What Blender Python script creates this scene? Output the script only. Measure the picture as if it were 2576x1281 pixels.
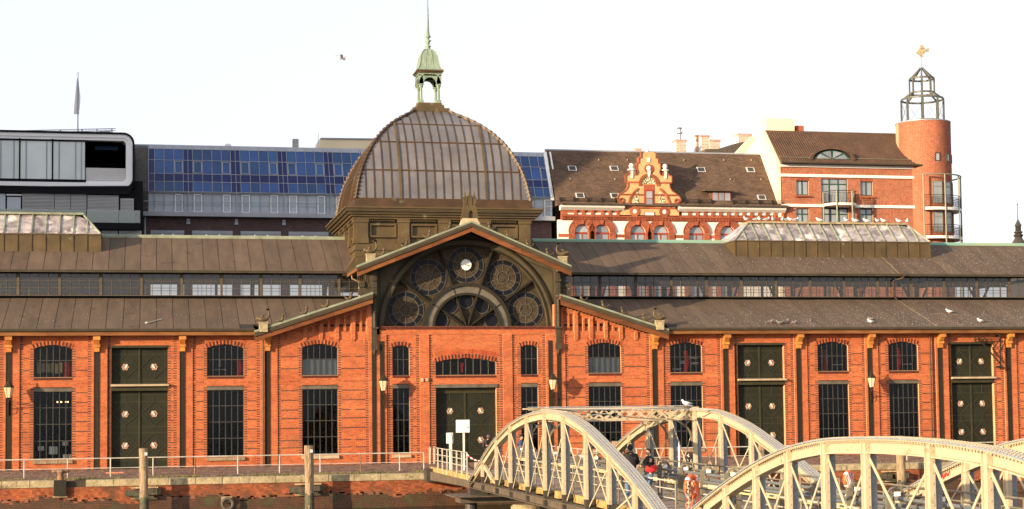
import bpy, math, random
import numpy as np
from math import pi, sin, cos, tan, atan2, radians, sqrt, hypot
random.seed(7)
sc = bpy.context.scene
for o in list(bpy.data.objects): bpy.data.objects.remove(o)
COL = sc.collection
# ---------------------------------------------------------------- camera
FPX, YAW, PIT, ROL, CYP, CXP = 4173.9, .21316, .0600, -.01148, 757.5, 1287.5
CAM = np.array([0, -101.3, 3.75])
_F = np.array([sin(YAW)*cos(PIT), cos(YAW)*cos(PIT), sin(PIT)])
_R = np.array([cos(YAW), -sin(YAW), 0.]); _U = np.cross(_R, _F)
_R, _U = cos(ROL)*_R+sin(ROL)*_U, -sin(ROL)*_R+cos(ROL)*_U
def ray(x, y): return _F+_R*(x-CXP)/FPX-_U*(y-CYP)/FPX
def W(x, y, Y=0.):            # point of the vertical plane Y=const
    v = ray(x, y); t = (Y-CAM[1])/v[1]; p = v*t+CAM
    return (float(p[0]), float(p[2]))
def G(x, y, z=0.):            # point of a level plane
    v = ray(x, y); t = (z-CAM[2])/v[2]; p = v*t+CAM
    return (float(p[0]), float(p[1]))
from mathutils import Matrix, Vector
cd = bpy.data.cameras.new('camera'); cam = bpy.data.objects.new('camera', cd); COL.objects.link(cam)
cam.matrix_world = Matrix(((_R[0], _U[0], -_F[0], CAM[0]), (_R[1], _U[1], -_F[1], CAM[1]), (_R[2], _U[2], -_F[2], CAM[2]), (0, 0, 0, 1)))
cd.sensor_fit = 'HORIZONTAL'; cd.sensor_width = 36; cd.lens = FPX/2575*36
cd.shift_y = (CYP-640.3)/2575; cd.clip_end = 6000; cd.clip_start = .5
sc.camera = cam
# ---------------------------------------------------------------- light
SAZ, SEL = radians(61), radians(10.5)       # sun to the left of the facade's normal, low
S = Vector((-sin(SAZ)*cos(SEL), -cos(SAZ)*cos(SEL), sin(SEL)))
wd = bpy.data.worlds.new('World'); sc.world = wd; wd.use_nodes = True
nt = wd.node_tree; nt.nodes.clear()
out = nt.nodes.new('ShaderNodeOutputWorld'); bg = nt.nodes.new('ShaderNodeBackground')
sky = nt.nodes.new('ShaderNodeTexSky'); sky.sky_type = 'NISHITA'; sky.sun_disc = False
sky.sun_elevation = SEL; sky.sun_rotation = atan2(S.x, S.y); sky.dust_density = 2.5; sky.air_density = 1.0
hs = nt.nodes.new('ShaderNodeHueSaturation'); hs.inputs['Saturation'].default_value = .5; hs.inputs['Value'].default_value = .45
veil = nt.nodes.new('ShaderNodeMixRGB'); veil.blend_type = 'ADD'; veil.inputs[0].default_value = 1
veil.inputs[2].default_value = (3.15, 3.2, 3.5, 1)
nt.links.new(sky.outputs[0], hs.inputs['Color']); nt.links.new(hs.outputs[0], veil.inputs[1])
nt.links.new(veil.outputs[0], bg.inputs[0]); bg.inputs[1].default_value = .12
nt.links.new(bg.outputs[0], out.inputs[0])
sl = bpy.data.lights.new('sun', 'SUN'); sl.energy = 5.0; sl.color = (1, .78, .50); sl.angle = radians(.55)
so = bpy.data.objects.new('sun', sl); COL.objects.link(so); so.location = (-60, -60, 60)
so.rotation_euler = S.to_track_quat('Z', 'Y').to_euler()
sc.view_settings.view_transform = 'Standard'; sc.view_settings.look = 'None'
sc.view_settings.gamma = 1; sc.view_settings.use_curve_mapping = False; sc.view_settings.exposure = .95
sc.render.engine = 'CYCLES'; sc.cycles.max_bounces = 5; sc.cycles.transparent_max_bounces = 16
# ---------------------------------------------------------------- materials
def mat(name, c1, c2=None, rough=.7, metal=0., scale=2., detail=5., bump=0., bscale=None, isl=0., stretch=None, spec=.4, dirt=None, dscale=.6, dthr=.6, lo=.35, hi=.65):
    m = bpy.data.materials.new(name); m.use_nodes = True; n = m.node_tree; L = n.links
    b = n.nodes['Principled BSDF']; b.inputs['Roughness'].default_value = rough; b.inputs['Metallic'].default_value = metal
    b.inputs['Specular IOR Level'].default_value = spec
    if c2 is None: c2 = tuple(v*.8 for v in c1)
    geo = n.nodes.new('ShaderNodeNewGeometry'); mp = n.nodes.new('ShaderNodeMapping')
    L.new(geo.outputs['Position'], mp.inputs[0])
    if stretch: mp.inputs['Scale'].default_value = stretch
    nz = n.nodes.new('ShaderNodeTexNoise'); nz.inputs['Scale'].default_value = scale; nz.inputs['Detail'].default_value = detail
    nz.inputs['Roughness'].default_value = .6
    L.new(mp.outputs[0], nz.inputs['Vector'])
    cr = n.nodes.new('ShaderNodeValToRGB'); cr.color_ramp.elements[0].position = lo; cr.color_ramp.elements[1].position = hi
    cr.color_ramp.elements[0].color = (*c1, 1); cr.color_ramp.elements[1].color = (*c2, 1)
    L.new(nz.outputs[0], cr.inputs[0]); col = cr.outputs[0]
    if isl:
        oi = n.nodes.new('ShaderNodeObjectInfo'); ad = n.nodes.new('ShaderNodeMath'); ad.operation = 'ADD'
        L.new(geo.outputs['Random Per Island'], ad.inputs[0]); L.new(oi.outputs['Random'], ad.inputs[1])
        fr = n.nodes.new('ShaderNodeMath'); fr.operation = 'FRACT'; L.new(ad.outputs[0], fr.inputs[0])
        mr = n.nodes.new('ShaderNodeMapRange'); mr.inputs['To Min'].default_value = 1-isl; mr.inputs['To Max'].default_value = 1+isl*.7
        L.new(fr.outputs[0], mr.inputs[0])
        h = n.nodes.new('ShaderNodeHueSaturation'); L.new(mr.outputs[0], h.inputs['Value']); L.new(col, h.inputs['Color'])
        m2 = n.nodes.new('ShaderNodeMapRange'); m2.inputs['To Min'].default_value = .5-.02*isl; m2.inputs['To Max'].default_value = .5+.02*isl
        ml = n.nodes.new('ShaderNodeMath'); ml.operation = 'MULTIPLY'; ml.inputs[1].default_value = 7.31
        L.new(fr.outputs[0], ml.inputs[0]); f2 = n.nodes.new('ShaderNodeMath'); f2.operation = 'FRACT'; L.new(ml.outputs[0], f2.inputs[0])
        L.new(f2.outputs[0], m2.inputs[0]); L.new(m2.outputs[0], h.inputs['Hue'])
        col = h.outputs[0]
    if dirt:
        d = n.nodes.new('ShaderNodeTexNoise'); d.inputs['Scale'].default_value = dscale; d.inputs['Detail'].default_value = 8
        d.inputs['Roughness'].default_value = .65; L.new(geo.outputs['Position'], d.inputs['Vector'])
        dr = n.nodes.new('ShaderNodeValToRGB'); dr.color_ramp.elements[0].position = dthr-.05; dr.color_ramp.elements[1].position = dthr+.08
        L.new(d.outputs[0], dr.inputs[0])
        mx = n.nodes.new('ShaderNodeMixRGB'); L.new(dr.outputs[0], mx.inputs[0]); L.new(col, mx.inputs[1]); mx.inputs[2].default_value = (*dirt, 1)
        col = mx.outputs[0]
    L.new(col, b.inputs['Base Color'])
    if bump:
        bn = n.nodes.new('ShaderNodeTexNoise'); bn.inputs['Scale'].default_value = bscale or scale*4; bn.inputs['Detail'].default_value = 6
        L.new(mp.outputs[0], bn.inputs['Vector'])
        bp = n.nodes.new('ShaderNodeBump'); bp.inputs['Strength'].default_value = bump; bp.inputs['Distance'].default_value = .05
        L.new(bn.outputs[0], bp.inputs['Height']); L.new(bp.outputs[0], b.inputs['Normal'])
    return m
def glass(name, tint, refl=.06, rough=.02, solid=None, mixs=0.):
    m = bpy.data.materials.new(name); m.use_nodes = True; n = m.node_tree; L = n.links; n.nodes.clear()
    o = n.nodes.new('ShaderNodeOutputMaterial'); tr = n.nodes.new('ShaderNodeBsdfTransparent'); tr.inputs[0].default_value = (*tint, 1)
    gl = n.nodes.new('ShaderNodeBsdfGlossy'); gl.inputs['Roughness'].default_value = rough; gl.inputs[0].default_value = (.9, .9, .9, 1)
    fr = n.nodes.new('ShaderNodeLayerWeight'); fr.inputs[0].default_value = .25
    mr = n.nodes.new('ShaderNodeMapRange'); mr.inputs['To Min'].default_value = refl; mr.inputs['To Max'].default_value = min(1, refl+.6)
    L.new(fr.outputs['Fresnel'], mr.inputs[0])
    base = tr.outputs[0]
    if solid:
        df = n.nodes.new('ShaderNodeBsdfDiffuse'); df.inputs[0].default_value = (*solid, 1)
        m0 = n.nodes.new('ShaderNodeMixShader'); m0.inputs[0].default_value = mixs
        L.new(tr.outputs[0], m0.inputs[1]); L.new(df.outputs[0], m0.inputs[2]); base = m0.outputs[0]
    mx = n.nodes.new('ShaderNodeMixShader'); L.new(mr.outputs[0], mx.inputs[0]); L.new(base, mx.inputs[1]); L.new(gl.outputs[0], mx.inputs[2])
    L.new(mx.outputs[0], o.inputs[0]); return m
M = dict(
 brick=mat('brick', (.45, .12, .042), (.36, .078, .028), .88, scale=.8, stretch=(.35, 1, 1.6), isl=.26, dirt=(.24, .06, .028), dscale=.38, dthr=.62, spec=.2),
 brick_pale=mat('brick_pale', (.42, .10, .035), (.36, .08, .028), .85, scale=.9, isl=.1, spec=.2),
 brick_dark=mat('brick_dark', (.045, .012, .008), (.085, .02, .012), .6, scale=3, isl=.35),
 mortar=mat('mortar', (.66, .36, .19), (.52, .25, .125), .95, scale=.7, spec=.1),
 quay_brick=mat('quay_brick', (.34, .092, .032), (.17, .055, .026), .85, scale=.7, isl=.38, dirt=(.09, .05, .03), dscale=.6, dthr=.62, spec=.2),
 wet_brick=mat('wet_brick', (.07, .036, .018), (.03, .02, .012), .45, scale=1.2, isl=.2, dirt=(.05, .06, .02), dscale=1.2, dthr=.58),
 quay_mortar=mat('quay_mortar', (.22, .085, .045), (.15, .06, .035), .95, scale=1.2),
 town_brick=mat('town_brick', (.37, .105, .052), (.28, .075, .038), .85, scale=.5, isl=.3, spec=.2),
 town_mortar=mat('town_mortar', (.56, .32, .20), (.50, .27, .16), .95),
 brown_brick=mat('brown_brick', (.11, .062, .060), (.07, .042, .042), .85, scale=.6, isl=.25),
 brown_mortar=mat('brown_mortar', (.13, .09, .085), (.10, .07, .065), .95),
 yellow_brick=mat('yellow_brick', (.62, .36, .17), (.54, .28, .12), .85, scale=1.2, isl=.15),
 cobble=mat('cobble', (.20, .115, .085), (.11, .07, .058), .8, scale=1.5, isl=.35, bump=.3, bscale=20),
 cobble_joint=mat('cobble_joint', (.06, .045, .03), (.035, .03, .02), .95, scale=3),
 coping=mat('coping', (.42, .34, .20), (.25, .19, .11), .9, scale=3.5, isl=.12, bump=.8, bscale=9, dirt=(.14, .11, .07), dscale=2.5, dthr=.62),
 roof=mat('roof', (.122, .083, .057), (.088, .062, .045), .9, scale=1.1, isl=.12, stretch=(1.6, .35, .35), bump=.25, bscale=9, dirt=(.05, .035, .026), dscale=.9, dthr=.645, spec=.2),
 seam=mat('seam', (.03, .023, .018), (.018, .015, .012), .9, scale=3),
 drops=mat('drops', (.5, .48, .44), (.42, .4, .36), .9),
 wood=mat('wood', (.24, .10, .032), (.15, .06, .02), .8, scale=2, stretch=(.5, 3, 3), isl=.2, spec=.2),
 wood_red=mat('wood_red', (.20, .066, .022), (.11, .04, .015), .8, scale=1.2, stretch=(.5, 3, 3), isl=.25, spec=.2),
 gutter=mat('gutter', (.062, .048, .030), (.042, .034, .022), .6, scale=2, dirt=(.12, .135, .095), dscale=1.5, dthr=.68, spec=.25),
 copper=mat('copper', (.085, .044, .018), (.05, .028, .013), .45, metal=.2, scale=1.1, bump=.12, dirt=(.22, .23, .14), dscale=.9, dthr=.68),
 drum=mat('drum', (.115, .075, .030), (.070, .047, .020), .5, metal=.15, scale=.8, bump=.15, dirt=(.27, .28, .17), dscale=1.1, dthr=.675),
 verdigris=mat('verdigris', (.26, .29, .21), (.17, .18, .12), .65, scale=1.2, dirt=(.10, .085, .05), dscale=1.6, dthr=.62),
 cupola_green=mat('cupola_green', (.25, .31, .23), (.15, .20, .14), .65, scale=1.6, stretch=(3, 3, .5)),
 verdigris2=mat('verdigris2', (.16, .34, .28), (.30, .36, .22), .6, scale=.6, stretch=(.4, 1, 1)),
 green=mat('green_door', (.021, .021, .011), (.013, .014, .008), .6, scale=1.2, spec=.2, dirt=(.045, .035, .02), dscale=2.5, dthr=.68),
 rib=mat('green_rib', (.046, .040, .018), (.03, .027, .013), .5, scale=2, spec=.25),
 iron=mat('iron', (.028, .023, .014), (.018, .015, .010), .7, scale=8, isl=.1, spec=.2),
 lintel=mat('lintel', (.14, .115, .08), (.08, .065, .045), .5, scale=2),
 stone=mat('stone', (.48, .36, .23), (.34, .25, .16), .85, scale=3, bump=.3),
 ochre=mat('ochre', (.55, .22, .04), (.38, .13, .025), .7, scale=4, bump=.3, isl=.15),
 black=mat('black', (.006, .006, .007), (.004, .004, .005), .9),
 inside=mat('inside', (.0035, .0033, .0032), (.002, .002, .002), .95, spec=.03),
 bar=mat('bar', (.05, .046, .038), (.03, .028, .024), .5, scale=5),
 bar_pale=mat('bar_pale', (.10, .078, .052), (.06, .047, .034), .6, scale=5),
 emblem=mat('emblem', (.95, .88, .78), (.85, .72, .58), .35, metal=.1, scale=20),
 rosette=mat('rosette', (.42, .24, .15), (.26, .13, .08), .5, scale=20),
 skyglass=mat('skylight_glass', (.14, .115, .11), (.36, .31, .30), .3, scale=1.6, isl=.25, spec=.5, dirt=(.72, .64, .58), dscale=1.1, dthr=.6, lo=.38, hi=.6),
 domeglass=mat('dome_glass', (.155, .142, .142), (.10, .092, .096), .3, scale=.6, isl=.14, spec=.5),
 steel=mat('steel', (.49, .40, .27), (.42, .345, .235), .5, scale=2.5, dirt=(.24, .155, .08), dscale=3.2, dthr=.64, spec=.35),
 steel_top_and_shade=mat('steel_top_and_shade', (.27, .29, .31), (.20, .22, .24), .6, scale=9, bump=.5, bscale=18),  # grey of the top flanges; on hanger plates it paints in shade
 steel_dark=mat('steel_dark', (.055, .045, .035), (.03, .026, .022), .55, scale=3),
 steel_grey=mat('steel_grey', (.20, .175, .125), (.14, .12, .085), .6, scale=2, dirt=(.10, .065, .035), dscale=2, dthr=.62),
 pipe=mat('pipe', (.15, .155, .16), (.11, .115, .12), .5, metal=.1, scale=6),
 cream_beam=mat('cream_beam', (.58, .48, .23), (.50, .40, .18), .5, scale=3, dirt=(.34, .22, .08), dscale=3, dthr=.68),
 plank=mat('plank', (.30, .23, .18), (.19, .145, .115), .85, scale=1.5, stretch=(.6, 4, 1), isl=.25),
 plank_edge=mat('plank_edge', (.40, .28, .09), (.20, .13, .05), .85, scale=4, isl=.3, dirt=(.07, .05, .03), dscale=3, dthr=.6),
 timber=mat('timber', (.36, .26, .155), (.16, .105, .062), .85, scale=3, stretch=(5, 5, .5), bump=.9, bscale=6, dirt=(.07, .06, .035), dscale=1.3, dthr=.62),
 timber_wet=mat('timber_wet', (.09, .08, .05), (.035, .03, .02), .7, scale=4, bump=.8, dirt=(.10, .13, .03), dscale=3, dthr=.6),
 grass=mat('grass', (.10, .13, .025), (.22, .17, .05), .8, scale=1.5, isl=.5),
 rust=mat('rust', (.24, .11, .05), (.12, .06, .035), .7, scale=5, bump=.4, dirt=(.42, .30, .18), dscale=5, dthr=.6),
 rail=mat('rail', (.50, .46, .39), (.33, .29, .23), .5, scale=2, dirt=(.22, .12, .06), dscale=3, dthr=.68),
 white=mat('white', (.78, .77, .74), (.72, .70, .67), .5, scale=2),
 offwhite=mat('offwhite', (.80, .76, .68), (.74, .69, .6), .8, scale=.8),
 alu=mat('alu', (.34, .35, .38), (.28, .29, .32), .5, metal=.2, scale=.6),
 panel_white=mat('panel_white', (.86, .85, .87), (.80, .79, .81), .6, scale=.3),
 dark_panel=mat('dark_panel', (.008, .008, .010), (.006, .006, .008), .8, scale=.4, spec=.15),
 blind=mat('blind', (.52, .51, .50), (.46, .45, .44), .6, scale=1, isl=.08),
 office=mat('office_glass', (.62, .67, .66), (.50, .56, .55), .12, scale=.25, spec=.8, isl=.06),
 blue_a=mat('blue_glass', (.022, .074, .215), (.016, .052, .165), .2, scale=.7, isl=.35, spec=.4),
 blue_b=mat('blue_glass_dark', (.004, .014, .10), (.004, .010, .075), .2, scale=.7, isl=.15, spec=.35),
 pale_glass=mat('pale_glass', (.38, .42, .47), (.29, .34, .40), .15, scale=.25, isl=.15, spec=.6),
 slate=mat('slate', (.145, .092, .062), (.10, .065, .046), .9, scale=.8, isl=.22, dirt=(.17, .12, .09), dscale=1.2, dthr=.66, spec=.2),
 tile=mat('tile', (.115, .062, .036), (.075, .042, .027), .85, scale=.7, isl=.2),
 render_w=mat('render_white', (.82, .76, .68), (.78, .70, .61), .9, scale=.4),
 render_c=mat('render_cream', (.80, .68, .48), (.74, .60, .40), .9, scale=.4),
 red_paint=mat('red_paint', (.33, .045, .018), (.26, .035, .015), .5, scale=2),
 green_paint=mat('green_paint', (.02, .065, .04), (.015, .05, .035), .5, scale=2),
 chimney_brick=mat('chimney_brick', (.62, .34, .25), (.52, .26, .19), .9, isl=.2),
 girder=mat('girder', (.12, .092, .062), (.075, .058, .042), .65, scale=2.5, dirt=(.16, .08, .03), dscale=2, dthr=.64, bump=.2),
 crown_steel=mat('crown_steel', (.11, .105, .08), (.08, .078, .06), .5, scale=2),
 spandrel=mat('spandrel', (.095, .075, .043), (.06, .048, .03), .7, scale=1.2, spec=.2),
 olive=mat('olive_steel', (.22, .21, .15), (.17, .165, .12), .5, scale=2),
 win=mat('window_glass', (.20, .22, .24), (.34, .36, .37), .08, scale=.35, isl=.3, spec=1.),
 majolica=mat('majolica', (.10, .09, .035), (.75, .68, .45), .6, scale=7, detail=2, lo=.49, hi=.51, dirt=(.35, .06, .03), dscale=4, dthr=.6),
 red=mat('red_fabric', (.75, .03, .03), (.55, .02, .02), .7, scale=4),
 orange=mat('orange_buoy', (.85, .13, .03), (.75, .10, .02), .5, scale=5),
 rope=mat('rope', (.85, .25, .12), (.75, .2, .1), .8),
 lampglass=mat('lamp_glass', (.75, .55, .33), (.66, .46, .26), .25, scale=3),
 gull=mat('gull', (.85, .82, .78), (.80, .76, .70), .8), gullgrey=mat('gull_grey', (.42, .43, .45), (.38, .39, .41), .8),
 pigeon=mat('pigeon', (.10, .095, .10), (.22, .2, .2), .8, scale=8), beak=mat('beak', (.5, .12, .04), rough=.6),
 skin=mat('skin', (.55, .31, .21), (.50, .27, .18), .6), hair=mat('hair', (.015, .011, .009), rough=.6),
 coat=mat('coat', (.012, .011, .012), (.02, .018, .018), .85, scale=6, bump=.5), coat_b=mat('coat_brown', (.035, .022, .018), (.02, .014, .012), .85, scale=6, bump=.5),
 jeans=mat('jeans', (.10, .16, .28), (.05, .09, .18), .85, scale=5, bump=.4), navy=mat('navy', (.03, .05, .12), rough=.8),
 shoe=mat('shoe', (.05, .03, .02), rough=.5), flag=mat('flag', (.88, .85, .90), (.80, .78, .84), .9, scale=2),
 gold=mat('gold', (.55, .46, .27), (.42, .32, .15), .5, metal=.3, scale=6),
 leadline=mat('lead', (.12, .105, .085), (.09, .08, .062), .6, spec=.2), roseglass=mat('rose_glass', (.008, .009, .013), (.005, .006, .009), .5, scale=2, spec=.2),
 tymglass=mat('tympanum_glass', (.070, .050, .030), (.040, .029, .018), .8, scale=6, bump=.3, bscale=14, spec=.12, dirt=(.10, .075, .042), dscale=1.3, dthr=.6),
 ringpaint=mat('ring_paint', (.15, .125, .09), (.09, .075, .055), .5, scale=2),
 slatecap=mat('slate_cap', (.10, .08, .06), (.06, .05, .04), .8, scale=4),
)
M['glass'] = glass('clear_glass', (.74, .75, .74), .003)
M['glass_cl'] = glass('clerestory_glass', (.74, .74, .74), .03, .04, (.16, .155, .155), .10)
M['rail_glass'] = glass('railing_glass', (.62, .72, .68), .08, .05, (.30, .34, .31), .35)
# ---------------------------------------------------------------- object helpers
ORG = {}
def tag(o, label=None, cat=None, group=None, kind=None):
    if label: o['label'] = label
    if cat: o['category'] = cat
    if group: o['group'] = group
    if kind: o['kind'] = kind
    return o
def empty(name, loc, label, cat, group=None):
    o = bpy.data.objects.new(name, None); COL.objects.link(o); o.location = loc; o.empty_display_size = .3
    ORG[o.name] = np.array(loc, float); return tag(o, label, cat, group)
class MB:
    def __init__(s): s.v = []; s.f = []; s.n = 0
    def add(s, vs, fs):
        s.v.append(np.asarray(vs, float).reshape(-1, 3)); s.f += [tuple(i+s.n for i in f) for f in fs]; s.n += len(s.v[-1]); return s
    def box(s, x0, x1, y0, y1, z0, z1):
        return s.add([(x0, y0, z0), (x1, y0, z0), (x1, y1, z0), (x0, y1, z0), (x0, y0, z1), (x1, y0, z1), (x1, y1, z1), (x0, y1, z1)],
                     [(0, 1, 5, 4), (1, 2, 6, 5), (2, 3, 7, 6), (3, 0, 4, 7), (4, 5, 6, 7), (3, 2, 1, 0)])
    def prism(s, poly, y0, y1):          # polygon in XZ pushed through Y
        n = len(poly); v = [(x, y0, z) for x, z in poly]+[(x, y1, z) for x, z in poly]
        return s.add(v, [tuple(range(n)), tuple(range(2*n-1, n-1, -1))]+[(i, i+n, (i+1) % n+n, (i+1) % n) for i in range(n)])
    def prism_yz(s, poly, x0, x1):
        n = len(poly); v = [(x0, y, z) for y, z in poly]+[(x1, y, z) for y, z in poly]
        return s.add(v, [tuple(range(n)), tuple(range(2*n-1, n-1, -1))]+[(i, i+n, (i+1) % n+n, (i+1) % n) for i in range(n)])
    def prism_xy(s, poly, z0, z1):
        n = len(poly); v = [(x, y, z0) for x, y in poly]+[(x, y, z1) for x, y in poly]
        return s.add(v, [tuple(range(n)), tuple(range(2*n-1, n-1, -1))]+[(i, i+n, (i+1) % n+n, (i+1) % n) for i in range(n)])
    def tube(s, pts, r, n=8, cap=True):
        pts = [np.asarray(p, float) for p in pts]; rs = r if hasattr(r, '__len__') else [r]*len(pts)
        vs = []; pu = None
        for i, p in enumerate(pts):
            d = pts[min(i+1, len(pts)-1)]-pts[max(i-1, 0)]; d = d/(np.linalg.norm(d)+1e-9)
            if pu is None: pu = np.cross(d, (0, 0, 1) if abs(d[2]) < .9 else (0, 1, 0))
            pu = pu-d*np.dot(pu, d); pu /= np.linalg.norm(pu)+1e-9; w = np.cross(d, pu)
            for k in range(n):
                a = 2*pi*k/n+pi/n; vs.append(p+(pu*cos(a)+w*sin(a))*rs[i])
        m = len(pts); fs = [(i*n+k, i*n+(k+1) % n, (i+1)*n+(k+1) % n, (i+1)*n+k) for i in range(m-1) for k in range(n)]
        if cap: fs += [tuple(range(n-1, -1, -1)), tuple((m-1)*n+k for k in range(n))]
        return s.add(vs, fs)
    def beam(s, a, b, w, h, up=(0, 0, 1)):     # box from a to b; w across, h along "up"
        a = np.asarray(a, float); b = np.asarray(b, float); d = b-a; d /= np.linalg.norm(d)
        u = np.asarray(up, float); u = u-d*np.dot(u, d); u /= np.linalg.norm(u); q = np.cross(d, u)
        vs = [p+q*i*w/2+u*j*h/2 for p in (a, b) for i, j in ((-1, -1), (1, -1), (1, 1), (-1, 1))]
        return s.add(vs, [(0, 1, 5, 4), (1, 2, 6, 5), (2, 3, 7, 6), (3, 0, 4, 7), (3, 2, 1, 0), (4, 5, 6, 7)])
    def lathe(s, prof, cx, cy, n=16, a0=0., a1=2*pi, sq=None):
        full = abs(a1-a0-2*pi) < 1e-6; k = n if full else n+1
        vs = [(cx+r*cos(a0+(a1-a0)*i/n), cy+r*sin(a0+(a1-a0)*i/n), z) for r, z in prof for i in range(k)]
        fs = [(j*k+i, j*k+(i+1) % k, (j+1)*k+(i+1) % k, (j+1)*k+i) for j in range(len(prof)-1) for i in range(n)]
        return s.add(vs, fs)
    def ring(s, cx, cz, r0, r1, y0, y1, a0=0., a1=2*pi, n=48):   # flat ring in the XZ plane
        vs = []
        for i in range(n+1):
            a = a0+(a1-a0)*i/n; c, q = cos(a), sin(a)
            vs += [(cx+r0*c, y0, cz+r0*q), (cx+r1*c, y0, cz+r1*q), (cx+r1*c, y1, cz+r1*q), (cx+r0*c, y1, cz+r0*q)]
        fs = [(4*i+k, 4*i+(k+1) % 4, 4*i+4+(k+1) % 4, 4*i+4+k) for i in range(n) for k in range(4)]
        return s.add(vs, fs)
    def ell(s, c, r, n=10, m=7):
        vs = []; fs = []
        for j in range(m+1):
            t = pi*j/m
            for i in range(n): a = 2*pi*i/n; vs.append((c[0]+r[0]*sin(t)*cos(a), c[1]+r[1]*sin(t)*sin(a), c[2]+r[2]*cos(t)))
        fs = [(j*n+i, j*n+(i+1) % n, (j+1)*n+(i+1) % n, (j+1)*n+i) for j in range(m) for i in range(n)]
        return s.add(vs, fs)
    def build(s, name, m, parent=None, smooth=False, **kw):
        v = np.concatenate(s.v); org = ORG.get(parent.name, np.zeros(3)) if parent else np.zeros(3)
        me = bpy.data.meshes.new(name); me.from_pydata((v-org).tolist(), [], s.f)
        me.materials.append(M[m] if isinstance(m, str) else m)
        o = bpy.data.objects.new(name, me); COL.objects.link(o)
        if parent: o.parent = parent; ORG[o.name] = org
        if smooth: me.shade_smooth()
        return tag(o, **kw)
UNIT = {}
def unit(m):
    if m not in UNIT:
        b = MB().box(-.5, .5, -.5, .5, -.5, .5); me = bpy.data.meshes.new('piece_'+m); me.from_pydata(b.v[0].tolist(), [], b.f); me.materials.append(M[m]); UNIT[m] = me
    return UNIT[m]
def piece(name, x0, x1, y0, y1, z0, z1, m, parent):      # a single box-shaped piece sharing its mesh
    o = bpy.data.objects.new(name, unit(m)); COL.objects.link(o); o.parent = parent; org = ORG[parent.name] if parent else np.zeros(3)
    o.location = ((x0+x1)/2-org[0], (y0+y1)/2-org[1], (z0+z1)/2-org[2]); o.scale = (x1-x0, y1-y0, z1-z0); ORG[o.name] = org
    return o
def piecemesh(name, base, loc, parent, rot=(0, 0, 0), scale=(1, 1, 1)):
    o = bpy.data.objects.new(name, base); COL.objects.link(o); o.parent = parent; org = ORG[parent.name] if parent else np.zeros(3)
    o.location = tuple(np.asarray(loc, float)-org); o.rotation_euler = rot; o.scale = scale; return o
def mesh_of(mb, name, m, smooth=False):
    me = bpy.data.meshes.new(name); me.from_pydata(np.concatenate(mb.v).tolist(), [], mb.f); me.materials.append(M[m] if isinstance(m, str) else m)
    if smooth: me.shade_smooth()
    return me
def boxes_mesh(B, name, m, parent, faces5='y', **kw):    # B: array (n,6) of boxes, joined into one mesh
    B = np.asarray(B, float)
    if len(B) == 0: return None
    x0, x1, y0, y1, z0, z1 = B.T; org = ORG.get(parent.name, np.zeros(3)) if parent else np.zeros(3)
    v = np.stack([np.stack(t, -1) for t in ((x0, y0, z0), (x1, y0, z0), (x1, y1, z0), (x0, y1, z0), (x0, y0, z1), (x1, y0, z1), (x1, y1, z1), (x0, y1, z1))], 1)-org
    f = [(0, 1, 5, 4), (1, 2, 6, 5), (3, 0, 4, 7), (4, 5, 6, 7)]+([(3, 2, 1, 0)] if faces5 == 'y' else [(2, 3, 7, 6)])
    F = (np.arange(len(B))[:, None, None]*8+np.array(f)[None]).reshape(-1, 4)
    me = bpy.data.meshes.new(name); me.vertices.add(len(B)*8); me.vertices.foreach_set('co', v.reshape(-1))
    me.loops.add(F.size); me.loops.foreach_set('vertex_index', F.reshape(-1).astype(np.int32))
    me.polygons.add(len(F)); me.polygons.foreach_set('loop_start', (np.arange(len(F))*4).astype(np.int32))
    me.update(calc_edges=True); me.validate(); me.shade_flat(); me.materials.append(M[m])
    o = bpy.data.objects.new(name, me); COL.objects.link(o)
    if parent: o.parent = parent; ORG[o.name] = org
    return tag(o, **kw)
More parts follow.
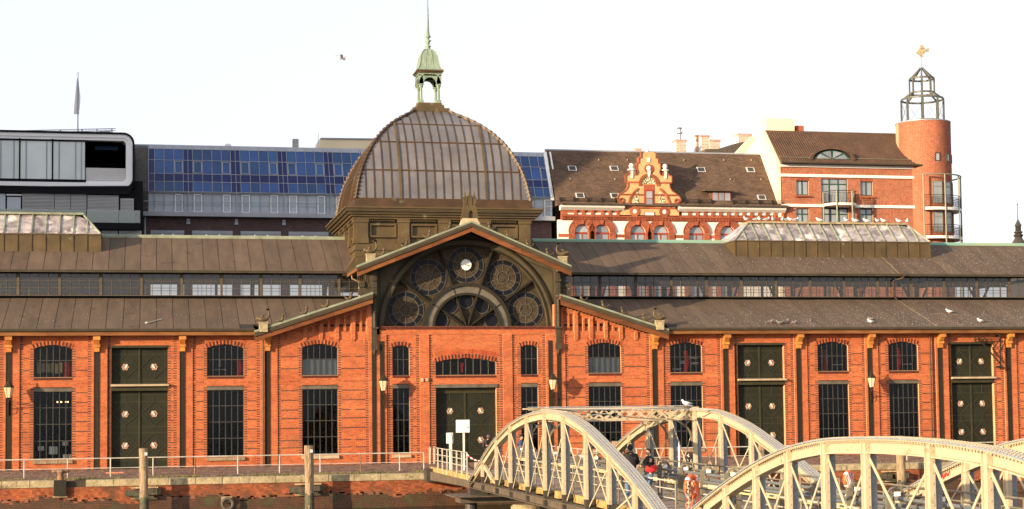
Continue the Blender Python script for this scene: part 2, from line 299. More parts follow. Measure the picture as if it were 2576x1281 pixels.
# openings: functions z -> (xa, xb) or None
def rect(x0, x1, z0, z1): return lambda z: (x0, x1) if z0 < z < z1 else None
def arched(x0, x1, z0, zs, zc):
    h = zc-zs; w = (x1-x0)/2; r = (w*w+h*h)/(2*h); cx = (x0+x1)/2; cz = zc-r
    def f(z):
        if z <= z0 or z >= zc: return None
        if z <= zs: return (x0, x1)
        q = sqrt(max(r*r-(z-cz)**2, 0)); return (max(x0, cx-q), min(x1, cx+q))
    return f
def courses(x0f, x1f, z0, z1, yf, ops, ch=.0735, ln=.245, jt=.010, proud=.006, dark=(), darkreach=1.0, quoin=False, back=.3, seed=0, zref=0.):
    """rows of bricks between x0f(z) and x1f(z); returns (bricks, dark bricks, backing strips)"""
    rnd = random.Random(seed); R_, D_, K_ = [], [], []
    k0 = int(math.floor((z0-zref)/ch+1e-6)); k1 = int(math.ceil((z1-zref)/ch-1e-6))
    dk = {int(round((d-zref)/ch)) for d in dark}
    for k in range(k0, k1):
        za = max(zref+k*ch, z0); zb = min(zref+(k+1)*ch, z1)
        if zb-za < .015: continue
        zm = (za+zb)/2; a = x0f(zm) if callable(x0f) else x0f; b = x1f(zm) if callable(x1f) else x1f
        if a is None or b-a < .03: continue
        iv = [(a, b, False, False)]
        for op in ops:
            r = op(zm)
            if not r: continue
            nv = []
            for p, q, lj, rj in iv:
                if r[1] <= p or r[0] >= q: nv.append((p, q, lj, rj)); continue
                if r[0] > p+.02: nv.append((p, r[0], lj, True))
                if r[1] < q-.02: nv.append((r[1], q, True, rj))
            iv = nv
        for p, q, lj, rj in iv:
            K_.append((p, q, yf+proud, yf+back, za, zb))
            zt = zb-jt; cur = p; first = True; ql = ln*.85
            rem_end = q-(ql if (rj and quoin) else 0)
            if lj and quoin:
                e = min(p+ql, q); (D_ if k % 2 == 0 else R_).append((p, e-jt, yf-.001, yf+proud+.004, za, zt)); cur = e
            off = 0 if k % 2 else ln*.5; st = ln*rnd.uniform(.85, 1.)-off*.9
            while cur < rem_end-.02:
                e = min(cur+max(st, .06), rem_end); st = ln*(1. if rnd.random() < .7 else .5)
                if rem_end-e < .05: e = rem_end
                dd = k in dk and ((lj and e < p+darkreach) or (rj and cur > q-darkreach))
                j = rnd.uniform(-.0015, .0015)
                (D_ if dd else R_).append((cur, e-jt, yf+j, yf+proud+.004, za, zt)); cur = e
            if rj and quoin and q-p > ql:
                (D_ if k % 2 == 0 else R_).append((q-ql, q, yf-.001, yf+proud+.004, za, zt))
    return R_, D_, K_
def emit_bricks(R_, name, m, parent, nmax=300, near=None, stuffname=None, faces5='y'):
    """the ones that show largest become single pieces, the rest one joined part"""
    R_ = np.array(R_)
    if not len(R_): return
    c = np.stack([(R_[:, 0]+R_[:, 1])/2, (R_[:, 2]+R_[:, 3])/2, (R_[:, 4]+R_[:, 5])/2], 1)
    d = c-CAM; dep = d@_F; u = (d@_R)/dep*FPX; v = (d@_U)/dep*FPX
    area = (R_[:, 1]-R_[:, 0])*(R_[:, 5]-R_[:, 4])/dep**2
    area[(abs(u) > 1280) | (CYP-v > 1275)] = 0
    if near is not None: area = area*near(c)
    idx = np.argsort(-area)[:nmax]; rest = np.ones(len(R_), bool); rest[idx] = False
    for b in R_[idx]: piece(name, *b, m, parent)
    if rest.any(): boxes_mesh(R_[rest], stuffname or name+'s', m, parent, kind='stuff', faces5=faces5)
# ================================================================ ground, quay, water
g = MB().box(-400, 600, -.2, 900, -1.5, -.02).build('ground', 'cobble_joint', kind='structure')
WX0, WX1, QY = -14., 70., -14.4
wt = bpy.data.materials.new('water'); wt.use_nodes = True; _n = wt.node_tree; _b = _n.nodes['Principled BSDF']
_b.inputs['Base Color'].default_value = (.030, .024, .016, 1); _b.inputs['Roughness'].default_value = .12
_t = _n.nodes.new('ShaderNodeTexNoise'); _t.inputs['Scale'].default_value = 2.2; _t.inputs['Detail'].default_value = 5
_g = _n.nodes.new('ShaderNodeNewGeometry'); _n.links.new(_g.outputs['Position'], _t.inputs['Vector'])
_p = _n.nodes.new('ShaderNodeBump'); _p.inputs['Strength'].default_value = .6; _p.inputs['Distance'].default_value = .3
_n.links.new(_t.outputs[0], _p.inputs['Height']); _n.links.new(_p.outputs[0], _b.inputs['Normal'])
MB().add([(-400, -400, -1.75), (600, -400, -1.75), (600, QY+.3, -1.75), (-400, QY+.3, -1.75)], [(0, 1, 2, 3)]).build('water', wt, kind='structure')
quay = MB().box(-400, 600, QY+.05, -.2, -4, -.05).build('quay', 'cobble_joint', kind='structure')
ORG['quay'] = np.zeros(3)
# setts, laid in rows, joints open
rnd = random.Random(3); C_ = []
for j in range(56):
    y0 = QY+1.75+j*.222
    if y0 > -.25: break
    if 5.6 < (y0-QY) < 5.9: continue
    x = -13+rnd.uniform(0, .2)
    while x < 66:
        w = rnd.uniform(.17, .29); h = rnd.uniform(-.022, .012)
        C_.append((x, x+w-.028, y0, y0+.196, -.05, h)); x += w
emit_bricks(C_, 'cobble', 'cobble', quay, 300, stuffname='cobbles', faces5='z')
gut = MB()
for x0 in np.arange(-13, 66, 1.2): gut.box(x0, x0+1.185, QY+7.42, QY+7.66, -.05, -.008)
gut.build('drain_channel', 'coping', quay)
# coping stones
for i in range(62):
    x0 = -14.2+i*1.36
    if abs(x0+.68+4.0) < .01: continue
    piece('coping_stone', x0, x0+1.335, QY-.05+rnd.uniform(-.012, .012), QY+.85, -.33, .0+rnd.uniform(-.012, .012), 'coping', quay)
for i in range(80):
    x0 = -14.2+i*1.05; piece('kerb_slab', x0, x0+1.03, QY+.86, QY+1.70, -.05, rnd.uniform(-.02, -.005), 'cobble', quay)
qb, _, qk = courses(-14., 68., -2.2, -.34, QY, [], ch=.088, ln=.20, jt=.012, proud=.004, back=.3, seed=5)
wl_ = lambda b: b[4] < -1.02+.10*sin(b[0]*.9)+.07*sin(b[0]*2.3+1)+rnd.uniform(-.13, .13)
emit_bricks([b for b in qb if not wl_(b)], 'brick', 'quay_brick', quay, 300, stuffname='wall_bricks')
boxes_mesh([b for b in qb if wl_(b)], 'wet_bricks', 'wet_brick', quay, kind='stuff')
boxes_mesh(qk, 'wall_joint', 'quay_mortar', quay, kind='stuff')
# grass along the kerb
gr = MB(); rr = random.Random(11)
for k in range(5200):
    x = rr.uniform(-10, 16) if k < 4000 else rr.uniform(16, 60); y = QY+.95+rr.random()**2*.8
    dens = .5+.5*sin(x*1.3)+.4*sin(x*3.7+1)
    if rr.random() > dens*.75+.15: continue
    h = rr.uniform(.04, .17); a = rr.uniform(0, pi); lx = rr.uniform(-.06, .06); w = .016
    gr.add([(x-w*cos(a), y-w*sin(a), -.01), (x+w*cos(a), y+w*sin(a), -.01), (x+lx, y+rr.uniform(-.05, .05), h)], [(0, 1, 2)])
gr.build('grass', 'grass', kind='stuff')
# ================================================================ market hall
hall = empty('market_hall', (19.2, 0, 0), 'long red brick market hall with copper dome, round gable window and dark green doors', 'building')
PIERS = [-13.2, -8.28, -3.28, 1.69, 6.73, 31.13, 35.88, 40.85, 45.8, 50.78, 55.72, 60.7]
WINS = [(-6.87, -4.67), (3.15, 5.34), (8.83, 11.01), (26.8, 28.95), (32.19, 34.32), (42.21, 44.33), (47.16, 49.26), (57.15, 59.25)]
NARROW = [(14.36, 15.42), (22.44, 23.54)]
DOORS = [(-2.44, .85), (36.72, 39.9), (51.61, 54.67)]
GATE = (17.05, 20.87)
LZ0, LZ1, UZ0, UZS, UZC = .63, 4.82, 5.41, 7.14, 7.35
DARK = [6.53, 5.82, 4.49, 3.91, 3.34, 2.77, 2.19, 1.49, 1.05]
ops = []
for a, b in WINS: ops += [rect(a, b, LZ0, LZ1), arched(a, b, UZ0, UZS, UZC)]
for a, b in NARROW: ops += [rect(a, b, LZ0-.05, LZ1), arched(a, b, UZ0-.04, 7.12, 7.24)]
for a, b in DOORS: ops += [rect(a, b, -1, 7.3)]
ops += [rect(GATE[0], GATE[1], -1, 4.81), arched(GATE[0], GATE[1], 5.37, 6.2, 6.44)]
ops += [rect(15.7+a, 15.72+a, .1, 7) for a in ()]
# plain wall face, pier strips stand 6 cm proud
strips = [(p-.42 if p in (6.73,) else p-.3, p+.62) for p in PIERS]+[(12.9, 14.0), (24.05, 25.3), (16.05, 16.65), (21.3, 21.9)]
def inval(a, b): return lambda z: (a, b)
A_, Dk, K_ = courses(-14.5, 64., .0, 7.9, 0., ops+[inval(*s) for s in strips], dark=DARK, quoin=True, seed=1)
for i, (a, b) in enumerate(strips):
    r, d, k = courses(a, b, 0., 7.9, -.06, ops, seed=20+i); A_ += r; K_ += k
# centre bay above the side windows up to the round window
r, d, k = courses(13.6, 24.7, 7.9, 8.22, -.03, [], seed=50); A_ += r; K_ += k
# side gables with blind niches
def gl(z): return 5.92+(max(z+.62, 8.12)-8.12)/.3254
def grr(z): return 31.86-(max(z+.62, 8.16)-8.16)/.314
def slot(xa, xb, z0, top): return lambda z: (xa, xb) if z0 < z < top((xa+xb)/2)-.42 else None
topL = lambda x: 8.12+(x-5.92)*.3254-.45
topR = lambda x: 8.16+(31.86-x)*.314-.45
gp = [[W((900+v/1.971)/1.4907, 840)[0] for v in p] for p in ((345, 372), (465, 492), (586, 612), (702, 730), (820, 850), (936, 972))]
sL = []; pL = []
for i, (a, b) in enumerate(gp):
    pL.append((a, b))
    if i < 5:
        n0, n1 = b, gp[i+1][0]; w = (n1-n0)
        sL += [(n0+.03, n0+w*.40), (n1-w*.40, n1-.03)]
mir = lambda t: (38.0-t[1]-.02, 38.0-t[0]-.02)
sR = [mir(t) for t in sL]; pR = [mir(t) for t in pL]
for (xa, xb, slots, piers, top, lo) in ((gl, 13.35, sL, pL, topL, 5.92), (24.6, grr, sR, pR, topR, 0)):
    r, d, k = courses(xa, xb, 7.9, 10.2, -.01, [slot(p, q, 8.08, top) for p, q in slots], seed=int(60+lo)); A_ += r; K_ += k
    for p, q in piers:
        t = top((p+q)/2)-.25
        if t > 7.75:
            r, d, k = courses(p, q, 7.62, t, -.10, [], seed=70); A_ += r; K_ += k
            r, d, k = courses(p+.02, q-.02, 7.5, 7.62, -.055, [], seed=71); A_ += r; K_ += k
    for p, q in slots:
        t = top((p+q)/2)-.40
        if t > 8.1: K_.append((p, q, .13, .3, 8.05, t)); r, d, k = courses(p, q, 8.06, t, .115, [], seed=72); A_ += r
wall = boxes_mesh(K_, 'wall', 'mortar', hall); ORG[wall.name] = ORG[hall.name]
nr = lambda c: 1+(c[:, 0] < 1)*2.
emit_bricks(A_, 'brick', 'brick', wall, 300, near=nr, stuffname='bricks')
emit_bricks(Dk, 'dark_brick', 'brick_dark', wall, 300, stuffname='dark_bricks')
# back-up masonry so that no light leaks, window heads
def arch_ring(x0, x1, zs, zc, parent, yf=-.012, t1=.25, t2=.24):
    h = zc-zs; w = (x1-x0)/2; r = (w*w+h*h)/(2*h); cx = (x0+x1)/2; cz = zc-r; a = math.asin(min(1, w/r))
    n = max(7, int(2*a*(r+.15)/.105)); red, dk = MB(), MB()
    for i in range(n):
        a0 = -a+2*a*i/n; a1 = -a+2*a*(i+.86)/n
        tgt = dk if i % 2 == 0 else red
        tgt.prism([(cx+r*sin(a0), cz+r*cos(a0)), (cx+(r+t1)*sin(a0), cz+(r+t1)*cos(a0)), (cx+(r+t1)*sin(a1), cz+(r+t1)*cos(a1)), (cx+r*sin(a1), cz+r*cos(a1))], yf-.012, .12)
        if t2: red.prism([(cx+(r+t1+.012)*sin(a0), cz+(r+t1+.012)*cos(a0)), (cx+(r+t1+t2)*sin(a0), cz+(r+t1+t2)*cos(a0)), (cx+(r+t1+t2)*sin(a1), cz+(r+t1+t2)*cos(a1)), (cx+(r+t1+.012)*sin(a1), cz+(r+t1+.012)*cos(a1))], yf, .12)
    mo = MB().prism([(cx+(r-.001)*sin(-a+2*a*i/20), cz+(r-.001)*cos(-a+2*a*i/20)) for i in range(21)]+[(cx+(r+t1+t2)*sin(a-2*a*i/20), cz+(r+t1+t2)*cos(a-2*a*i/20)) for i in range(21)], .0, .14)
    o = mo.build('brick_arch', 'mortar', parent); red.build('arch_bricks', 'brick', o, kind='stuff'); dk.build('dark_arch_bricks', 'brick_dark', o, kind='stuff')
def soldier(x0, x1, z0, z1, parent, dark=True, y=-.03):
    o = MB().box(x0, x1, y+.02, .2, z0, z1).build('soldier_course', 'mortar' if not dark else 'brick_pale', parent); n = int((x1-x0)/.083); b = MB()
    for i in range(n): xx = x0+(x1-x0)*i/n; b.box(xx+.008, xx+(x1-x0)/n-.008-(.02 if dark else 0), y, .1, z0+.01, z1-.01)
    b.build('soldier_bricks', 'brick_dark' if dark else 'brick', o, kind='stuff')
def arc_top(x0, x1, zs, zc):
    h = zc-zs; w = (x1-x0)/2; r = (w*w+h*h)/(2*h); cx = (x0+x1)/2
    return lambda x: zc-r+sqrt(max(r*r-(x-cx)**2, 0))
def window(x0, x1, z0, z1, y, nc, hz, parent, zc=None, name='window', bm='bar', gm='glass', bw=.022, fw=.045, pane='window_pane'):
    top = arc_top(x0, x1, z1, zc) if zc else (lambda x: z1)
    f = MB(); ys = (y-.03, y+.03)
    f.box(x0, x0+fw, *ys, z0, z1); f.box(x1-fw, x1, *ys, z0, z1); f.box(x0, x1, ys[0]-.002, ys[1]+.002, z0, z0+fw)
    N = 10; f.prism([(x0+(x1-x0)*i/N, top(x0+(x1-x0)*i/N)) for i in range(N+1)]+[(x1-(x1-x0)*i/N, top(x1-(x1-x0)*i/N)-fw) for i in range(N+1)], ys[0]-.003, ys[1]+.003)
    xs = [x0+(x1-x0)*i/nc for i in range(nc+1)]
    for x in xs[1:-1]: f.box(x-bw, x+bw, ys[0]+.005, ys[1]-.005, z0+fw, top(x)-fw)
    for z in hz: f.box(x0+fw, x1-fw, ys[0]+.008, ys[1]-.008, z-bw, z+bw)
    w = f.build(name, bm, parent); zz = [z0+fw]+list(hz)+[None]
    for i in range(nc):
        a, b = max(xs[i]+bw, x0+fw)+.001, min(xs[i+1]-bw, x1-fw)-.001
        for j in range(len(zz)-1):
            lo = zz[j]+(bw if j else 0)+.001
            if zz[j+1] is not None: piece(pane, a, b, y-.004, y+.004, lo, zz[j+1]-bw-.001, gm, w)
            elif not zc: piece(pane, a, b, y-.004, y+.004, lo, z1-fw-.001, gm, w)
            else:
                pts = [(a, lo), (b, lo)]+[(b-(b-a)*k/4, top(b-(b-a)*k/4)-fw-.002) for k in range(5)]
                MB().prism(pts, y-.004, y+.004).build(pane, gm, w)
    return w
for i, (a, b) in enumerate(WINS):
    window(a, b, LZ0, 4.6, .16, 6, (1.70, 2.68, 3.65), hall)
    window(a, b, UZ0, UZS, .16, 6, (6.43,), hall, zc=UZC)
    MB().box(a, b, .0, .25, 4.60, 4.82).box(a, b, -.02, .02, 4.60, 4.635).box(a, b, -.02, .02, 4.785, 4.82).build('lintel', 'lintel', hall)
    soldier(a, b, 5.27, 5.41, hall); 
    MB().prism_yz([(-.14, .38), (-.14, .55), (.13, .63), (.13, .38)], a-.04, b+.04).build('window_sill', 'stone' if i in (2, 3) else 'timber', hall)
    MB().prism_yz([(-.05, 5.40), (-.05, 5.415), (.13, 5.45), (.13, 5.40)], a-.02, b+.02).build('upper_sill', 'lintel', hall)
    arch_ring(a-.0, b+.0, UZS, UZC, hall)
for a, b in NARROW:
    window(a, b, LZ0-.05, 4.6, .16, 3, (1.68, 2.65, 3.64), hall)
    window(a, b, UZ0-.04, 7.12, .16, 3, (6.37,), hall, zc=7.24)
    MB().box(a, b, .0, .25, 4.60, 4.82).build('lintel', 'lintel', hall); soldier(a, b, 5.23, 5.37, hall)
    MB().prism_yz([(-.14, .36), (-.14, .52), (.13, .58), (.13, .36)], a-.05, b+.05).build('window_sill', 'stone', hall)
    arch_ring(a, b, 7.12, 7.24, hall, t2=0)
a, b = GATE
window(a, b, 5.37, 6.2, .16, 8, (), hall, zc=6.44, bm='bar_pale'); arch_ring(a, b, 6.2, 6.44, hall, t1=.26, t2=.30)
soldier(a, b, 5.21, 5.35, hall); soldier(13.6, 24.7, 8.22, 8.40, hall, y=-.09)
MB().box(a-.06, b+.06, -.08, .25, 4.60, 4.81).box(a-.06, b+.06, -.1, -.05, 4.60, 4.63).box(a-.06, b+.06, -.1, -.05, 4.78, 4.81).build('lintel', 'lintel', hall)
# header-brick bands between lower and upper windows
for lo, hi in ((-14, -8.5), (-7.6, -3.6), (1.0, 1.4), (2.3, 6.3), (7.4, 12.9), (25.3, 30.8), (31.8, 35.6), (41.5, 45.5), (46.4, 50.4), (56.4, 60.4)):
    iv = [(lo, hi)]
    for p, q in WINS+DOORS: iv = [t for (u, v) in iv for t in ((u, min(v, p-.22)), (max(u, q+.22), v)) if t[1]-t[0] > .1] if p < hi and q > lo else iv
    for u, v in iv: soldier(u, v, 5.02, 5.16, hall, dark=False, y=-.022)
# doors
def emblem(cx, cz, y, parent, flip, small=False):
    m = MB(); pts = []
    for k in range(32): a = 2*pi*k/32; r = .195+.025*cos(6*a); pts.append((cx+r*cos(a), cz+r*sin(a)))
    e = m.prism(pts, y-.02, y).build('rosette', 'rosette', parent)
    f = MB(); s = 1 if flip else -1
    P = [(-.13, -.10), (-.10, -.04), (-.075, -.06), (-.01, -.07), (.06, -.01), (.10, .08), (.11, .125), (.04, .11), (-.01, .06), (-.055, .0), (-.075, -.045), (-.10, -.085), (-.09, -.13)]
    f.prism([(cx+s*x*1.25+.0, cz+z*1.2) for x, z in P], y-.045, y-.018)
    ob = f.build('fish_emblem', 'emblem', parent); return ob
def leaves(x0, x1, z0, z1, y, parent, centres, hs):
    c = (x0+x1)/2
    for s, (a, b) in enumerate(((x0, c-.03), (c+.03, x1))):
        lf = MB().box(a, b, y, y+.06, z0, z1).build('door_leaf', 'green', parent); m = MB(); mid = (a+b)/2
        m.box(a, a+.05, y-.035, y, z0, z1); m.box(b-.05, b, y-.035, y, z0, z1)
        for z in hs:
            if z0 < z < z1: m.box(a+.05, b-.05, y-.02, y, z-.02, z+.02)
        cs = [q for q in centres if z0 < q < z1]; w = (b-a)/2-.06
        for q in cs:
            h = min(.70, w)
            for u, v in (((mid-w, q), (mid, q+h)), ((mid, q+h), (mid+w, q)), ((mid+w, q), (mid, q-h)), ((mid, q-h), (mid-w, q))):
                m.beam((u[0], y-.012, u[1]), (v[0], y-.012, v[1]), .035, .035)
        zz = sorted([z0]+[v for q in cs for v in (q-.7, q+.7)]+[z1])
        for u, v in zip(zz[::2], zz[1::2]):
            if v-u > .05: m.box(mid-.02, mid+.02, y-.022, y, u, v)
        m.build('door_ribs', 'rib', lf)
        for q in cs: emblem(mid, q, y-.005, lf, s == 0)
    MB().box(c-.03, c+.03, y-.05, y+.05, z0, z1).box(c-.012, c+.012, y-.07, y-.04, z0, z1).build('door_post', 'rib', parent)
for a, b in DOORS:
    leaves(a, b, 4.99, 7.16, .30, hall, [6.02], (6.78, 5.24))
    leaves(a, b, .0, 4.58, .30, hall, [3.22, 1.35], (4.36, 3.94, 2.45, 2.10, .48))
    MB().box(a, b, -.03, .4, 7.16, 7.3).box(a, b, -.06, .0, 7.16, 7.19).build('door_head', 'rib', hall)
    MB().box(a, b, -.02, .4, 4.6, 4.84).box(a, b, -.05, .0, 4.60, 4.635).box(a, b, -.05, .0, 4.80, 4.84).build('door_lintel', 'rib', hall)
    led = MB().prism_yz([(-.26, 4.87), (-.28, 4.93), (-.22, 4.985), (.29, 5.0), (.29, 4.86)], a-.03, b+.06).build('door_ledge', 'stone', hall)
    sp = MB()
    for i in range(60): x = a+(b-a)*i/60; sp.add([(x, -.16, 4.99), (x+.02, -.16, 4.99), (x+.01+rnd.uniform(-.04, .04), -.2, 5.10)], [(0, 1, 2)])
    sp.build('bird_spikes', 'lintel', led, kind='stuff')
leaves(GATE[0], GATE[1], .0, 4.25, .42, hall, [3.16, 1.35], (2.3, .45)); MB().box(GATE[0], GATE[1], .36, .46, 4.25, 4.6).build('door_head', 'rib', hall)
# iron piers with ochre brackets
def rivets(mb, x, y, z0, z1, dz=.16, r=.016):
    for k in range(int((z1-z0)/dz)): mb.box(x-r, x+r, y-r, y, z0+dz*(k+.5)-r, z0+dz*(k+.5)+r)
for p in PIERS:
    c = MB().box(p-.15, p+.15, -.085, .0, .0, 6.95).box(p-.15, p-.12, -.105, -.07, 0, 6.95).box(p+.12, p+.15, -.105, -.07, 0, 6.95)
    rivets(c, p-.08, -.085, 0, 6.9); rivets(c, p+.08, -.085, 0, 6.9); c.build('iron_pier', 'iron', hall)
    MB().box(p-.15, p+.17, -.30, -.06, 7.34, 7.80).box(p-.2, p+.21, -.34, -.06, 7.20, 7.345).box(p-.14, p+.16, -.26, -.06, 6.93, 7.2).box(p-.19, p+.22, -.62, -.06, 7.62, 7.865).prism_yz([(-.30, 7.34), (-.58, 7.62), (-.3, 7.62)], p-.15, p+.17).build('bracket', 'ochre', hall)
for p in (13.2, 13.70, 24.32, 24.87):
    hi = 7.5 if p in (13.70, 24.32) else 8.3
    c = MB().box(p-.12, p+.12, -.105, .0, .0, hi); rivets(c, p-.06, -.105, 0, hi-.1); rivets(c, p+.06, -.105, 0, hi-.1); c.build('iron_pier', 'iron', hall)
for p in (13.25, 24.85):
    c = MB().box(p-.16, p+.16, -.16, .3, 8.35, 12.0).box(p-.2, p+.2, -.26, -.1, 6.95, 7.35).box(p-.14, p+.14, -.2, -.08, 7.35, 8.3).box(p-.22, p+.22, -.32, -.08, 8.25, 8.36)
    c.lathe([(0, 6.6), (.1, 6.75), (.16, 6.95)], p, -.14, 8); c.lathe([(.09, 8.36), (.09, 9.2), (.14, 9.25), (.09, 9.35), (.1, 10.1), (.2, 10.25), (.2, 10.35)], p, -.24, 10)
    c.ell((p, -.25, 11.9), (.17, .17, .17)).box(p-.2, p+.2, -.3, -.1, 11.2, 11.35).box(p-.18, p+.18, -.3, -.1, 10.3, 10.42)
    for k in range(6): c.ell((p, -.17, 10.6+k*.2), (.035, .035, .035), 6, 4)
    c.build('corner_column', 'gutter', hall)
# fascia boards and gutters of the wings
for a, b in ((-14.2, 5.95), (31.83, 64.)):
    x = a
    while x < b: e = min(x+rnd.uniform(3, 5), b); piece('fascia_board', x, e-.01, -.74, -.68, 7.865, 8.07, 'wood', hall); x = e
    MB().box(a, b, -.67, .02, 7.89, 7.93).build('soffit', 'wood_red', hall)
    MB().prism_yz([(-.76, 8.07), (-.86, 8.12), (-.88, 8.24), (-.84, 8.27), (-.70, 8.27), (-.70, 8.07)], a, b).box(a, b, -.885, -.865, 8.225, 8.25).build('gutter', 'gutter', hall)
# ---------------------------------------------------------------- roofs
RS = .3545; lowz = lambda y: 8.27+(y+.75)*RS
roof = MB()
for a, b in ((-14.5, 13.3), (24.7, 64.)):
    roof.prism_yz([(0.1, lowz(.1)-.16), (5.5, lowz(5.5)-.16), (5.5, lowz(5.5)-.03), (0.1, lowz(.1)-.03)], a, b)
    if a < 0: roof.prism_yz([(-.75, lowz(-.75)-.1), (.1, lowz(.1)-.1), (.1, lowz(.1)-.03), (-.75, lowz(-.75)-.03)], a, 5.9)
    else: roof.prism_yz([(-.75, lowz(-.75)-.1), (.1, lowz(.1)-.1), (.1, lowz(.1)-.03), (-.75, lowz(-.75)-.03)], 31.9, b)
US = .4906; upz = lambda y: 12.15+(y-4.7)*US
for a, b in ((-14.5, 13.0), (25.1, 64.)):
    roof.prism_yz([(4.7, 12.05), (4.7, 12.12), (10, upz(10)-.03), (15.3, 12.12), (15.3, 12.05), (10, upz(10)-.16)], a, b)
    roof.prism_yz([(14.6, lowz(5.4)-.16), (20.7, 8.1), (20.7, 8.27), (14.6, lowz(5.4)-.03)], a, b)
roof = roof.build('roof', 'seam', hall)
def panel_mesh(y0, y1, f, w, nm):
    m = MB().prism_yz([(y0, f(y0)-.03), (y1, f(y1)-.03), (y1, f(y1)), (y0, f(y0))], 0, w); return mesh_of(m, nm, 'roof')
PW = .98
pm_lo = panel_mesh(-.75, 5.38, lowz, PW-.034, 'low_panel'); pm_up = panel_mesh(4.7, 9.9, upz, PW-.034, 'up_panel')
def zoff(): return rnd.uniform(-.006, .006)
for i in range(81):
    x = -14.5+i*PW
    if x+PW < 5.9 or x > 31.9: piecemesh('roof_panel', pm_lo, (x, 0, zoff()), roof)
    elif x < 13.2 or (x > 24.6 and x < 31.9):
        xs = x+PW/2; pz = 8.12+.3254*(xs-5.92) if xs < 19 else 8.16+.314*(31.86-xs); yc = max(.15, -.75+(pz-8.27)/RS-.25)
        if yc < 5.2: piecemesh('roof_panel', panel_mesh(yc, 5.38, lowz, PW-.034, 'cut_panel'), (x, 0, zoff()), roof)
    if x+PW < 13.2 or x > 25: piecemesh('roof_panel', pm_up, (x, 0, zoff()), roof)
# bird droppings on the right hand roofs
dp = MB(); rr = random.Random(5)
for k in range(7000):
    lowr = rr.random() < .72; x = rr.uniform(33, 63)**1.0; t = rr.random()**(.55 if lowr else 1.)
    if lowr: y = 5.2-t*5.8; z = lowz(y)+.011
    else: y = rr.uniform(4.9, 9.4); z = upz(y)+.011; 
    if rr.random() > (x-28)/34: continue
    s = RS if lowr else US; w = rr.uniform(.012, .035); l = rr.uniform(.02, .13)
    dp.add([(x, y, z), (x+w, y, z), (x+w*.7, y+l, z+l*s), (x, y+l*.8, z+l*.8*s)], [(0, 1, 2, 3)])
for k in range(160):
    x = rr.uniform(-9, 12); y = rr.uniform(-.4, 5); z = lowz(y)+.011; w = rr.uniform(.015, .04)
    dp.add([(x, y, z), (x+w, y, z), (x+w, y+w*2, z+w*2*RS), (x, y+w, z+w*RS)], [(0, 1, 2, 3)])
dp.build('bird_droppings', 'drops', kind='stuff')
for a, b in ((-14.5, 13.0), (25.1, 64.)):
    MB().box(a, b, 9.86, 10.14, upz(10)-.05, upz(10)+.07).tube([(a, 10, upz(10)+.1), (b, 10, upz(10)+.1)], .08, 8).build('ridge_capping', 'verdigris' if a < 0 else 'verdigris2', roof)
    MB().box(a, b, 4.6, 4.72, 12.02, 12.16).box(a, b, 4.58, 4.70, 12.13, 12.17).build('eaves_strip', 'gutter', roof)
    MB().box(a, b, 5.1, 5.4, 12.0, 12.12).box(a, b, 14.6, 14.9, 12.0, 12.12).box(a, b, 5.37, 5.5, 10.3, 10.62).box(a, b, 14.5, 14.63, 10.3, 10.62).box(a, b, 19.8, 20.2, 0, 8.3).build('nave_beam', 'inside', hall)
# clerestory windows in bays of two to a pier
x0c = W(148, 710, 5.4)[0]; BW = 2.4875
def cl_frame(bm):
    m = MB(); w = BW
    m.box(0, .13, -.05, .08, 10.6, 12.02); m.box(w-.05, w, -.04, .06, 10.6, 12.02)
    m.box(.13, w-.05, -.04, .04, 10.6, 10.66); m.box(.13, w-.05, -.03, .03, 11.98, 12.02)
    for k in range(1, 4): x = .13+(w-.18)*k/4; m.box(x-.016, x+.016, -.03, .03, 10.66, 11.98)
    for k in range(1, 3): z = 10.66+1.32*k/3; m.box(.13, w-.05, -.025, .025, z-.014, z+.014)
    return mesh_of(m, 'clerestory_frame', bm)
cfm = cl_frame('bar_pale'); bays = []
for i in range(-6, 28):
    x = x0c+i*BW
    if x > 13.1 and x < 22.5: continue
    bays.append(x)
    o = piecemesh('clerestory_window', cfm, (x, 5.4, 0), hall); ORG[o.name] = np.array((x, 5.4, 0.))
    piecemesh('rear_clerestory_window', cfm, (x, 14.6, 0), hall)
    for k in range(4):
        for j in range(3):
            xa = .13+(BW-.18)*k/4+.017; xb = .13+(BW-.18)*(k+1)/4-.017; za = 10.66+.44*j+.015; zb = za+.41
            
            p = bpy.data.objects.new('clerestory_pane', unit('glass_cl')); COL.objects.link(p); p.parent = o
            p.location = ((xa+xb)/2, 0, (za+zb)/2); p.scale = (xb-xa, .006, zb-za)
# inside: floor, aisle posts, trusses, gallery rail
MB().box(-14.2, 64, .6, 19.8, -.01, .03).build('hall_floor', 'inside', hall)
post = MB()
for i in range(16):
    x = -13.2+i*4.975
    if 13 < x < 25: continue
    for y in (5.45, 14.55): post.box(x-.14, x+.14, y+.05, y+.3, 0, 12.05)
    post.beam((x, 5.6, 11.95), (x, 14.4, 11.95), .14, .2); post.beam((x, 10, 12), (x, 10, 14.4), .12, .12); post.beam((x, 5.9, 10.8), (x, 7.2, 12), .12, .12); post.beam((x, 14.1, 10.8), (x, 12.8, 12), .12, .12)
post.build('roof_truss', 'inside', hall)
MB().box(-14.2, 64., 3.6, 5.3, 4.6, 4.8).box(-14, 64, 3.6, 3.65, 0.2, 4.6).box(-14, 64, 5.35, 5.4, 4.6, 10.3).build('gallery', 'inside', hall)
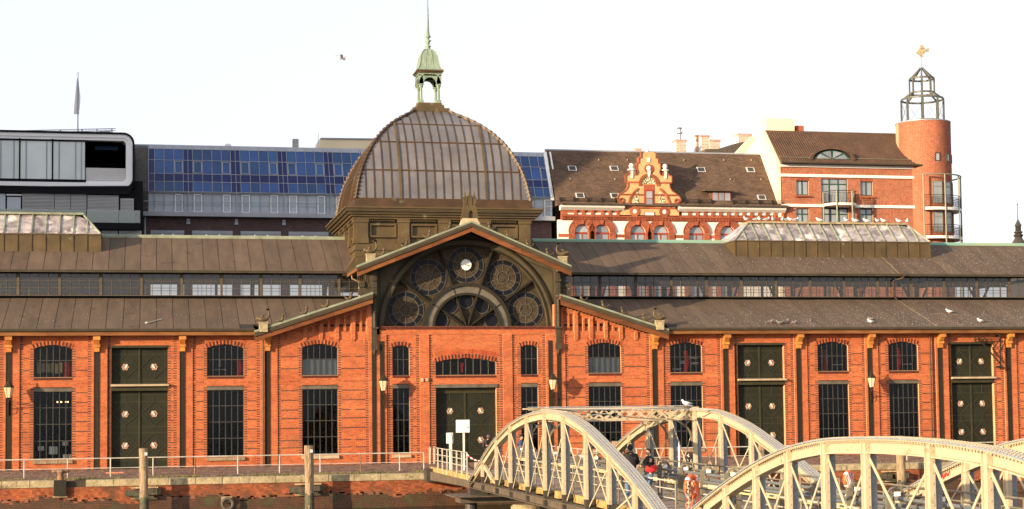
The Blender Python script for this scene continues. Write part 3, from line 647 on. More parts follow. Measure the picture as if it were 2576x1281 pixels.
# ---------------------------------------------------------------- gable roofs of the centre
AX, AZ = 19.17, 14.86
def verge(xa, za, xb, zb, y0, y1, nm, redmat='wood_red'):     # a = low end, b = high end
    dx, dz = xb-xa, zb-za; L = hypot(dx, dz)
    def q(t0, t1, o0, o1, ya, yb, m, n):
        P = [(xa+dx*t0, za+dz*t0-o0), (xa+dx*t1, za+dz*t1-o0), (xa+dx*t1, za+dz*t1-o1), (xa+dx*t0, za+dz*t0-o1)]
        return MB().prism(P, ya, yb).build(n, m, hall)
    q(0, 1, -.02, .10, y0-.02, y0+.3, 'verdigris', 'verge_cap')
    q(0, 1, .10, .36, y0-.05, y0+.06, 'gutter', 'verge_gutter'); q(0, 1, .20, .235, y0-.075, y0-.04, 'drum', 'verge_moulding')
    n = max(2, int(L/2.4))
    for i in range(n): q(i/n+.001, (i+1)/n-.001, .36, .66, y0+.02, y0+.1, redmat, 'barge_board')
    q(0, 1, .12, .30, y0+.06, y1, redmat, 'roof_boarding')
    q(0, 1, -.0, .12, y0+.3, y1, 'gutter', 'gable_roof')
verge(12.09, 12.06, AX, AZ, -1.1, 4.4, ''); verge(25.51, 12.14, AX, AZ, -1.1, 4.4, '')
verge(5.92, 8.12, 13.08, 10.45, -.9, .6, ''); verge(31.86, 8.16, 24.85, 10.36, -.9, .6, '')
for a, b, c, s in (((5.92, 8.12), (13.08, 10.45), 13.08, 1), ((31.86, 8.16), (24.85, 10.36), 24.85, -1)):
    m = MB().add([(a[0], -.6, a[1]-.01), (b[0], -.6, b[1]-.01), (b[0], 5.3, b[1]-.01)], [(0, 1, 2)]); m.build('side_gable_roof', 'roof', hall)
# transept side walls and spandrel
MB().box(13.15, 13.35, .35, 5.4, 8.3, 12.2).box(24.75, 24.95, .35, 5.4, 8.3, 12.2).box(12.8, 13.15, .2, .9, 10.1, 11.9).box(24.95, 25.3, .2, .9, 10.1, 11.9).build('transept_wall', 'drum', hall)
TC = (19.14, 8.33); R1, R0 = 5.58, 5.15
sp = [(13.35, 8.35), (13.35, 12.1), (AX, 14.4), (24.75, 12.1), (24.75, 8.35), (TC[0]+R1, 8.35)]+[(TC[0]+R1*cos(pi*i/40), TC[1]+R1*sin(pi*i/40)) for i in range(41)]+[(TC[0]-R1, 8.35)]
def tri_prism_strip(r, y0, y1):          # wall between the arch and the gable, in upright strips
    m = MB(); N = 60
    def up(x): return 12.1+(min(x-13.35, 24.75-x))*.397
    for i in range(N):
        xa = 13.35+11.4*i/N; xb = 13.35+11.4*(i+1)/N
        za = TC[1]+sqrt(max(r*r-(xa-TC[0])**2, 0)); zb = TC[1]+sqrt(max(r*r-(xb-TC[0])**2, 0))
        m.add([(xa, y0, za), (xb, y0, zb), (xb, y0, up(xb)), (xa, y0, up(xa)), (xa, y1, za), (xb, y1, zb), (xb, y1, up(xb)), (xa, y1, up(xa))], [(0, 1, 2, 3), (4, 5, 1, 0), (7, 6, 5, 4)])
    return m
spw = tri_prism_strip(R1, .12, .5).build('gable_wall', 'spandrel', hall)
rv = MB()
for s in (-1, 1):
    for k in range(46):
        x = AX+s*(.2+k*.12); z = 14.02-(.2+k*.12)*.39; rv.box(x-.018, x+.018, .09, .13, z-.018, z+.018)
    for k in range(40): z = 8.5+k*.085; x = AX+s*5.5; rv.box(x-.018, x+.018, .09, .13, z-.018, z+.018)
rv.build('rivets', 'iron', spw, kind='stuff')
tym = MB().prism([(TC[0]+5.3*cos(pi*i/48), TC[1]+5.3*sin(pi*i/48)) for i in range(49)], .42, .46).build('round_window', 'tymglass', hall)
MB().ring(*TC, R0, R1, .05, .4, 0, pi).build('arch_frame', 'spandrel', tym); MB().ring(*TC, R1-.09, R1+.02, -.02, .1, 0, pi).ring(*TC, R0, R0+.07, -.02, .1, 0, pi).build('arch_moulding', 'iron', tym)
MB().ring(*TC, 2.62, 2.82, .02, .4, 0, pi, 40).ring(*TC, 2.05, 2.2, .02, .4, 0, pi, 40).build('inner_arch_moulding', 'iron', tym)
MB().ring(*TC, 2.2, 2.62, .14, .4, 0, pi, 40).build('inner_arch_band', 'ringpaint', tym)
for d in (35, 71, 109, 145):
    a = radians(d); c, q = cos(a), sin(a)
    MB().beam((TC[0]+.12*c, .28, TC[1]+.1*q), (TC[0]+R0*c, .28, TC[1]+R0*q), .16, .13, up=(0, 1, 0)).beam((TC[0]+.12*c, .2, TC[1]+.1*q), (TC[0]+R0*c, .2, TC[1]+R0*q), .05, .2, up=(0, 1, 0)).build('window_spoke', 'iron', tym)
for i, d in enumerate((16.5, 53.2, 90, 126.8, 163.5)):
    a = radians(d); cx, cz = TC[0]+3.98*cos(a), TC[1]+3.98*sin(a)-.02
    if i in (0, 4): cz += .02
    r = MB().ring(cx, cz, .82, 1.12, .395, .42).build('rose_pane_ring', 'roseglass', tym)
    l = MB().ring(cx, cz, 1.115, 1.145, .375, .42).ring(cx, cz, .80, .83, .375, .42).ring(cx, cz, .36, .395, .375, .42)
    for k in range(10):
        t = 2*pi*k/10+(pi/2 if i != 2 else pi/2)+a*0; e = 1.35 if k % 2 == 0 else 1.13
        ex, ez = cx+e*cos(t), cz+e*sin(t)
        if hypot(ex-TC[0], ez-TC[1]) > 5.1 or ez < TC[1]+.03: ex, ez = cx+1.13*cos(t), cz+1.13*sin(t)
        l.beam((cx+.38*cos(t), .405, cz+.38*sin(t)), (ex, .405, ez), .028, .028, up=(0, 1, 0))
    l.build('lead_bars', 'leadline', r)
    if i != 2:
        m = MB(); rr = random.Random(i)
        for k in range(9):
            t = rr.uniform(0, 2*pi); q = rr.uniform(.05, .26); s = rr.uniform(.05, .11); m.ring(cx+q*cos(t), cz+q*sin(t), s-.012, s+.006, .39, .42, 0, 2*pi, 9)
        m.build('medallion', 'leadline', r)
for d in (15, 53.5, 90, 126.5, 165):
    a = radians(d); cx, cz = TC[0]+1.66*cos(a), TC[1]+1.66*sin(a)+.03
    r = MB().prism([(cx+.43*cos(2*pi*k/28), cz+.43*sin(2*pi*k/28)) for k in range(28)], .38, .42).build('roundel_pane', 'roseglass', tym)
    MB().ring(cx, cz, .43, .465, .36, .42, n=28).build('roundel_frame', 'leadline', r)
# clock
cx, cz = TC[0], TC[1]+3.96
ck = MB().prism([(cx+.36*cos(2*pi*k/32), cz+.36*sin(2*pi*k/32)) for k in range(32)], .30, .37).build('clock', 'white', tym)
h = MB().ring(cx, cz, .35, .375, .28, .37, n=32)
for k in range(12): t = pi/6*k; h.beam((cx+.27*cos(t), .295, cz+.27*sin(t)), (cx+.33*cos(t), .295, cz+.33*sin(t)), .018, .01, up=(0, 1, 0))
h.build('clock_marks', 'black', tym)
h = MB(); t = radians(90-18*6); h.beam((cx-.06*cos(t), .28, cz-.06*sin(t)), (cx+.31*cos(t), .28, cz+.31*sin(t)), .022, .01, up=(0, 1, 0))
t = radians(90-99); h.beam((cx, .285, cz), (cx+.2*cos(t), .285, cz+.2*sin(t)), .03, .01, up=(0, 1, 0)); h.build('clock_hands', 'black', tym)
for o_ in (spw, tym): o_.location.y += .33
# scroll brackets at the transept's feet
for s, x in ((-1, 12.95), (1, 25.15)):
    m = MB().box(x-.62, x+.2, .1, .5, 10.35, 10.75) if s < 0 else MB().box(x-.2, x+.62, .1, .5, 10.35, 10.75)
    m.ring(x+s*.45, 11.0, .02, .2, .0, .3, n=14).ring(x-s*.1, 10.95, .02, .15, .0, .3, n=14).prism([(x+s*.6, 10.8), (x-s*.2, 10.8), (x-s*.2, 11.8)], .12, .4)
    for k in range(6): m.box(x+s*(.05+k*.13)-.015, x+s*(.05+k*.13)+.015, .1, .14, 11.1+.0*k, 11.75-.05*k)
    m.build('scroll_bracket', 'gutter', hall)
# fish finials, crest ornaments and the castle finial
def fish_finial(x, z, s, k=1.):
    m = MB(); P = [(0.32, .10), (.26, .17), (.12, .17), (-.05, .14), (-.2, .17), (-.33, .30), (-.38, .48), (-.33, .66), (-.24, .76)]
    R = [.06, .14, .17, .14, .10, .075, .055, .04, .03]
    m.tube([(x+s*a*k, -.85, z+(b+.28)*k) for a, b in P], [r*k for r in R], 8)
    m.ell((x+s*.30*k, -.85, z+.50*k), (.16*k, .13*k, .13*k), 8, 6).ell((x+s*.43*k, -.85, z+.42*k), (.09*k, .07*k, .05*k), 6, 4)
    m.prism([(x+s*-.24*k, z+1.02*k), (x+s*-.42*k, z+1.10*k), (x+s*-.30*k, z+1.0*k), (x+s*-.12*k, z+1.12*k), (x+s*-.2*k, z+1.0*k)], -.88, -.82)
    m.prism([(x+s*.0*k, z+.6*k), (x+s*-.1*k, z+.75*k), (x+s*.14*k, z+.68*k), (x+s*.2*k, z+.58*k)], -.87, -.83)
    b = MB().box(x-.26*k, x+.26*k, -1.05, -.6, z-.35*k, z+.25*k).box(x-.29*k, x+.29*k, -1.08, -.57, z+.21*k, z+.28*k).build('finial_base', 'coping', hall)
    m.build('fish_finial', 'drum', hall, smooth=True)
def crest(x, z, s):
    m = MB().tube([(x-s*.28, -.9, z+.16), (x-s*.15, -.9, z+.06), (x, -.9, z+.08), (x+s*.1, -.9, z+.2), (x+s*.12, -.9, z+.36)], [.03, .06, .09, .085, .06], 7).ell((x+s*.13, -.9, z+.42), (.09, .08, .08), 7, 5).ell((x-s*.3, -.9, z+.2), (.05, .05, .05), 6, 4)
    m.build('crest_ornament', 'drum', hall, smooth=True)
fish_finial(12.95, 12.52, -1); fish_finial(25.0, 12.45, 1); fish_finial(6.45, 8.38, -1, .95); fish_finial(31.25, 8.45, 1, .95)
for t in (.22, .42, .62, .8): crest(12.09+(AX-12.09)*t, 12.06+(AZ-12.06)*t, 1); crest(25.51+(AX-25.51)*t, 12.14+(AZ-12.14)*t, -1)
for t in (.22, .42, .60, .80): crest(5.92+7.16*t, 8.12+2.33*t, 1); crest(31.86-7.01*t, 8.16+2.2*t, -1)
m = MB().prism([(AX-.66, 14.62), (AX-.52, 15.03), (AX+.38, 15.03), (AX+.6, 14.62)], -1.08, -.5); m.build('finial_base', 'stone', hall)
m = MB().prism([(AX-.62, 15.0), (AX-.52, 15.35), (AX-.42, 15.85), (AX+.32, 15.85), (AX+.42, 15.35), (AX+.5, 15.0), (AX+.15, 15.0), (AX+.15, 15.4), (AX+.02, 15.55), (AX-.12, 15.4), (AX-.12, 15.0)], -.96, -.66)
m.box(AX-.12, AX+.15, -.8, -.7, 15.0, 15.5)
for dx, b, t in ((-.33, .10, 16.85), (-.03, .12, 17.05), (.26, .10, 16.85)):
    zb = 16.35 if dx != -.03 else 16.45
    m.box(AX+dx-b, AX+dx+b, -.81-b, -.81+b, 15.85, zb).box(AX+dx-b-.03, AX+dx+b+.03, -.84-b, -.78+b, zb-.06, zb); m.lathe([(b, zb), (.015, t-.1), (.0, t)], AX+dx, -.81, 6); m.ell((AX+dx, -.81, t), (.03, .03, .03), 5, 4)
for k in range(4): m.box(AX-.42+k*.2, AX-.34+k*.2, -.96, -.66, 15.85, 15.95)
m.build('castle_finial', 'drum', hall)
# drum and cornice
DX0, DX1, DY0, DY1 = 12.72, 24.15, 4.45, 15.4; DC = ((DX0+DX1)/2, (DY0+DY1)/2)
d = MB().box(DX0+.15, DX1-.15, DY0+.15, DY1-.15, 11.5, 15.7).box(DX0-.05, DX1+.05, DY0-.05, DY1+.05, 13.1, 13.95).box(DX0-.12, DX1+.12, DY0-.12, DY1+.12, 13.5, 13.6).box(DX0-.02, DX1+.02, DY0-.02, DY1+.02, 12.0, 13.1)
d.prism([(DX0-.9, 11.9), (DX0, 13.2), (DX0+.3, 13.2), (DX0+.3, 11.9)], DY0+.3, DY1); d.prism([(DX1+.9, 11.9), (DX1, 13.2), (DX1-.3, 13.2), (DX1-.3, 11.9)], DY0+.3, DY1)
drum = d.build('drum', 'drum', hall)
for e, (z0, z1) in zip((.22, .38, .54, .70, .80), ((15.52, 15.66), (15.66, 15.80), (15.80, 15.97), (15.97, 16.16), (16.16, 16.26))):
    MB().box(DX0-e, DX1+e, DY0-e, DY1+e, z0, z1).build('cornice', 'drum', drum)
for z, e in ((15.885, .58), (16.06, .74)): MB().box(DX0-e, DX1+e, DY0-e, DY1+e, z-.025, z+.025).build('cornice_moulding', 'gutter', drum)
bayw = (DX1-DX0-1.0)/5
def drum_face(tf, n=4):
    # tf maps (u along face, outward o, z)
    for i in range(n+1):
        u = .0+i*(DX1-DX0-.75)/n; 
        P = []
        for (ua, ub, o, za, zb) in ((u, u+.75, .14, 14.25, 15.4), (u-.04, u+.79, .20, 15.3, 15.52), (u-.02, u+.77, .18, 13.95, 14.3)): P.append((ua, ub, o, za, zb))
        m = MB()
        for ua, ub, o, za, zb in P: m.add([tf(ua, 0, za), tf(ub, 0, za), tf(ub, o, za), tf(ua, o, za), tf(ua, 0, zb), tf(ub, 0, zb), tf(ub, o, zb), tf(ua, o, zb)], [(0, 1, 2, 3), (4, 7, 6, 5), (2, 1, 5, 6), (3, 2, 6, 7), (0, 3, 7, 4)])
        m.build('drum_pilaster', 'drum', drum)
        if i < n:
            a, b = u+.84, u+(DX1-DX0-.75)/n-.08; m = MB()
            for ua, ub, za, zb in ((a, b, 14.35, 14.47), (a, b, 15.12, 15.24), (a, a+.12, 14.47, 15.12), (b-.12, b, 14.47, 15.12)):
                m.add([tf(ua, -.2, za), tf(ub, -.2, za), tf(ub, .05, za), tf(ua, .05, za), tf(ua, -.2, zb), tf(ub, -.2, zb), tf(ub, .05, zb), tf(ua, .05, zb)], [(0, 1, 2, 3), (4, 7, 6, 5), (2, 1, 5, 6), (3, 2, 6, 7), (0, 3, 7, 4)])
            m.build('panel_frame', 'drum', drum); m = MB(); k = a
            while k < b-.08: m.add([tf(k, 0, 15.38), tf(k+.07, 0, 15.38), tf(k+.07, .16, 15.38), tf(k, .16, 15.38), tf(k, 0, 15.46), tf(k+.07, 0, 15.46), tf(k+.07, .16, 15.46), tf(k, .16, 15.46)], [(0, 1, 2, 3), (4, 7, 6, 5), (2, 1, 5, 6), (3, 2, 6, 7), (0, 3, 7, 4)]); k += .14
            m.build('dentils', 'drum', drum)
drum_face(lambda u, o, z: (DX0+u, DY0-o, z)); drum_face(lambda u, o, z: (DX0-o, DY0+u, z)); drum_face(lambda u, o, z: (DX1+o, DY0+u, z))
# dome : four glazed faces over the square
LV = [(16.45, 5.80), (16.85, 5.74), (18.1, 5.50), (19.0, 5.22), (19.9, 4.82), (20.8, 4.28), (21.6, 3.62), (22.25, 2.92), (22.75, 2.22), (23.2, 1.48), (23.5, 1.0)]
lz = [a for a, b in LV]; lw = [b for a, b in LV]
wz = lambda z: float(np.interp(z, lz, lw))
def face_tf(side):
    cx, cy = DC[0]-.03, DC[1]
    return {0: lambda u, z, o=0: (cx+u, cy-wz(z)-o, z), 1: lambda u, z, o=0: (cx-wz(z)-o, cy+u, z), 2: lambda u, z, o=0: (cx+wz(z)+o, cy+u, z), 3: lambda u, z, o=0: (cx+u, cy+wz(z)+o, z)}[side]
dome = MB().box(DC[0]-5.9, DC[0]+5.85, DC[1]-5.9, DC[1]+5.9, 16.26, 16.45).build('dome', 'copper', hall)
for zz in (16.27, ):
    MB().box(DC[0]-5.86, DC[0]+5.80, DC[1]-5.84, DC[1]+5.84, 16.45, 16.80).build('dome_base', 'copper', dome)
BANDS = [16.82, 18.75, 20.75, 22.15, 23.45]; NC = 20
for side in range(4):
    tf = face_tf(side); cw = 11.3/NC; dm = 'domeglass' if side != 1 else 'copper'
    for bi in range(4):
        zs = list(np.linspace(BANDS[bi], BANDS[bi+1], 5)); zs[0] += .04; zs[-1] -= .04
        for c in range(NC):
            u0, u1 = -5.65+c*cw, -5.65+(c+1)*cw
            rows = [(max(u0, -wz(z)), min(u1, wz(z)), z) for z in zs if min(u1, wz(z))-max(u0, -wz(z)) > .01]
            if len(rows) < 2: continue
            vs = []
            for a, b, z in rows: vs += [tf(a, z), tf(b, z)]
            f = [(2*i, 2*i+1, 2*i+3, 2*i+2) for i in range(len(rows)-1)]
            MB().add(vs, f).build('dome_pane', dm, dome)
    m = MB(); big = MB()
    for c in range(1, NC):
        u = -5.65+c*cw; zt = max([z for z in np.linspace(16.8, 23.45, 60) if wz(z) >= abs(u)] or [16.8]); pts = [tf(u, z, .015) for z in np.linspace(16.8, zt, 14)]
        thick = c in (5, 15)
        if thick: big = MB()
        for p, q in zip(pts[:-1], pts[1:]):
            (big if thick else m).beam(p, q, .14 if thick else .06, .16 if thick else .07, up=(0, -1, .3) if side in (0, 3) else (-1, 0, .3))
        if thick: big.build('main_rib', 'drum', dome)
    for z in BANDS[:-1]:
        w = wz(z); m.beam(tf(-w, z, .01), tf(w, z, .01), .07, .09, up=(0, 0, 1))
    if side == 1:
        for z in np.linspace(16.9, 23.3, 22): w = wz(z); m.beam(tf(-w, z, .0), tf(w, z, .0), .03, .05)
    m.build('dome_ribs', 'copper', dome); (big.v and side == 0) and None
hp = MB()
for sx in (-1, 1):
    for sy in (-1, 1):
        pts = [(DC[0]-.03+sx*wz(z), DC[1]+sy*wz(z), z) for z in np.linspace(16.8, 23.5, 26)]; hp.tube(pts, .10, 6)
        for p, q in zip(pts[:-1], pts[1:]): hp.beam(p, tuple(np.array(p)*.5+np.array(q)*.5), .225, .225)
hp.build('hip_rib', 'copper', dome)
# cupola lantern
CX, CY = 18.38, DC[1]
cp = MB().prism([(CX-1.25, 23.35), (CX-1.25, 23.62), (CX+1.25, 23.62), (CX+1.25, 23.35)], CY-1.25, CY+1.25)
cp.box(CX-.95, CX+.95, CY-.95, CY+.95, 23.62, 23.75)
for z0, z1, w in ((23.75, 23.9, .92), (23.9, 24.05, .80)): cp.box(CX-w, CX+w, CY-w, CY+w, z0, z1)
cp = cp.build('cupola', 'drum', dome)
for sx in (-1, 1):
    for sy in (-1, 1):
        x, y = CX+sx*.60, CY+sy*.60
        MB().box(x-.16, x+.16, y-.16, y+.16, 24.05, 24.25).lathe([(.11, 24.25), (.09, 24.35), (.085, 25.05), (.11, 25.1), (.15, 25.22), (.15, 25.28)], x, y, 10).box(x-.17, x+.17, y-.17, y+.17, 25.28, 25.36).build('cupola_column', 'cupola_green', cp)
m = MB()
def arcade(tf):
    N = 12
    for i in range(N):
        a0, a1 = pi*i/N, pi*(i+1)/N; r = .44
        for q in ((0, .12),):
            v = []
            for a in (a0, a1):
                for o in (0, .14): v += [tf(r*cos(a), o, 25.36+r*sin(a)), tf(.76*cos(a) if abs(cos(a)) < .99 else .76*(1 if cos(a) > 0 else -1), o, min(26.0, 25.36+.76*sin(a)))]
            # inner/outer of arch
            m.add(v, [(0, 4, 5, 1), (2, 3, 7, 6), (0, 2, 6, 4)])
    m.add([tf(-.78, 0, 25.9), tf(.78, 0, 25.9), tf(.78, 0, 26.1), tf(-.78, 0, 26.1), tf(-.78, .14, 25.9), tf(.78, .14, 25.9), tf(.78, .14, 26.1), tf(-.78, .14, 26.1)], [(0, 1, 2, 3), (4, 7, 6, 5), (0, 4, 5, 1)])
    for s in (-1, 1):
        m.add([tf(s*.44, 0, 25.36), tf(s*.78, 0, 25.36), tf(s*.78, 0, 26.0), tf(s*.52, 0, 25.9), tf(s*.44, .14, 25.36), tf(s*.78, .14, 25.36), tf(s*.78, .14, 26.0), tf(s*.52, .14, 25.9)], [(0, 1, 2, 3), (7, 6, 5, 4), (0, 3, 7, 4)])
arcade(lambda u, o, z: (CX+u, CY-.78+o, z)); arcade(lambda u, o, z: (CX+u, CY+.64+o, z)); arcade(lambda u, o, z: (CX-.78+o, CY+u, z)); arcade(lambda u, o, z: (CX+.64+o, CY+u, z))
m.build('cupola_arcade', 'cupola_green', cp)
for z0, z1, w in ((25.98, 26.10, .76), (26.10, 26.20, .85), (26.20, 26.30, .93)): MB().box(CX-w, CX+w, CY-w, CY+w, z0, z1).build('cupola_cornice', 'drum', cp)
prof = [(1.0, 26.30), (.86, 26.42), (.76, 26.65), (.69, 26.98), (.62, 27.35), (.50, 27.62), (.32, 27.80), (.12, 27.88)]
b = MB(); b.lathe([(r*1.25, z) for r, z in prof], CX, CY, 4, pi/4, pi/4+2*pi); b.build('cupola_roof', 'cupola_green', cp)
sm = MB()
for k in range(4):
    a = pi/4+k*pi/2; sm.tube([(CX+r*1.26*cos(a), CY+r*1.26*sin(a), z) for r, z in prof], .03, 5)
for s in (-1, 1):
    for t in (-.28, .28): sm.tube([(CX+t*r/1.0*1.2, CY+s*r*.885, z+.01) for r, z in prof], .018, 4); sm.tube([(CX+s*r*.885, CY+t*r*1.2, z+.01) for r, z in prof], .018, 4)
sm.build('cupola_seam', 'cupola_green', cp)
MB().lathe([(.19, 27.83), (.21, 27.9), (.14, 27.95), (.14, 28.0), (.23, 28.07), (.10, 28.16), (.10, 28.25), (.17, 28.3), (.10, 28.36), (.25, 28.46), (.10, 28.55), (.10, 28.66), (.23, 28.73), (.13, 28.85), (.09, 29.2), (.06, 30.3), (.02, 32.2), (0, 32.25)], CX, CY, 12).build('spire', 'cupola_green', cp, smooth=True)
# glazed roof lanterns along the ridge
def ridge_lantern(xa, xb, xt, zt, hip, mt):
    zb = 14.0; zg = 14.72; yf, yb = 7.6, 12.4
    k = MB().box(xa, xb, yf, yb, zb-1.0, zg-.06).box(xa-.05, xb+.05, yf-.06, yb+.06, zg-.08, zg-.02).build('lantern_kerb', 'drum', hall)
    n = int((xb-xa)/.83); m = MB()
    for i in range(n+1): x = xa+(xb-xa)*i/n; m.box(x-.03, x+.03, yf-.05, yf, 13.55, zg-.08)
    m.build('kerb_seam', 'drum', k)
    yt = 9.15; mm = MB(); xl, xr = hip[0], hip[1]; n = int((xb-xa)/.83)
    for i in range(n):
        x0, x1 = xa+(xb-xa)*i/n, xa+(xb-xa)*(i+1)/n; s0, s1 = 0, 1
        def topz(x):    # fraction of slope reached before the hip
            f = 1.
            if xl is not None and x < xl: f = min(f, (x-xa)/(xl-xa))
            if xr is not None and x > xr: f = min(f, (xb-x)/(xb-xr))
            return max(f, 0.)
        f0, f1 = topz(x0), topz(x1); P = lambda x, f: (x, yf+(yt-yf)*f, zg+(zt-zg)*f)
        if max(f0, f1) < .02: continue
        cut = [(x0+.03, f0), (x1-.03, f1)]
        v = [P(x0+.03, 0), P(x1-.03, 0), P(x1-.03, f1), P(x0+.03, f0)]; v += [(a, b+.04, c-.05) for a, b, c in v]
        MB().add(v, [(0, 1, 2, 3), (4, 7, 6, 5), (0, 4, 5, 1), (1, 5, 6, 2), (0, 3, 7, 4)]).build('lantern_pane', 'skyglass', k)
        v = P(x0, 0), P(x0, f0)
        if f0 > .02: mm.beam((v[0][0], v[0][1]-.02, v[0][2]+.02), (v[1][0], v[1][1]-.02, v[1][2]+.02), .07, .10)
    mm.build('glazing_bars', 'verdigris', k)
    for xe, xh in ((xa, xl), (xb, xr)):
        if xh is None: continue
        MB().add([(xe, yf, zg), (xh, yt, zt), (xh, 20-yt, zt), (xe, yb, zg)], [(0, 1, 2, 3)]).build('hip_pane', 'skyglass', k); MB().beam((xe, yf-.02, zg), (xh, yt-.02, zt+.02), .09, .1).build('hip_bar', 'verdigris', k)
    MB().add([(xa, yb, zg), (xb, yb, zg), (xr or xb, 20-yt, zt), (xl or xa, 20-yt, zt)], [(0, 1, 2, 3)]).build('rear_glazing', 'skyglass', k)
    MB().box(xl if xl is not None else xa, (xr if xr is not None else xb), yt-.18, 20-yt+.18, zt, zt+.14).build('lantern_ridge', 'verdigris' if xa < 0 else 'coping', k)
    MB().box((xl or xa)+.1, (xr or xb)-.1, yt-.05, 20-yt+.05, zt-.14, zt).build('ridge_vent', 'black', k)
    return k
zt = W(2000, 563, 9.15)[1]
xa = W(1848, 610, 7.6)[0]; xb = W(2338, 612, 7.6)[0]; xl = W(1884, 562, 9.)[0]; xr = W(2282, 562, 9.)[0]
ridge_lantern(xa, xb, 0, zt, (xl, xr), ''); RL = (xl, xr, zt+.14)
ridge_lantern(-14.4, W(253, 605, 7.6)[0], 0, W(100, 540, 9.15)[1], (None, W(210, 540, 9)[0]), '')
# rainwater pipes
for x, z1 in ((6.48, 7.5), (50.05, 7.7)):
    m = MB().tube([(x+.35, -.75, z1+.4), (x+.1, -.5, z1+.3), (x, -.17, z1), (x, -.16, .15), (x, -.3, .02)], .05, 8)
    for z in (1.5, 3.5, 5.5): m.box(x-.07, x+.07, -.23, -.1, z, z+.05)
    m.build('downpipe', 'bar_pale' if x < 20 else 'copper', hall)
xq = W(2249, 700, 5)[0]
MB().tube([(xq+.5, 4.4, 12.1), (xq+.45, 4.6, 11.9), (xq, 5.1, 11.75), (xq, 5.2, 10.7), (xq+.2, 5.1, 10.45)], .06, 8).build('downpipe', 'copper', hall)
MB().tube([(12.4, 4.6, 12.0), (12.5, 4.8, 11.7), (12.95, 4.9, 11.5), (12.95, 4.9, 10.5)], .06, 8).build('downpipe', 'stone', hall)
m = MB()
for f, y0, y1, xs in ((lowz, 5.1, -.6, (0, 1.6)), (upz, 9.9, 4.8, (-1.6, 0))):
    pts = [(xq+.3+rnd.uniform(-.05, .05), y0+(y1-y0)*t, f(y0+(y1-y0)*t)+.03) for t in np.linspace(0, 1, 12)]; m.tube(pts, .010, 4)
m.build('lightning_wire', 'coping', hall)
# hoist bracket by the right hand door
Pz = lambda a, b, y=-.4: (W((3600+a/5.125)/1.4907, (1230+b/5.125)/1.4907, y)[0], y, W((3600+a/5.125)/1.4907, (1230+b/5.125)/1.4907, y)[1])
m = MB()
for a, b, w in (((320, 212), (775, 212), .07), ((350, 215), (785, 700), .08), ((770, 150), (770, 800), .07), ((620, 410), (765, 215), .06), ((650, 500), (765, 590), .03), ((680, 420), (765, 330), .03), ((680, 330), (765, 470), .03), ((330, 300), (480, 250), .03), ((420, 150), (480, 200), .04)):
    m.beam(Pz(*a), Pz(*b), w, w)
for b in (150, 740): p = Pz(770, b); m.box(p[0]-.12, p[0]+.12, -.5, .0, p[2]-.06, p[2]+.06)
c = Pz(325, 215); m.ring(c[0], c[2], .16, .21, -.45, -.38, n=18)
for k in range(4): t = pi*k/4; m.beam((c[0]-.18*cos(t), -.41, c[2]-.18*sin(t)), (c[0]+.18*cos(t), -.41, c[2]+.18*sin(t)), .02, .02)
m.build('hoist_bracket', 'iron', hall)
m = MB().box(16.1, 16.27, -.16, -.06, 5.0, 5.2).box(16.4, 16.57, -.16, -.06, 5.0, 5.2); m.build('floodlight_box', 'stone', hall)
# things seen behind the glass, and patches imitating reflections in it
def red_tube(x, z0, z1, y, w=.24, bow=.08):
    m = MB(); n = 9
    for i in range(n): z = z0+(z1-z0)*(i+.5)/n; m.ell((x+bow*sin(pi*i/(n-1)), y, z), (w*(.8+.2*sin(pi*i/(n-1))), .2, (z1-z0)/n*.62), 10, 6)
    return m
for lab, x, a, b, w in (('behind the upper window furthest left', -5.0, 5.45, 6.35, .26), ('behind the upper window right of the leftmost door', 5.08, 5.45, 6.45, .22), ('in the upper window right of the second brick side gable', 33.4, 5.45, 6.85, .2), ('in the upper window right of the second green door', 42.9, 5.45, 6.85, .2), ('in the upper window left of the hoist bracket', 48.05, 5.45, 6.95, .2)):
    tag(red_tube(x, a, b, .55, w).build('red_bolster', 'red', smooth=True), 'ribbed red cloth tube standing '+lab, 'cloth tube', 'red tubes behind the upper windows')
for a, b in (WINS[2], WINS[3]): MB().box(a+.05, b-.05, .22, .23, 5.45, 6.42).build('window_screen', 'pale_glass', hall)
for x0, x1, z0, z1, nm in ((-6.62, -6.27, 1.15, 1.4, 'white'), (-6.0, -5.52, .92, 1.38, 'office'), (-5.25, -4.9, 1.42, 1.72, 'blind'), (-5.2, -4.72, .66, .9, 'offwhite')):
    MB().box(x0, x1, .24, .25, z0, z1).build('paper_notice', nm, hall)
em = bpy.data.materials.new('bulb'); em.use_nodes = True; em.node_tree.nodes['Principled BSDF'].inputs['Emission Color'].default_value = (1, .62, .3, 1); em.node_tree.nodes['Principled BSDF'].inputs['Emission Strength'].default_value = 4
t = empty('chandelier', (-5.3, 1.4, 3.9), 'small lit chandelier glowing behind the lower window furthest left', 'chandelier')
m = MB(); mb2 = MB()
for k in range(7): a = 2*pi*k/7; m.tube([(-5.3, 1.4, 3.95), (-5.3+.3*cos(a), 1.4+.3*sin(a), 3.85), (-5.3+.32*cos(a), 1.4+.32*sin(a), 3.95)], .012, 5); mb2.ell((-5.3+.32*cos(a), 1.4+.32*sin(a), 3.99), (.035, .035, .05), 6, 4)
m.tube([(-5.3, 1.4, 3.95), (-5.3, 1.4, 4.55)], .012, 5); m.build('arms', 'bar', t); mb2.build('bulbs', em, t)
tag(MB().box(18.72, 18.86, .5, .53, 5.55, 6.0).box(18.7, 18.9, .48, .5, 5.95, 6.15).build('red_pennant', 'red'), 'narrow red pennant hanging behind the fan window over the main gate', 'pennant')
rr = random.Random(9)
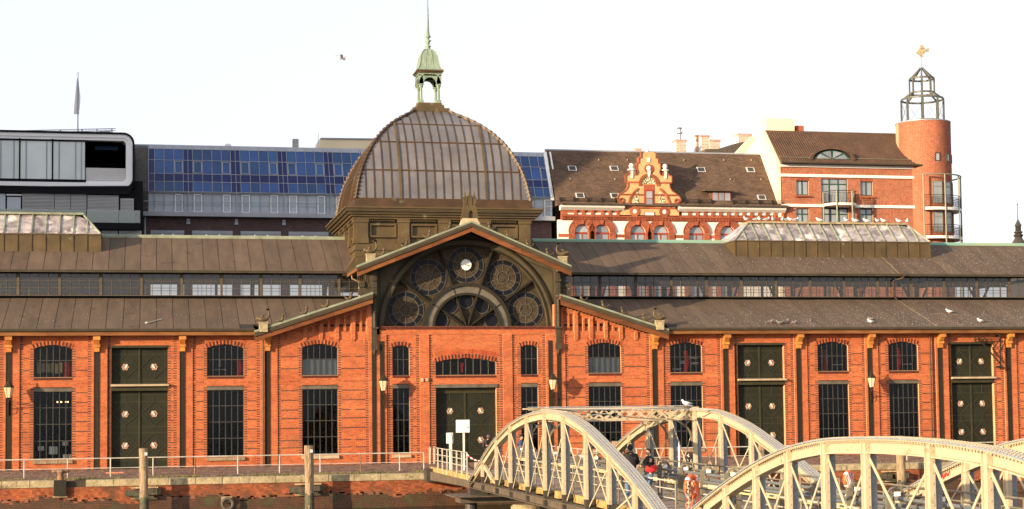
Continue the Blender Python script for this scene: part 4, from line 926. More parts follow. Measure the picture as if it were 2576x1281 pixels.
for k in range(6): x0 = -6.72+k*.26; MB().box(x0, x0+rr.uniform(.14, .22), .5, .53, 5.75-rr.uniform(0, .2), 6.35-rr.uniform(0, .12)).build('reflection_patch', 'gold', hall)  # gold boxes stand in for yellowish reflections in the window glass
for x0, x1, z0, z1 in ((33.05, 33.3, 6.0, 6.2), (33.6, 34.2, 6.3, 6.45), (33.7, 34.25, 5.95, 6.1), (32.5, 33.1, 5.6, 5.72), (42.9+.55, 44.2, 5.85, 5.9), (48.4, 49.1, 5.85, 5.9), (3.6, 4.3, 5.8, 5.86), (3.85, 3.98, 6.0, 6.5)): MB().box(x0, x1, .5, .55, z0, z1).build('pale_shelf', 'blind', hall)
# wall lanterns
def lantern(V, p, lab, yj=-.85):
    x = W(V[0], V[1], yj)[0]; z = W(V[0], V[1], yj)[1]
    t = empty('wall_lantern', (p, 0, z-1), lab, 'wall lamp', 'wall lanterns on the brick piers')
    MB().lathe([(.14, z-.36), (.285, z+.24)], x, yj, 6).build('lamp_shade', 'lampglass', t)
    m = MB().lathe([(.32, z+.24), (.3, z+.28), (.13, z+.5), (.1, z+.58), (.04, z+.6), (.03, z+.78), (0, z+.82)], x, yj, 6).lathe([(.0, z-.42), (.1, z-.40), (.15, z-.35)], x, yj, 6)
    for k in range(6): a = 2*pi*k/6; m.beam((x+.14*cos(a), yj+.14*sin(a), z-.36), (x+.285*cos(a), yj+.285*sin(a), z+.24), .018, .018)
    m.build('lamp_cap', 'iron', t)
    m = MB().tube([(x, yj, z-.4), (x, yj, z-.62), (x*.5+p*.5, -.45, z-.8), (p, -.15, z-1.0)], .03, 6).tube([(p, -.15, z-.55), (p+(x-p)*.6, yj*.65, z-.58), (x, yj, z-.55)], .022, 6).tube([(p, -.15, z-1.35), (p+(x-p)*.3, -.3, z-1.2), (p+(x-p)*.25, -.35, z-.85), (p, -.2, z-.7)], .02, 5)
    m.box(p-.04, p+.04, -.17, -.1, z-1.4, z-.5); m.build('wall_bracket', 'iron', t)
lantern((22, 985), -8.28, 'old gas style lantern on the pier at the far left edge')
lantern((965, 968), 13.78, 'old gas style lantern left of the central gate')
lantern((1391, 965), 24.5, 'old gas style lantern right of the central gate')
lantern((2192, 960), 45.8, 'old gas style lantern between the two windows left of the hoist bracket')
# ================================================================ buildings behind
def wallquad(mb, px, Y, d=.4):        # polygon given in picture pixels, standing at depth Y
    P = [W(x, y, Y) for x, y in px]; mb.prism(P, Y, Y+d); return mb
def PX(ox, oy, s):                    # zoom-window pixel -> picture pixel
    return lambda a, b: ((ox+a/s)/1.4907, (oy+b/s)/1.4907)
# --- office block with the rounded white frame
YB = 38.
o1 = empty('office_block', (-8, YB+6, 0), 'modern office block with a rounded pale frame, wide glazing and blinds below', 'building')
f = PX(0, 440, 2.784); w1 = lambda a, b, Y=YB: W(*f(a, b), Y)
xr, zt_ = w1(1405, 150); _, zb_ = w1(1000, 745)
zt_ = w1(900, 152)[1]
def rrect(x0, x1, z0, z1, r, n=8, left=False):
    P = [(x0, z0)]+[(x1-r+r*sin(pi/2*i/n), z0+r-r*cos(pi/2*i/n)) for i in range(n+1)]+[(x1-r+r*cos(pi/2*i/n), z1-r+r*sin(pi/2*i/n)) for i in range(n+1)]+[(x0, z1)]
    return P
def frame_ring(x0, xo, zo0, zo1, ro, xi, zi0, zi1, ri, y0, y1):
    A = rrect(x0, xo, zo0, zo1, ro); B = rrect(x0, xi, zi0, zi1, ri); m = MB(); n = len(A)
    v = [(x, y0, z) for x, z in A]+[(x, y0, z) for x, z in B]+[(x, y1, z) for x, z in A]+[(x, y1, z) for x, z in B]
    fs = []
    for i in range(n-1): fs += [(i, i+1, n+i+1, n+i), (2*n+i, 2*n+i+1, i+1, i), (n+i, n+i+1, 3*n+i+1, 3*n+i)]
    return m.add(v, fs)
XL = -17.
z_ot, z_ob = zt_, w1(600, 742)[1]; R_ = .9
frame_ring(XL, xr, z_ob, z_ot, R_, xr-.16, z_ob+.16, z_ot-.16, R_-.14, YB-.1, YB+12).build('dark_rim', 'dark_panel', o1)
zi1, zi0 = w1(1000, 238)[1], w1(1000, 660)[1]; xi = w1(1313, 400)[0]
frame_ring(XL, xr-.16, z_ob+.16, z_ot-.16, R_-.14, xi+.25, zi0-.25, zi1+.22, .5, YB, YB+2).build('white_frame', 'panel_white', o1)
frame_ring(XL, xi+.26, zi0-.27, zi1+.24, .5, xi, zi0, zi1, .28, YB+.09, YB+2).build('inner_frame', 'panel_white', o1)
MB().box(XL, xr-.2, YB+9, YB+12, z_ob+.1, z_ot-.1).box(XL, w1(860, 0)[0]-.1, YB+.8, YB+.9, zi0, zi1).box(XL, xr-.2, YB+.9, YB+9, z_ob+.3, zi0).box(XL, xr-.2, YB+.9, YB+9, zi1, z_ot-.3).box(xi, xr-.2, YB+.9, YB+9, zi0, zi1).build('loggia_wall', 'dark_panel', o1)
gz0, gz1 = w1(400, 642)[1], w1(400, 245)[1]; gx1 = w1(893, 400)[0]
gx = [XL]+[w1(a, 400)[0] for a in (-340, -140, 205, 548)]+[gx1]
for a, b in zip(gx[:-1], gx[1:]):
    piece('glass_pane', a+.06, b-.06, YB+.12, YB+.16, gz0, gz1, 'office', o1)
    MB().box(a-.06, a+.06, YB+.05, YB+.3, gz0-.2, gz1+.2).build('mullion', 'dark_panel', o1)
m = MB()
for a in (-200, 8, 145, 273, 487, 617, 790, 850): x = w1(a, 400)[0]; m.box(x-.055, x+.055, YB+.09, YB+.12, gz0, gz1)
m.build('inner_mullion', 'alu', o1, kind='stuff')
MB().box(XL, gx1+.05, YB+.05, YB+.3, gz0-.22, gz0-.0).box(XL, gx1+.05, YB+.05, YB+.3, gz1, gz1+.15).build('glazing_rail', 'dark_panel', o1)
MB().box(gx1, xi-.02, YB+.3, YB+.34, w1(1100, 655)[1], w1(1100, 525)[1]).build('balcony_screen', 'blind', o1)
MB().box(w1(980, 0)[0], w1(1225, 0)[0], YB+3, YB+5, zi1-.34, zi1-.02).build('ceiling_light_well', 'blue_a', o1)
# lower storeys
zs = w1(600, 795)[1]; MB().box(XL, w1(1400, 0)[0], YB+.32, YB+10, 6, z_ob).build('lower_wall', 'dark_panel', o1)
MB().prism([(XL, z_ob), (XL, zs), (w1(1340, 800)[0], zs), (w1(1400, 760)[0], z_ob+.3)], YB-.05, YB+6).build('soffit', 'dark_panel', o1)
bl = MB(); nb = 0
for a, b, za, zb_ in ((235, 568, 790, 945), (573, 738, 790, 945), (743, 905, 790, 945), (915, 1240, 808, 1085), (1258, 1398, 843, 1080), (1065, 1232, 1180, 1245), (1245, 1480, 1180, 1245)):
    xa_, xb_ = w1(a, 0)[0], w1(b, 0)[0]; z1_, z0_ = w1(a, za)[1], w1(a, zb_)[1]-.2
    MB().box(xa_, xb_, YB+.22, YB+.32, z0_, z1_).build('window', 'alu', o1)
    k = MB(); z = z0_
    while z < z1_-.05: k.prism_yz([(YB+.12, z), (YB+.20, z+.07), (YB+.21, z+.07), (YB+.13, z)], xa_+.02, xb_-.02); z += .115
    k.build('blind_slats', 'blind', o1, kind='stuff')
for a, b, t in ((-200, 60, 795), (78, 220, 828)): piece('glass_pane', w1(a, 0)[0], w1(b, 0)[0], YB+.17, YB+.22, w1(0, 980)[1], w1(0, t)[1], 'pale_glass', o1)
MB().box(w1(72, 0)[0], w1(230, 0)[0], YB+.12, YB+.225, w1(0, 812)[1], w1(0, 798)[1]).build('blind_box', 'panel_white', o1)
MB().box(XL, w1(1468, 0)[0], YB-.3, YB+.32, w1(0, 1160)[1], w1(0, 1092)[1]).build('balcony_slab', 'dark_panel', o1)
for a, b in ((-100, 500), (505, 905), (912, 1238), (1242, 1465)):
    MB().box(w1(a, 0)[0], w1(b, 0)[0], YB-.25, YB-.23, w1(0, 1090)[1], w1(0, 958)[1]).build('railing_glass', 'rail_glass', o1)
MB().box(w1(1400, 0)[0], w1(1492, 0)[0], YB+.4, YB+10, 6, w1(1450, 660)[1]).build('side_wall', 'dark_panel', o1)
# roof screen and flag
m = MB(); n = MB(); A = w1(-100, 125), w1(1180, 95)
n1 = [w1(a, 100)[0] for a in (-40, 175, 400, 622, 850, 1010, 1165)]
for x in n1: t = (x-A[0][0])/(A[1][0]-A[0][0]); m.box(x-.05, x+.05, YB+1, YB+1.08, z_ot-.1, A[0][1]+(A[1][1]-A[0][1])*t)
for k in (0, .18): m.beam((A[0][0], YB+1.04, A[0][1]-k), (A[1][0]+.2, YB+1.04, A[1][1]-k*1), .05, .05)
m.beam((A[0][0], YB+1.04, z_ot+.12), (A[1][0]+.2, YB+1.04, z_ot+.12), .05, .05); m.box(n1[5]+.1, n1[6]-.1, YB+1, YB+1.05, z_ot, A[1][1]-.25)
for i in range(90): x = A[0][0]+(A[1][0]-A[0][0])*i/90; t = i/90; m.box(x, x+.03, YB+1.02, YB+1.04, A[0][1]+(A[1][1]-A[0][1])*t-.25, A[0][1]+(A[1][1]-A[0][1])*t)
m.build('roof_screen', 'alu', o1)
fx, fz = W(196.4, 184, YB+1.); fb = W(196.4, 331, YB+1.)[1]
fl = empty('flagpole', (fx, YB+1, fb-.3), 'tall flagpole with a limp pale flag on the office roof', 'flagpole')
MB().tube([(fx, YB+1, fb-.3), (fx, YB+1, fz)], [.055, .03], 8).ell((fx, YB+1, fz), (.06, .06, .06), 6, 4).box(fx-.25, fx+.25, YB+.8, YB+1.2, fb-.35, fb-.1).build('pole', 'alu', fl)
v = []; N = 10
for i in range(N+1):
    z = fz-.45-(W(0, 184, YB)[1]-W(0, 290, YB)[1]-.45)*i/N; wl = -.08-.26*(i/N)**.8; wr = .02+.17*min(1, i/5)-.1*max(0, (i-6)/4)
    v += [(fx+wl, YB+.95, z), (fx+wl*.5, YB+.8, z), (fx, YB+1.08, z), (fx+wr*.6, YB+.9, z), (fx+wr, YB+1.0, z)]
MB().add(v, [(5*i+k, 5*i+k+1, 5*i+6+k, 5*i+5+k) for i in range(N) for k in range(4)]).build('flag', 'flag', fl, smooth=True)
# --- blue glazed mansard building
YC = 45.
o2 = empty('glazed_mansard_block', (18, YC+6, 0), 'long block with sloping blue glass roof storeys over dark brown brick', 'building')
g = PX(500, 500, 2.927); w2 = lambda a, b, Y=YC: W(*g(a, b), Y)
BK = 2.8
zt2 = w2(1100, 150, YC+BK)[1]; zb2 = w2(1100, 650)[1]; zr = lambda t: (YC+BK*t, zb2+(zt2-zb2)*t)   # along the slope
x165 = w2(165, 650)[0]; bw2 = (w2(1130, 650)[0]-w2(603, 650)[0]); xm = w2(603, 650)[0]
cols = [x165]
off = [-53/527, 0, 52/527, 160/527, 265/527, 372/527]
lay = []
for k in range(-1, 9):
    for j, o_ in enumerate(off): lay.append((xm+bw2*(k+o_), 'b' if j in (0, 1) else 'a', j))
lay = [t for t in lay if t[0] > x165-.1]
xend = W(1386, 500, YC)[0]; lay = [t for t in lay if t[0] < xend+.3]
lay.insert(0, (x165, 'b', 9)) if lay[0][0] > x165+.2 else None
rows = [(.0, .215), (.215, .385), (.385, .68), (.68, .925)]
sl_ = MB()
for i in range(len(lay)-1):
    x0, x1 = lay[i][0], lay[i+1][0]; kind = lay[i][1]
    for r, (ta, tb) in enumerate(rows):
        dark = kind == 'b' or r == 1
        (ya, za), (yb_, zb__) = zr(ta+.008), zr(tb-.008)
        MB().add([(x0+.03, ya, za), (x1-.03, ya, za), (x1-.03, yb_, zb__), (x0+.03, yb_, zb__)], [(0, 1, 2, 3)]).build('sloping_pane', 'blue_b' if dark else 'blue_a', o2)
        if r == 2 and lay[i][2] in (2, 5) : 
            m = MB()
            for p, q in (((x0+.08, ta+.02), (x1-.08, ta+.02)), ((x0+.08, tb-.03), (x1-.08, tb-.03)), ((x0+.08, ta+.02), (x0+.08, tb-.03)), ((x1-.08, ta+.02), (x1-.08, tb-.03))): m.beam((p[0], zr(p[1])[0]-.04, zr(p[1])[1]), (q[0], zr(q[1])[0]-.04, zr(q[1])[1]), .06, .06)
            m.build('casement_frame', 'alu', o2)
for x, _, _ in lay: (ya, za), (yb_, zb__) = zr(0), zr(1.); sl_.beam((x, ya-.03, za), (x, yb_-.03, zb__), .036, .06)
for t in (.0, .215, .385, .68, .925): y, z = zr(t); sl_.beam((x165, y-.02, z), (xend+.3, y-.02, z), .05, .05)
sl_.build('glazing_bars', 'alu', o2)
(ya, za), (yb_, zb__) = zr(.93), zr(1.02); MB().add([(x165-1.2, ya, za), (xend, ya, za), (xend, yb_, zb__), (x165-1.2, yb_, zb__)], [(0, 1, 2, 3)]).build('top_flashing', 'alu', o2)
MB().prism_yz([(YC+.08, zb2), (YC+BK+.08, zt2), (YC+14, zt2), (YC+14, zb2)], x165-1.2, xend+.3).build('roof_body', 'dark_panel', o2)
MB().add([(x165-1.5, YC, zb2-3), (x165, YC, zb2-3), (x165, YC, zb2), (x165+.0, YC+BK, zt2), (x165-1.25, YC+BK, zt2), (x165-1.5, YC, zb2)], [(0, 1, 2, 5), (5, 2, 3, 4)]).add([(x165-1.5, YC, zb2-3), (x165-1.5, YC, zb2), (x165-1.25, YC+BK, zt2), (x165-1.25, YC+12, zt2), (x165-1.5, YC+12, zb2-3)], [(0, 1, 2, 3, 4)]).build('end_cladding', 'steel_dark', o2)
z86, z91 = w2(0, 868)[1]+.05, w2(0, 908)[1]
zw0 = w2(1100, 872)[1]; zw1 = zb2-.12
for i in range(len(lay)-1):
    x0, x1 = lay[i][0], lay[i+1][0]; piece('storey_pane', x0+.03, x1-.03, YC+.30, YC+.34, zw0, zw1, 'pale_glass', o2)
    if lay[i][2] in (2, 5):
        m = MB().box(x0+.06, x0+.14, YC+.22, YC+.3, zw0, zw1-.05).box(x1-.14, x1-.06, YC+.22, YC+.3, zw0, zw1-.05).box(x0+.06, x1-.06, YC+.215, YC+.3, zw1-.13, zw1-.05).box(x0+.06, x1-.06, YC+.215, YC+.3, zw0, zw0+.08); m.build('casement_frame', 'panel_white', o2)
m = MB()
for x, _, _ in lay: m.box(x-.025, x+.025, YC+.2, YC+.3, zw0, zw1)
m.box(x165-.2, xend, YC+.1, YC+.35, zb2-.12, zb2+.02).box(x165, xend, YC+.27, YC+.3, zw0+.62, zw0+.66); m.build('window_bars', 'alu', o2)
m = MB(); zr_ = w2(1100, 765)[1]; m.tube([(x165-.4, YC-.5, zr_), (xend, YC-.5, zr_)], .035, 6); m.tube([(x165-.2, YC-.5, zr_-.55), (xend, YC-.5, zr_-.55)], .012, 4)
for k in range(-1, 9):
    x = xm+bw2*k
    if x165-.5 < x < xend: m.box(x-.03, x+.03, YC-.53, YC-.47, zw0-.1, zr_+.9)
m.build('balcony_rail', 'alu', o2)
MB().box(x165-.9, xend+.2, YC-.65, YC+.4, zw0-.42, zw0-.05).build('ledge', 'alu', o2)
zwb = w2(1100, 1072)[1]; wins2 = [(w2(a, 0)[0], w2(b, 0)[0]) for a, b in ((192, 558), (645, 1088), (1175, 1615), (1700, 2135))]; wins2 += [(wins2[-1][0]+bw2*k, wins2[-1][1]+bw2*k) for k in range(1, 5) if wins2[-1][1]+bw2*k < xend]
br, _, bk = courses(x165-.6, xend, 9.0, zw0-.42, YC+.05, [rect(a, b, 5, zwb) for a, b in wins2], ch=.10, ln=.30, jt=.012, seed=9)
bw_ = boxes_mesh(bk, 'wall', 'brown_mortar', o2); emit_bricks(br, 'brick', 'brown_brick', bw_, 300, stuffname='bricks')
for a, b in wins2:
    MB().box(a, b, YC, YC+.3, zwb-.28, zwb).build('shutter_box', 'alu', o2)
    m = MB(); t = b-a
    for p, q in ((0, .34), (.36, .66), (.68, 1.)): m.box(a+t*p, a+t*q, YC+.12, YC+.2, zwb-2, zwb-.28)
    wn = m.build('window', 'panel_white', o2)
    for p, q in ((0, .34), (.36, .66), (.68, 1.)): piece('pane', a+t*p+.07, a+t*q-.07, YC+.1, YC+.12, zwb-2, zwb-.36, 'pale_glass', wn)
for k in range(-1, 8):
    x = xm+bw2*k; z = w2(600, 968)[1]
    if x > x165-.3 and x < xend: MB().box(x-.16, x+.16, YC-.15, YC+.06, z-.24, z-.02).box(x-.13, x+.13, YC-.1, YC+.06, z+.02, z+.24).build('wall_light', 'alu', o2)
MB().tube([(w2(128, 0)[0], YC-.1, w2(0, 895)[1]), (w2(128, 0)[0], YC-.1, 8)], .09, 8).build('downpipe', 'alu', o2)
for a, b, c, d, nm in ((1025, 1095, 92, 150, 'roof_vent'), ):
    m = MB(); x = (w2(a, 0)[0]+w2(b, 0)[0])/2; r = (w2(b, 0)[0]-w2(a, 0)[0])/2; m.lathe([(r, zt2-.1), (r, w2(0, c, YC+4)[1]-.1), (r*.6, w2(0, c, YC+4)[1]), (0, w2(0, c, YC+4)[1]+.02)], x, YC+4, 16); m.build('roof_vent', 'panel_white', o2)
a, b = w2(1748, 0, YC+4)[0], w2(1808, 0, YC+4)[0]; t = w2(1778, 66, YC+4)[1]; m = MB().box(a, b, YC+3.7, YC+4.3, zt2-.1, t)
for k in range(10): m.box(a-.02, b+.02, YC+3.66, YC+4.3, zt2+.1+(t-zt2-.1)*k/10, zt2+.1+(t-zt2-.1)*(k+.45)/10)
m.build('vent_louvre', 'blind', o2)
P = [W(x, y, YC+7) for x, y in (W and [(800, 378), (806, 350), (960, 352), (960, 378)])]; MB().prism(P, YC+7, YC+12).build('roof_house', 'render_c', o2)
MB().prism([(P[1][0], P[1][1]), (P[2][0], P[2][1]), (P[2][0], P[2][1]+.12), (P[1][0], P[1][1]+.12)], YC+6.9, YC+12).build('roof_house_cap', 'alu', o2)
MB().tube([(w2(2028, 0, YC+6)[0], YC+6, zt2), (w2(2028, 0, YC+6)[0], YC+6, w2(2028, 0, YC+6)[1])], .025, 5).build('aerial', 'alu', o2)
# sloping metal party gable at the right end
MB().beam((xend+.1, YC-.1, zb2-.3), (xend+.1, YC+BK-.1, zt2+.1), .3, .16).beam((xend+.6, YC-.1, zb2-.3), (xend+.6, YC+BK-.1, zt2+.1), .12, .16).build('party_flashing', 'white', o2)
# --- white house with the ornate gable
YD = 44.
o3 = empty('gabled_town_house', (46, YD+6, 0), 'white town house with red brick arches, brown shingle roof and a stepped yellow brick gable', 'building')
h = PX(2050, 550, 3.4615); w3 = lambda a, b, Y=YD: W(*h(a, b), Y)
h2 = PX(2000, 500, 2.562); w4 = lambda a, b, Y=YD: W(*h2(a, b), Y)
hx0, hx1 = w4(235, 800)[0], w4(2395, 800)[0]; zE = w4(1300, 700)[1]; BK3 = 4.6; zR = w4(1300, 190, YD+BK3)[1]
sl3 = lambda t: (YD-.3+BK3*t, zE+(zR-zE)*t)
dk_ops = []
# shingles: one row after another
sh = []; nrow = 52; rr = random.Random(8)
rb = MB().prism_yz([(YD-.3, zE-.05), (sl3(1)[0], sl3(1)[1]-.05), (YD+13, sl3(1)[1]-.05), (YD+13, zE)], hx0, hx1+.5).build('roof', 'slate', o3)
Ssh = MB()
for r in range(nrow):
    t0, t1 = r/nrow, (r+1.15)/nrow; x = hx0+rr.uniform(-.2, 0)
    while x < hx1+.3:
        w_ = rr.uniform(.28, .36); (ya, za), (yb_, zb__) = sl3(t0), sl3(min(t1, 1)); d = rr.uniform(.035, .05)
        Ssh.add([(x, ya-d, za), (x+w_-.01, ya-d, za), (x+w_-.01, yb_-.005, zb__), (x, yb_-.005, zb__), (x, ya, za-.03), (x+w_-.01, ya, za-.03)], [(0, 1, 2, 3), (4, 5, 1, 0)]); x += w_
Ssh.build('shingles', 'slate', rb, kind='stuff')
MB().box(hx0-.1, hx1+.2, sl3(1)[0]-.1, sl3(1)[0]+.2, sl3(1)[1]-.05, sl3(1)[1]+.08).build('ridge', 'alu', o3)
for a, b in ((365, 340), (768, 340), (1607, 350), (2083, 350), (440, 600), (775, 602), (2190, 615)):
    t = (b-700)/(190-700.); t = max(.03, t); y, z = sl3(t); x = W(*h2(a, b), y)[0]; z = W(*h2(a, b), y)[1]; t = (z-zE)/(zR-zE); y = sl3(t)[0]
    (ya, za), (yb_, zb__) = sl3(t-.045), sl3(t+.045); wd_ = .40
    fr = MB().add([(x-wd_, ya-.12, za), (x+wd_, ya-.12, za), (x+wd_, yb_-.12, zb__), (x-wd_, yb_-.12, zb__), (x-wd_, ya+.1, za-.05), (x+wd_, ya+.1, za-.05), (x+wd_, yb_+.1, zb__), (x-wd_, yb_+.1, zb__)], [(0, 1, 2, 3), (4, 5, 1, 0), (5, 6, 2, 1), (7, 4, 0, 3)]).build('roof_window', 'blind', o3)
    (ya, za), (yb_, zb__) = sl3(t-.033), sl3(t+.038); MB().add([(x-wd_+.1, ya-.135, za), (x+wd_-.1, ya-.135, za), (x+wd_-.1, yb_-.135, zb__), (x-wd_+.1, yb_-.135, zb__)], [(0, 1, 2, 3)]).build('pane', 'steel_dark', fr)
rr = random.Random(4); hk = MB()
for a in (290, 620, 896, 1440, 1825, 2090, 345, 775, 1505, 1888, 2183):
    b = 265 if a in (290, 620, 896, 1440, 1825, 2090) else 450; t = (b-700)/(-510.); y, z = sl3(t); x = W(*h2(a, b), y)[0]; z = W(*h2(a, b), y)[1]; y = sl3((z-zE)/(zR-zE))[0]; hk.box(x-.015, x+.015, y-.12, y, z, z+.16).box(x-.08, x+.07, y-.14, y-.10, z, z+.03)
hk.build('roof_hook', 'stone', o3)
for a, b in ((245, 800), (1440, 1700), (1900, 2390)):
    m = MB(); x0, x1 = w4(a, 0)[0], w4(b, 0)[0]; y, z = sl3(.07)
    for q in (0, .14, .28): m.tube([(x0, y-.2, z+q-.05), (x1, y-.2, z+q-.05)], .02, 4)
    for k in range(int((x1-x0)/1.3)+1): m.box(x0+k*1.3-.02, x0+k*1.3+.02, y-.22, y+.1, z-.15, z+.3)
    m.build('snow_guard', 'iron', o3)
# walls
z8 = w4(1300, 845)[1]; z81 = w4(1300, 812)[1]; z75 = w4(1300, 752)[1]
AW = [468, 655, 1000, 1222, 1565, 1862]; arches = []
zsp = w4(1300, 957)[1]
for a in AW:
    x = w4(a, 955)[0]; arches.append((x, .72))
def cut_arch(x, r, zs_): return lambda z: (x-r, x+r) if z <= zs_ else ((x-sqrt(max(r*r-(z-zs_)**2, 0)), x+sqrt(max(r*r-(z-zs_)**2, 0))) if z < zs_+r else None)
K3 = []
z = 10.
opf = [cut_arch(x, r, zsp) for x, r in arches]
while z < z8:
    dz = .06 if z > zsp-.1 else .5; iv = [(hx0, hx1)]
    for q in opf:
        r_ = q(z+dz/2)
        if r_: iv = [t for (u, v) in iv for t in ((u, min(v, r_[0])), (max(u, r_[1]), v)) if t[1]-t[0] > .01]
    for u, v in iv: K3.append((u, v, YD, YD+.4, z, z+dz))
    z += dz
boxes_mesh(K3, 'wall', 'render_w', o3)
MB().box(hx0, hx1, YD+.5, YD+12, 10, zE-.1).build('wall_core', 'inside', o3)
for (x, r), a in zip(arches, AW):
    ro = r+.56; n = 26
    ar = MB().ring(x, zsp, r, ro, YD-.1, YD+.1, 0, pi, 30).box(x-ro, x-r, YD-.1, YD+.1, 10, zsp).box(x+r, x+ro, YD-.1, YD+.1, 10, zsp).build('brick_arch', 'town_mortar', o3)
    m = MB()
    for k in range(n):
        a0, a1 = pi*k/n+.012, pi*(k+1)/n-.012
        for q0, q1 in ((r, r+.26), (r+.28, ro)): m.prism([(x+q0*cos(a0), zsp+q0*sin(a0)), (x+q1*cos(a0), zsp+q1*sin(a0)), (x+q1*cos(a1), zsp+q1*sin(a1)), (x+q0*cos(a1), zsp+q0*sin(a1))], YD-.13, YD-.05)
    z = zsp-.11
    while z > 13.:
        for s in (-1, 1):
            for q0, q1 in (((r, r+.27), (r+.28, ro)) if int(z*9.1) % 2 else ((r, r+.14), (r+.15, r+.42), (r+.43, ro))): m.box(x+min(s*q0, s*q1), x+max(s*q0, s*q1), YD-.12, YD-.05, z, z+.098)
        z -= .11
    m.ring(x, zsp, ro-.03, ro+.04, YD-.16, YD-.05, 0, pi, 30); m.build('arch_bricks', 'town_brick', ar, kind='stuff')
    MB().prism([(x-.09, zsp+r-.03), (x+.09, zsp+r-.03), (x+.17, z8-.0), (x-.17, z8-.0)], YD-.22, YD-.05).build('keystone', 'town_brick', ar)
    m = MB().ring(x, zsp, r-.1, r, YD+.12, YD+.22, 0, pi, 20).box(x-r, x-r+.1, YD+.12, YD+.22, 10, zsp).box(x+r-.1, x+r, YD+.12, YD+.22, 10, zsp).box(x-r, x+r, YD+.1, YD+.22, zsp-.16, zsp).box(x-.05, x+.05, YD+.12, YD+.22, 10, zsp)
    wf = m.build('window', 'red_paint', o3)
    piece('pane', x-r+.1, x-.05, YD+.16, YD+.18, 11, zsp-.16, 'win', wf); piece('pane', x+.05, x+r-.1, YD+.16, YD+.18, 11, zsp-.16, 'win', wf)
    MB().prism([(x+(r-.1)*cos(pi*k/16), zsp+(r-.1)*sin(pi*k/16)) for k in range(17)], YD+.16, YD+.18).build('pane', 'win', wf)
bx = [hx0]+sum([[x-r-.56, x+r+.56] for x, r in arches], [])+[hx1]
for a, b in zip(bx[::2], bx[1::2]):
    if b-a > .15: MB().box(a, b, YD-.03, YD+.02, w4(0, 993)[1]-.0, w4(0, 962)[1]).build('tile_band', 'town_brick', o3)
# dentil course, frieze, cornice
MB().box(hx0+.3, hx1, YD-.12, YD+.3, z8, z81+.2).build('string_course', 'town_brick', o3)
m = MB(); x = hx0+.35
while x < hx1: m.box(x, x+.07, YD-.2, YD-.1, z8+.04, z81-.02); x += .145
m.box(hx0+.3, hx1, YD-.24, YD-.1, z81-.02, z81+.10); m.build('corbel_bricks', 'town_brick', o3, kind='stuff')
for a, b in ((258, 825), (1400, 2392)):
    MB().box(w4(a, 0)[0], w4(b, 0)[0], YD-.02, YD+.3, z81+.1, z75+.05).build('frieze', 'town_brick', o3)
lights = [(333, 383), (408, 458), (580, 643), (505-28, 545), (672, 715), (742, 792)]
for a, b in [(333, 383), (408, 458), (485, 548), (580, 643), (672, 715), (742, 792)]+[(1430+74.5*k, 1478+74.5*k) for k in range(13)]:
    if b > 2390: continue
    x0, x1 = w4(a, 775)[0], w4(b, 775)[0]; z0, z1 = w4(a, 785)[1], w4(a, 768)[1]
    MB().box(x0-.03, x1+.03, YD-.06, YD-.0, z0-.03, z1+.03).build('frieze_panel', 'offwhite', o3); MB().box(x1+.12, x1+.3, YD-.16, YD, z81+.1, z75+.03).box(x1+.09, x1+.33, YD-.2, YD, z75-.06, z75+.03).build('frieze_post', 'town_brick', o3)
for a, b in ((245, 852), (1372, 2395)):
    x0, x1 = w4(a, 0)[0], w4(b, 0)[0]; MB().prism_yz([(YD-.1, z75-.0), (YD-.42, z75+.25), (YD-.5, zE-.04), (YD+.3, zE-.04), (YD+.3, z75)], x0, x1).build('cornice', 'render_w', o3)
    MB().box(x0, x1, YD-.62, YD-.3, zE-.06, zE+.06).build('gutter', 'gutter', o3)
# ornate gable : outline mirrored about its axis
gxc = w3(1318, 500)[0]; U = lambda a: (W(*h(a, 500), YD)[0]-gxc); Zg = lambda b: w3(1318, b)[1]
half = [(1245, 75), (1225, 75), (1225, 148), (1192, 152), (1192, 215), (1165, 220), (1165, 290), (1180, 330), (1165, 370), (1140, 375), (1125, 340), (1120, 312), (1080, 312), (1075, 345), (1050, 372), (1020, 378), (1020, 465), (1050, 480), (1045, 530), (1015, 575), (960, 610), (925, 640), (905, 675), (905, 700), (925, 735), (975, 745), (980, 800), (930, 850), (930, 925)]
LH = [(-(w3(1318, 0)[0]-w3(a, 0)[0]), Zg(b)) for a, b in half]
outl = [(gxc+x, z) for x, z in LH]+[(gxc-x, z) for x, z in LH[::-1]]
outl = outl[::-1]
gbl = MB().prism(outl, YD-.12, YD+.25).build('stepped_gable', 'yellow_brick', o3)
for s in (1, -1):
    m = MB()
    for p, q in zip(LH[:-2], LH[1:-1]): 
        if hypot(p[0]-q[0], p[1]-q[1]) > .04: m.beam((gxc+s*p[0], YD-.0, p[1]), (gxc+s*q[0], YD-.0, q[1]), .40, .07, up=(0, 0, 1) if abs(p[0]-q[0]) > abs(p[1]-q[1]) else (1, 0, 0))
    m.ring(gxc+s*(w3(950, 0)[0]-gxc), Zg(705), .14, .26, YD-.24, YD-.1, 0, 2*pi, 16)
    m.build('gable_edging', 'town_brick', gbl)
m = MB()
for b, a0, a1 in ((468, 1020, 1200), (628, 930, 1250), (800, 975, 1660)):
    for s in (1, -1):
        x0, x1 = sorted((s*(w3(a0, 0)[0]-gxc), s*(w3(a1, 0)[0]-gxc) if a1 < 1318 else 0)); m.box(gxc+x0, gxc+x1, YD-.18, YD-.1, Zg(b)-.07, Zg(b)+.07)
m.ring(gxc, Zg(490), .72, .98, YD-.22, YD-.1, 0, pi, 20).box(gxc-.98, gxc-.72, YD-.22, YD-.1, Zg(510), Zg(490)).box(gxc+.72, gxc+.98, YD-.22, YD-.1, Zg(510), Zg(490))
m.ring(gxc, Zg(290), .27, .42, YD-.22, YD-.1, 0, 2*pi, 20)
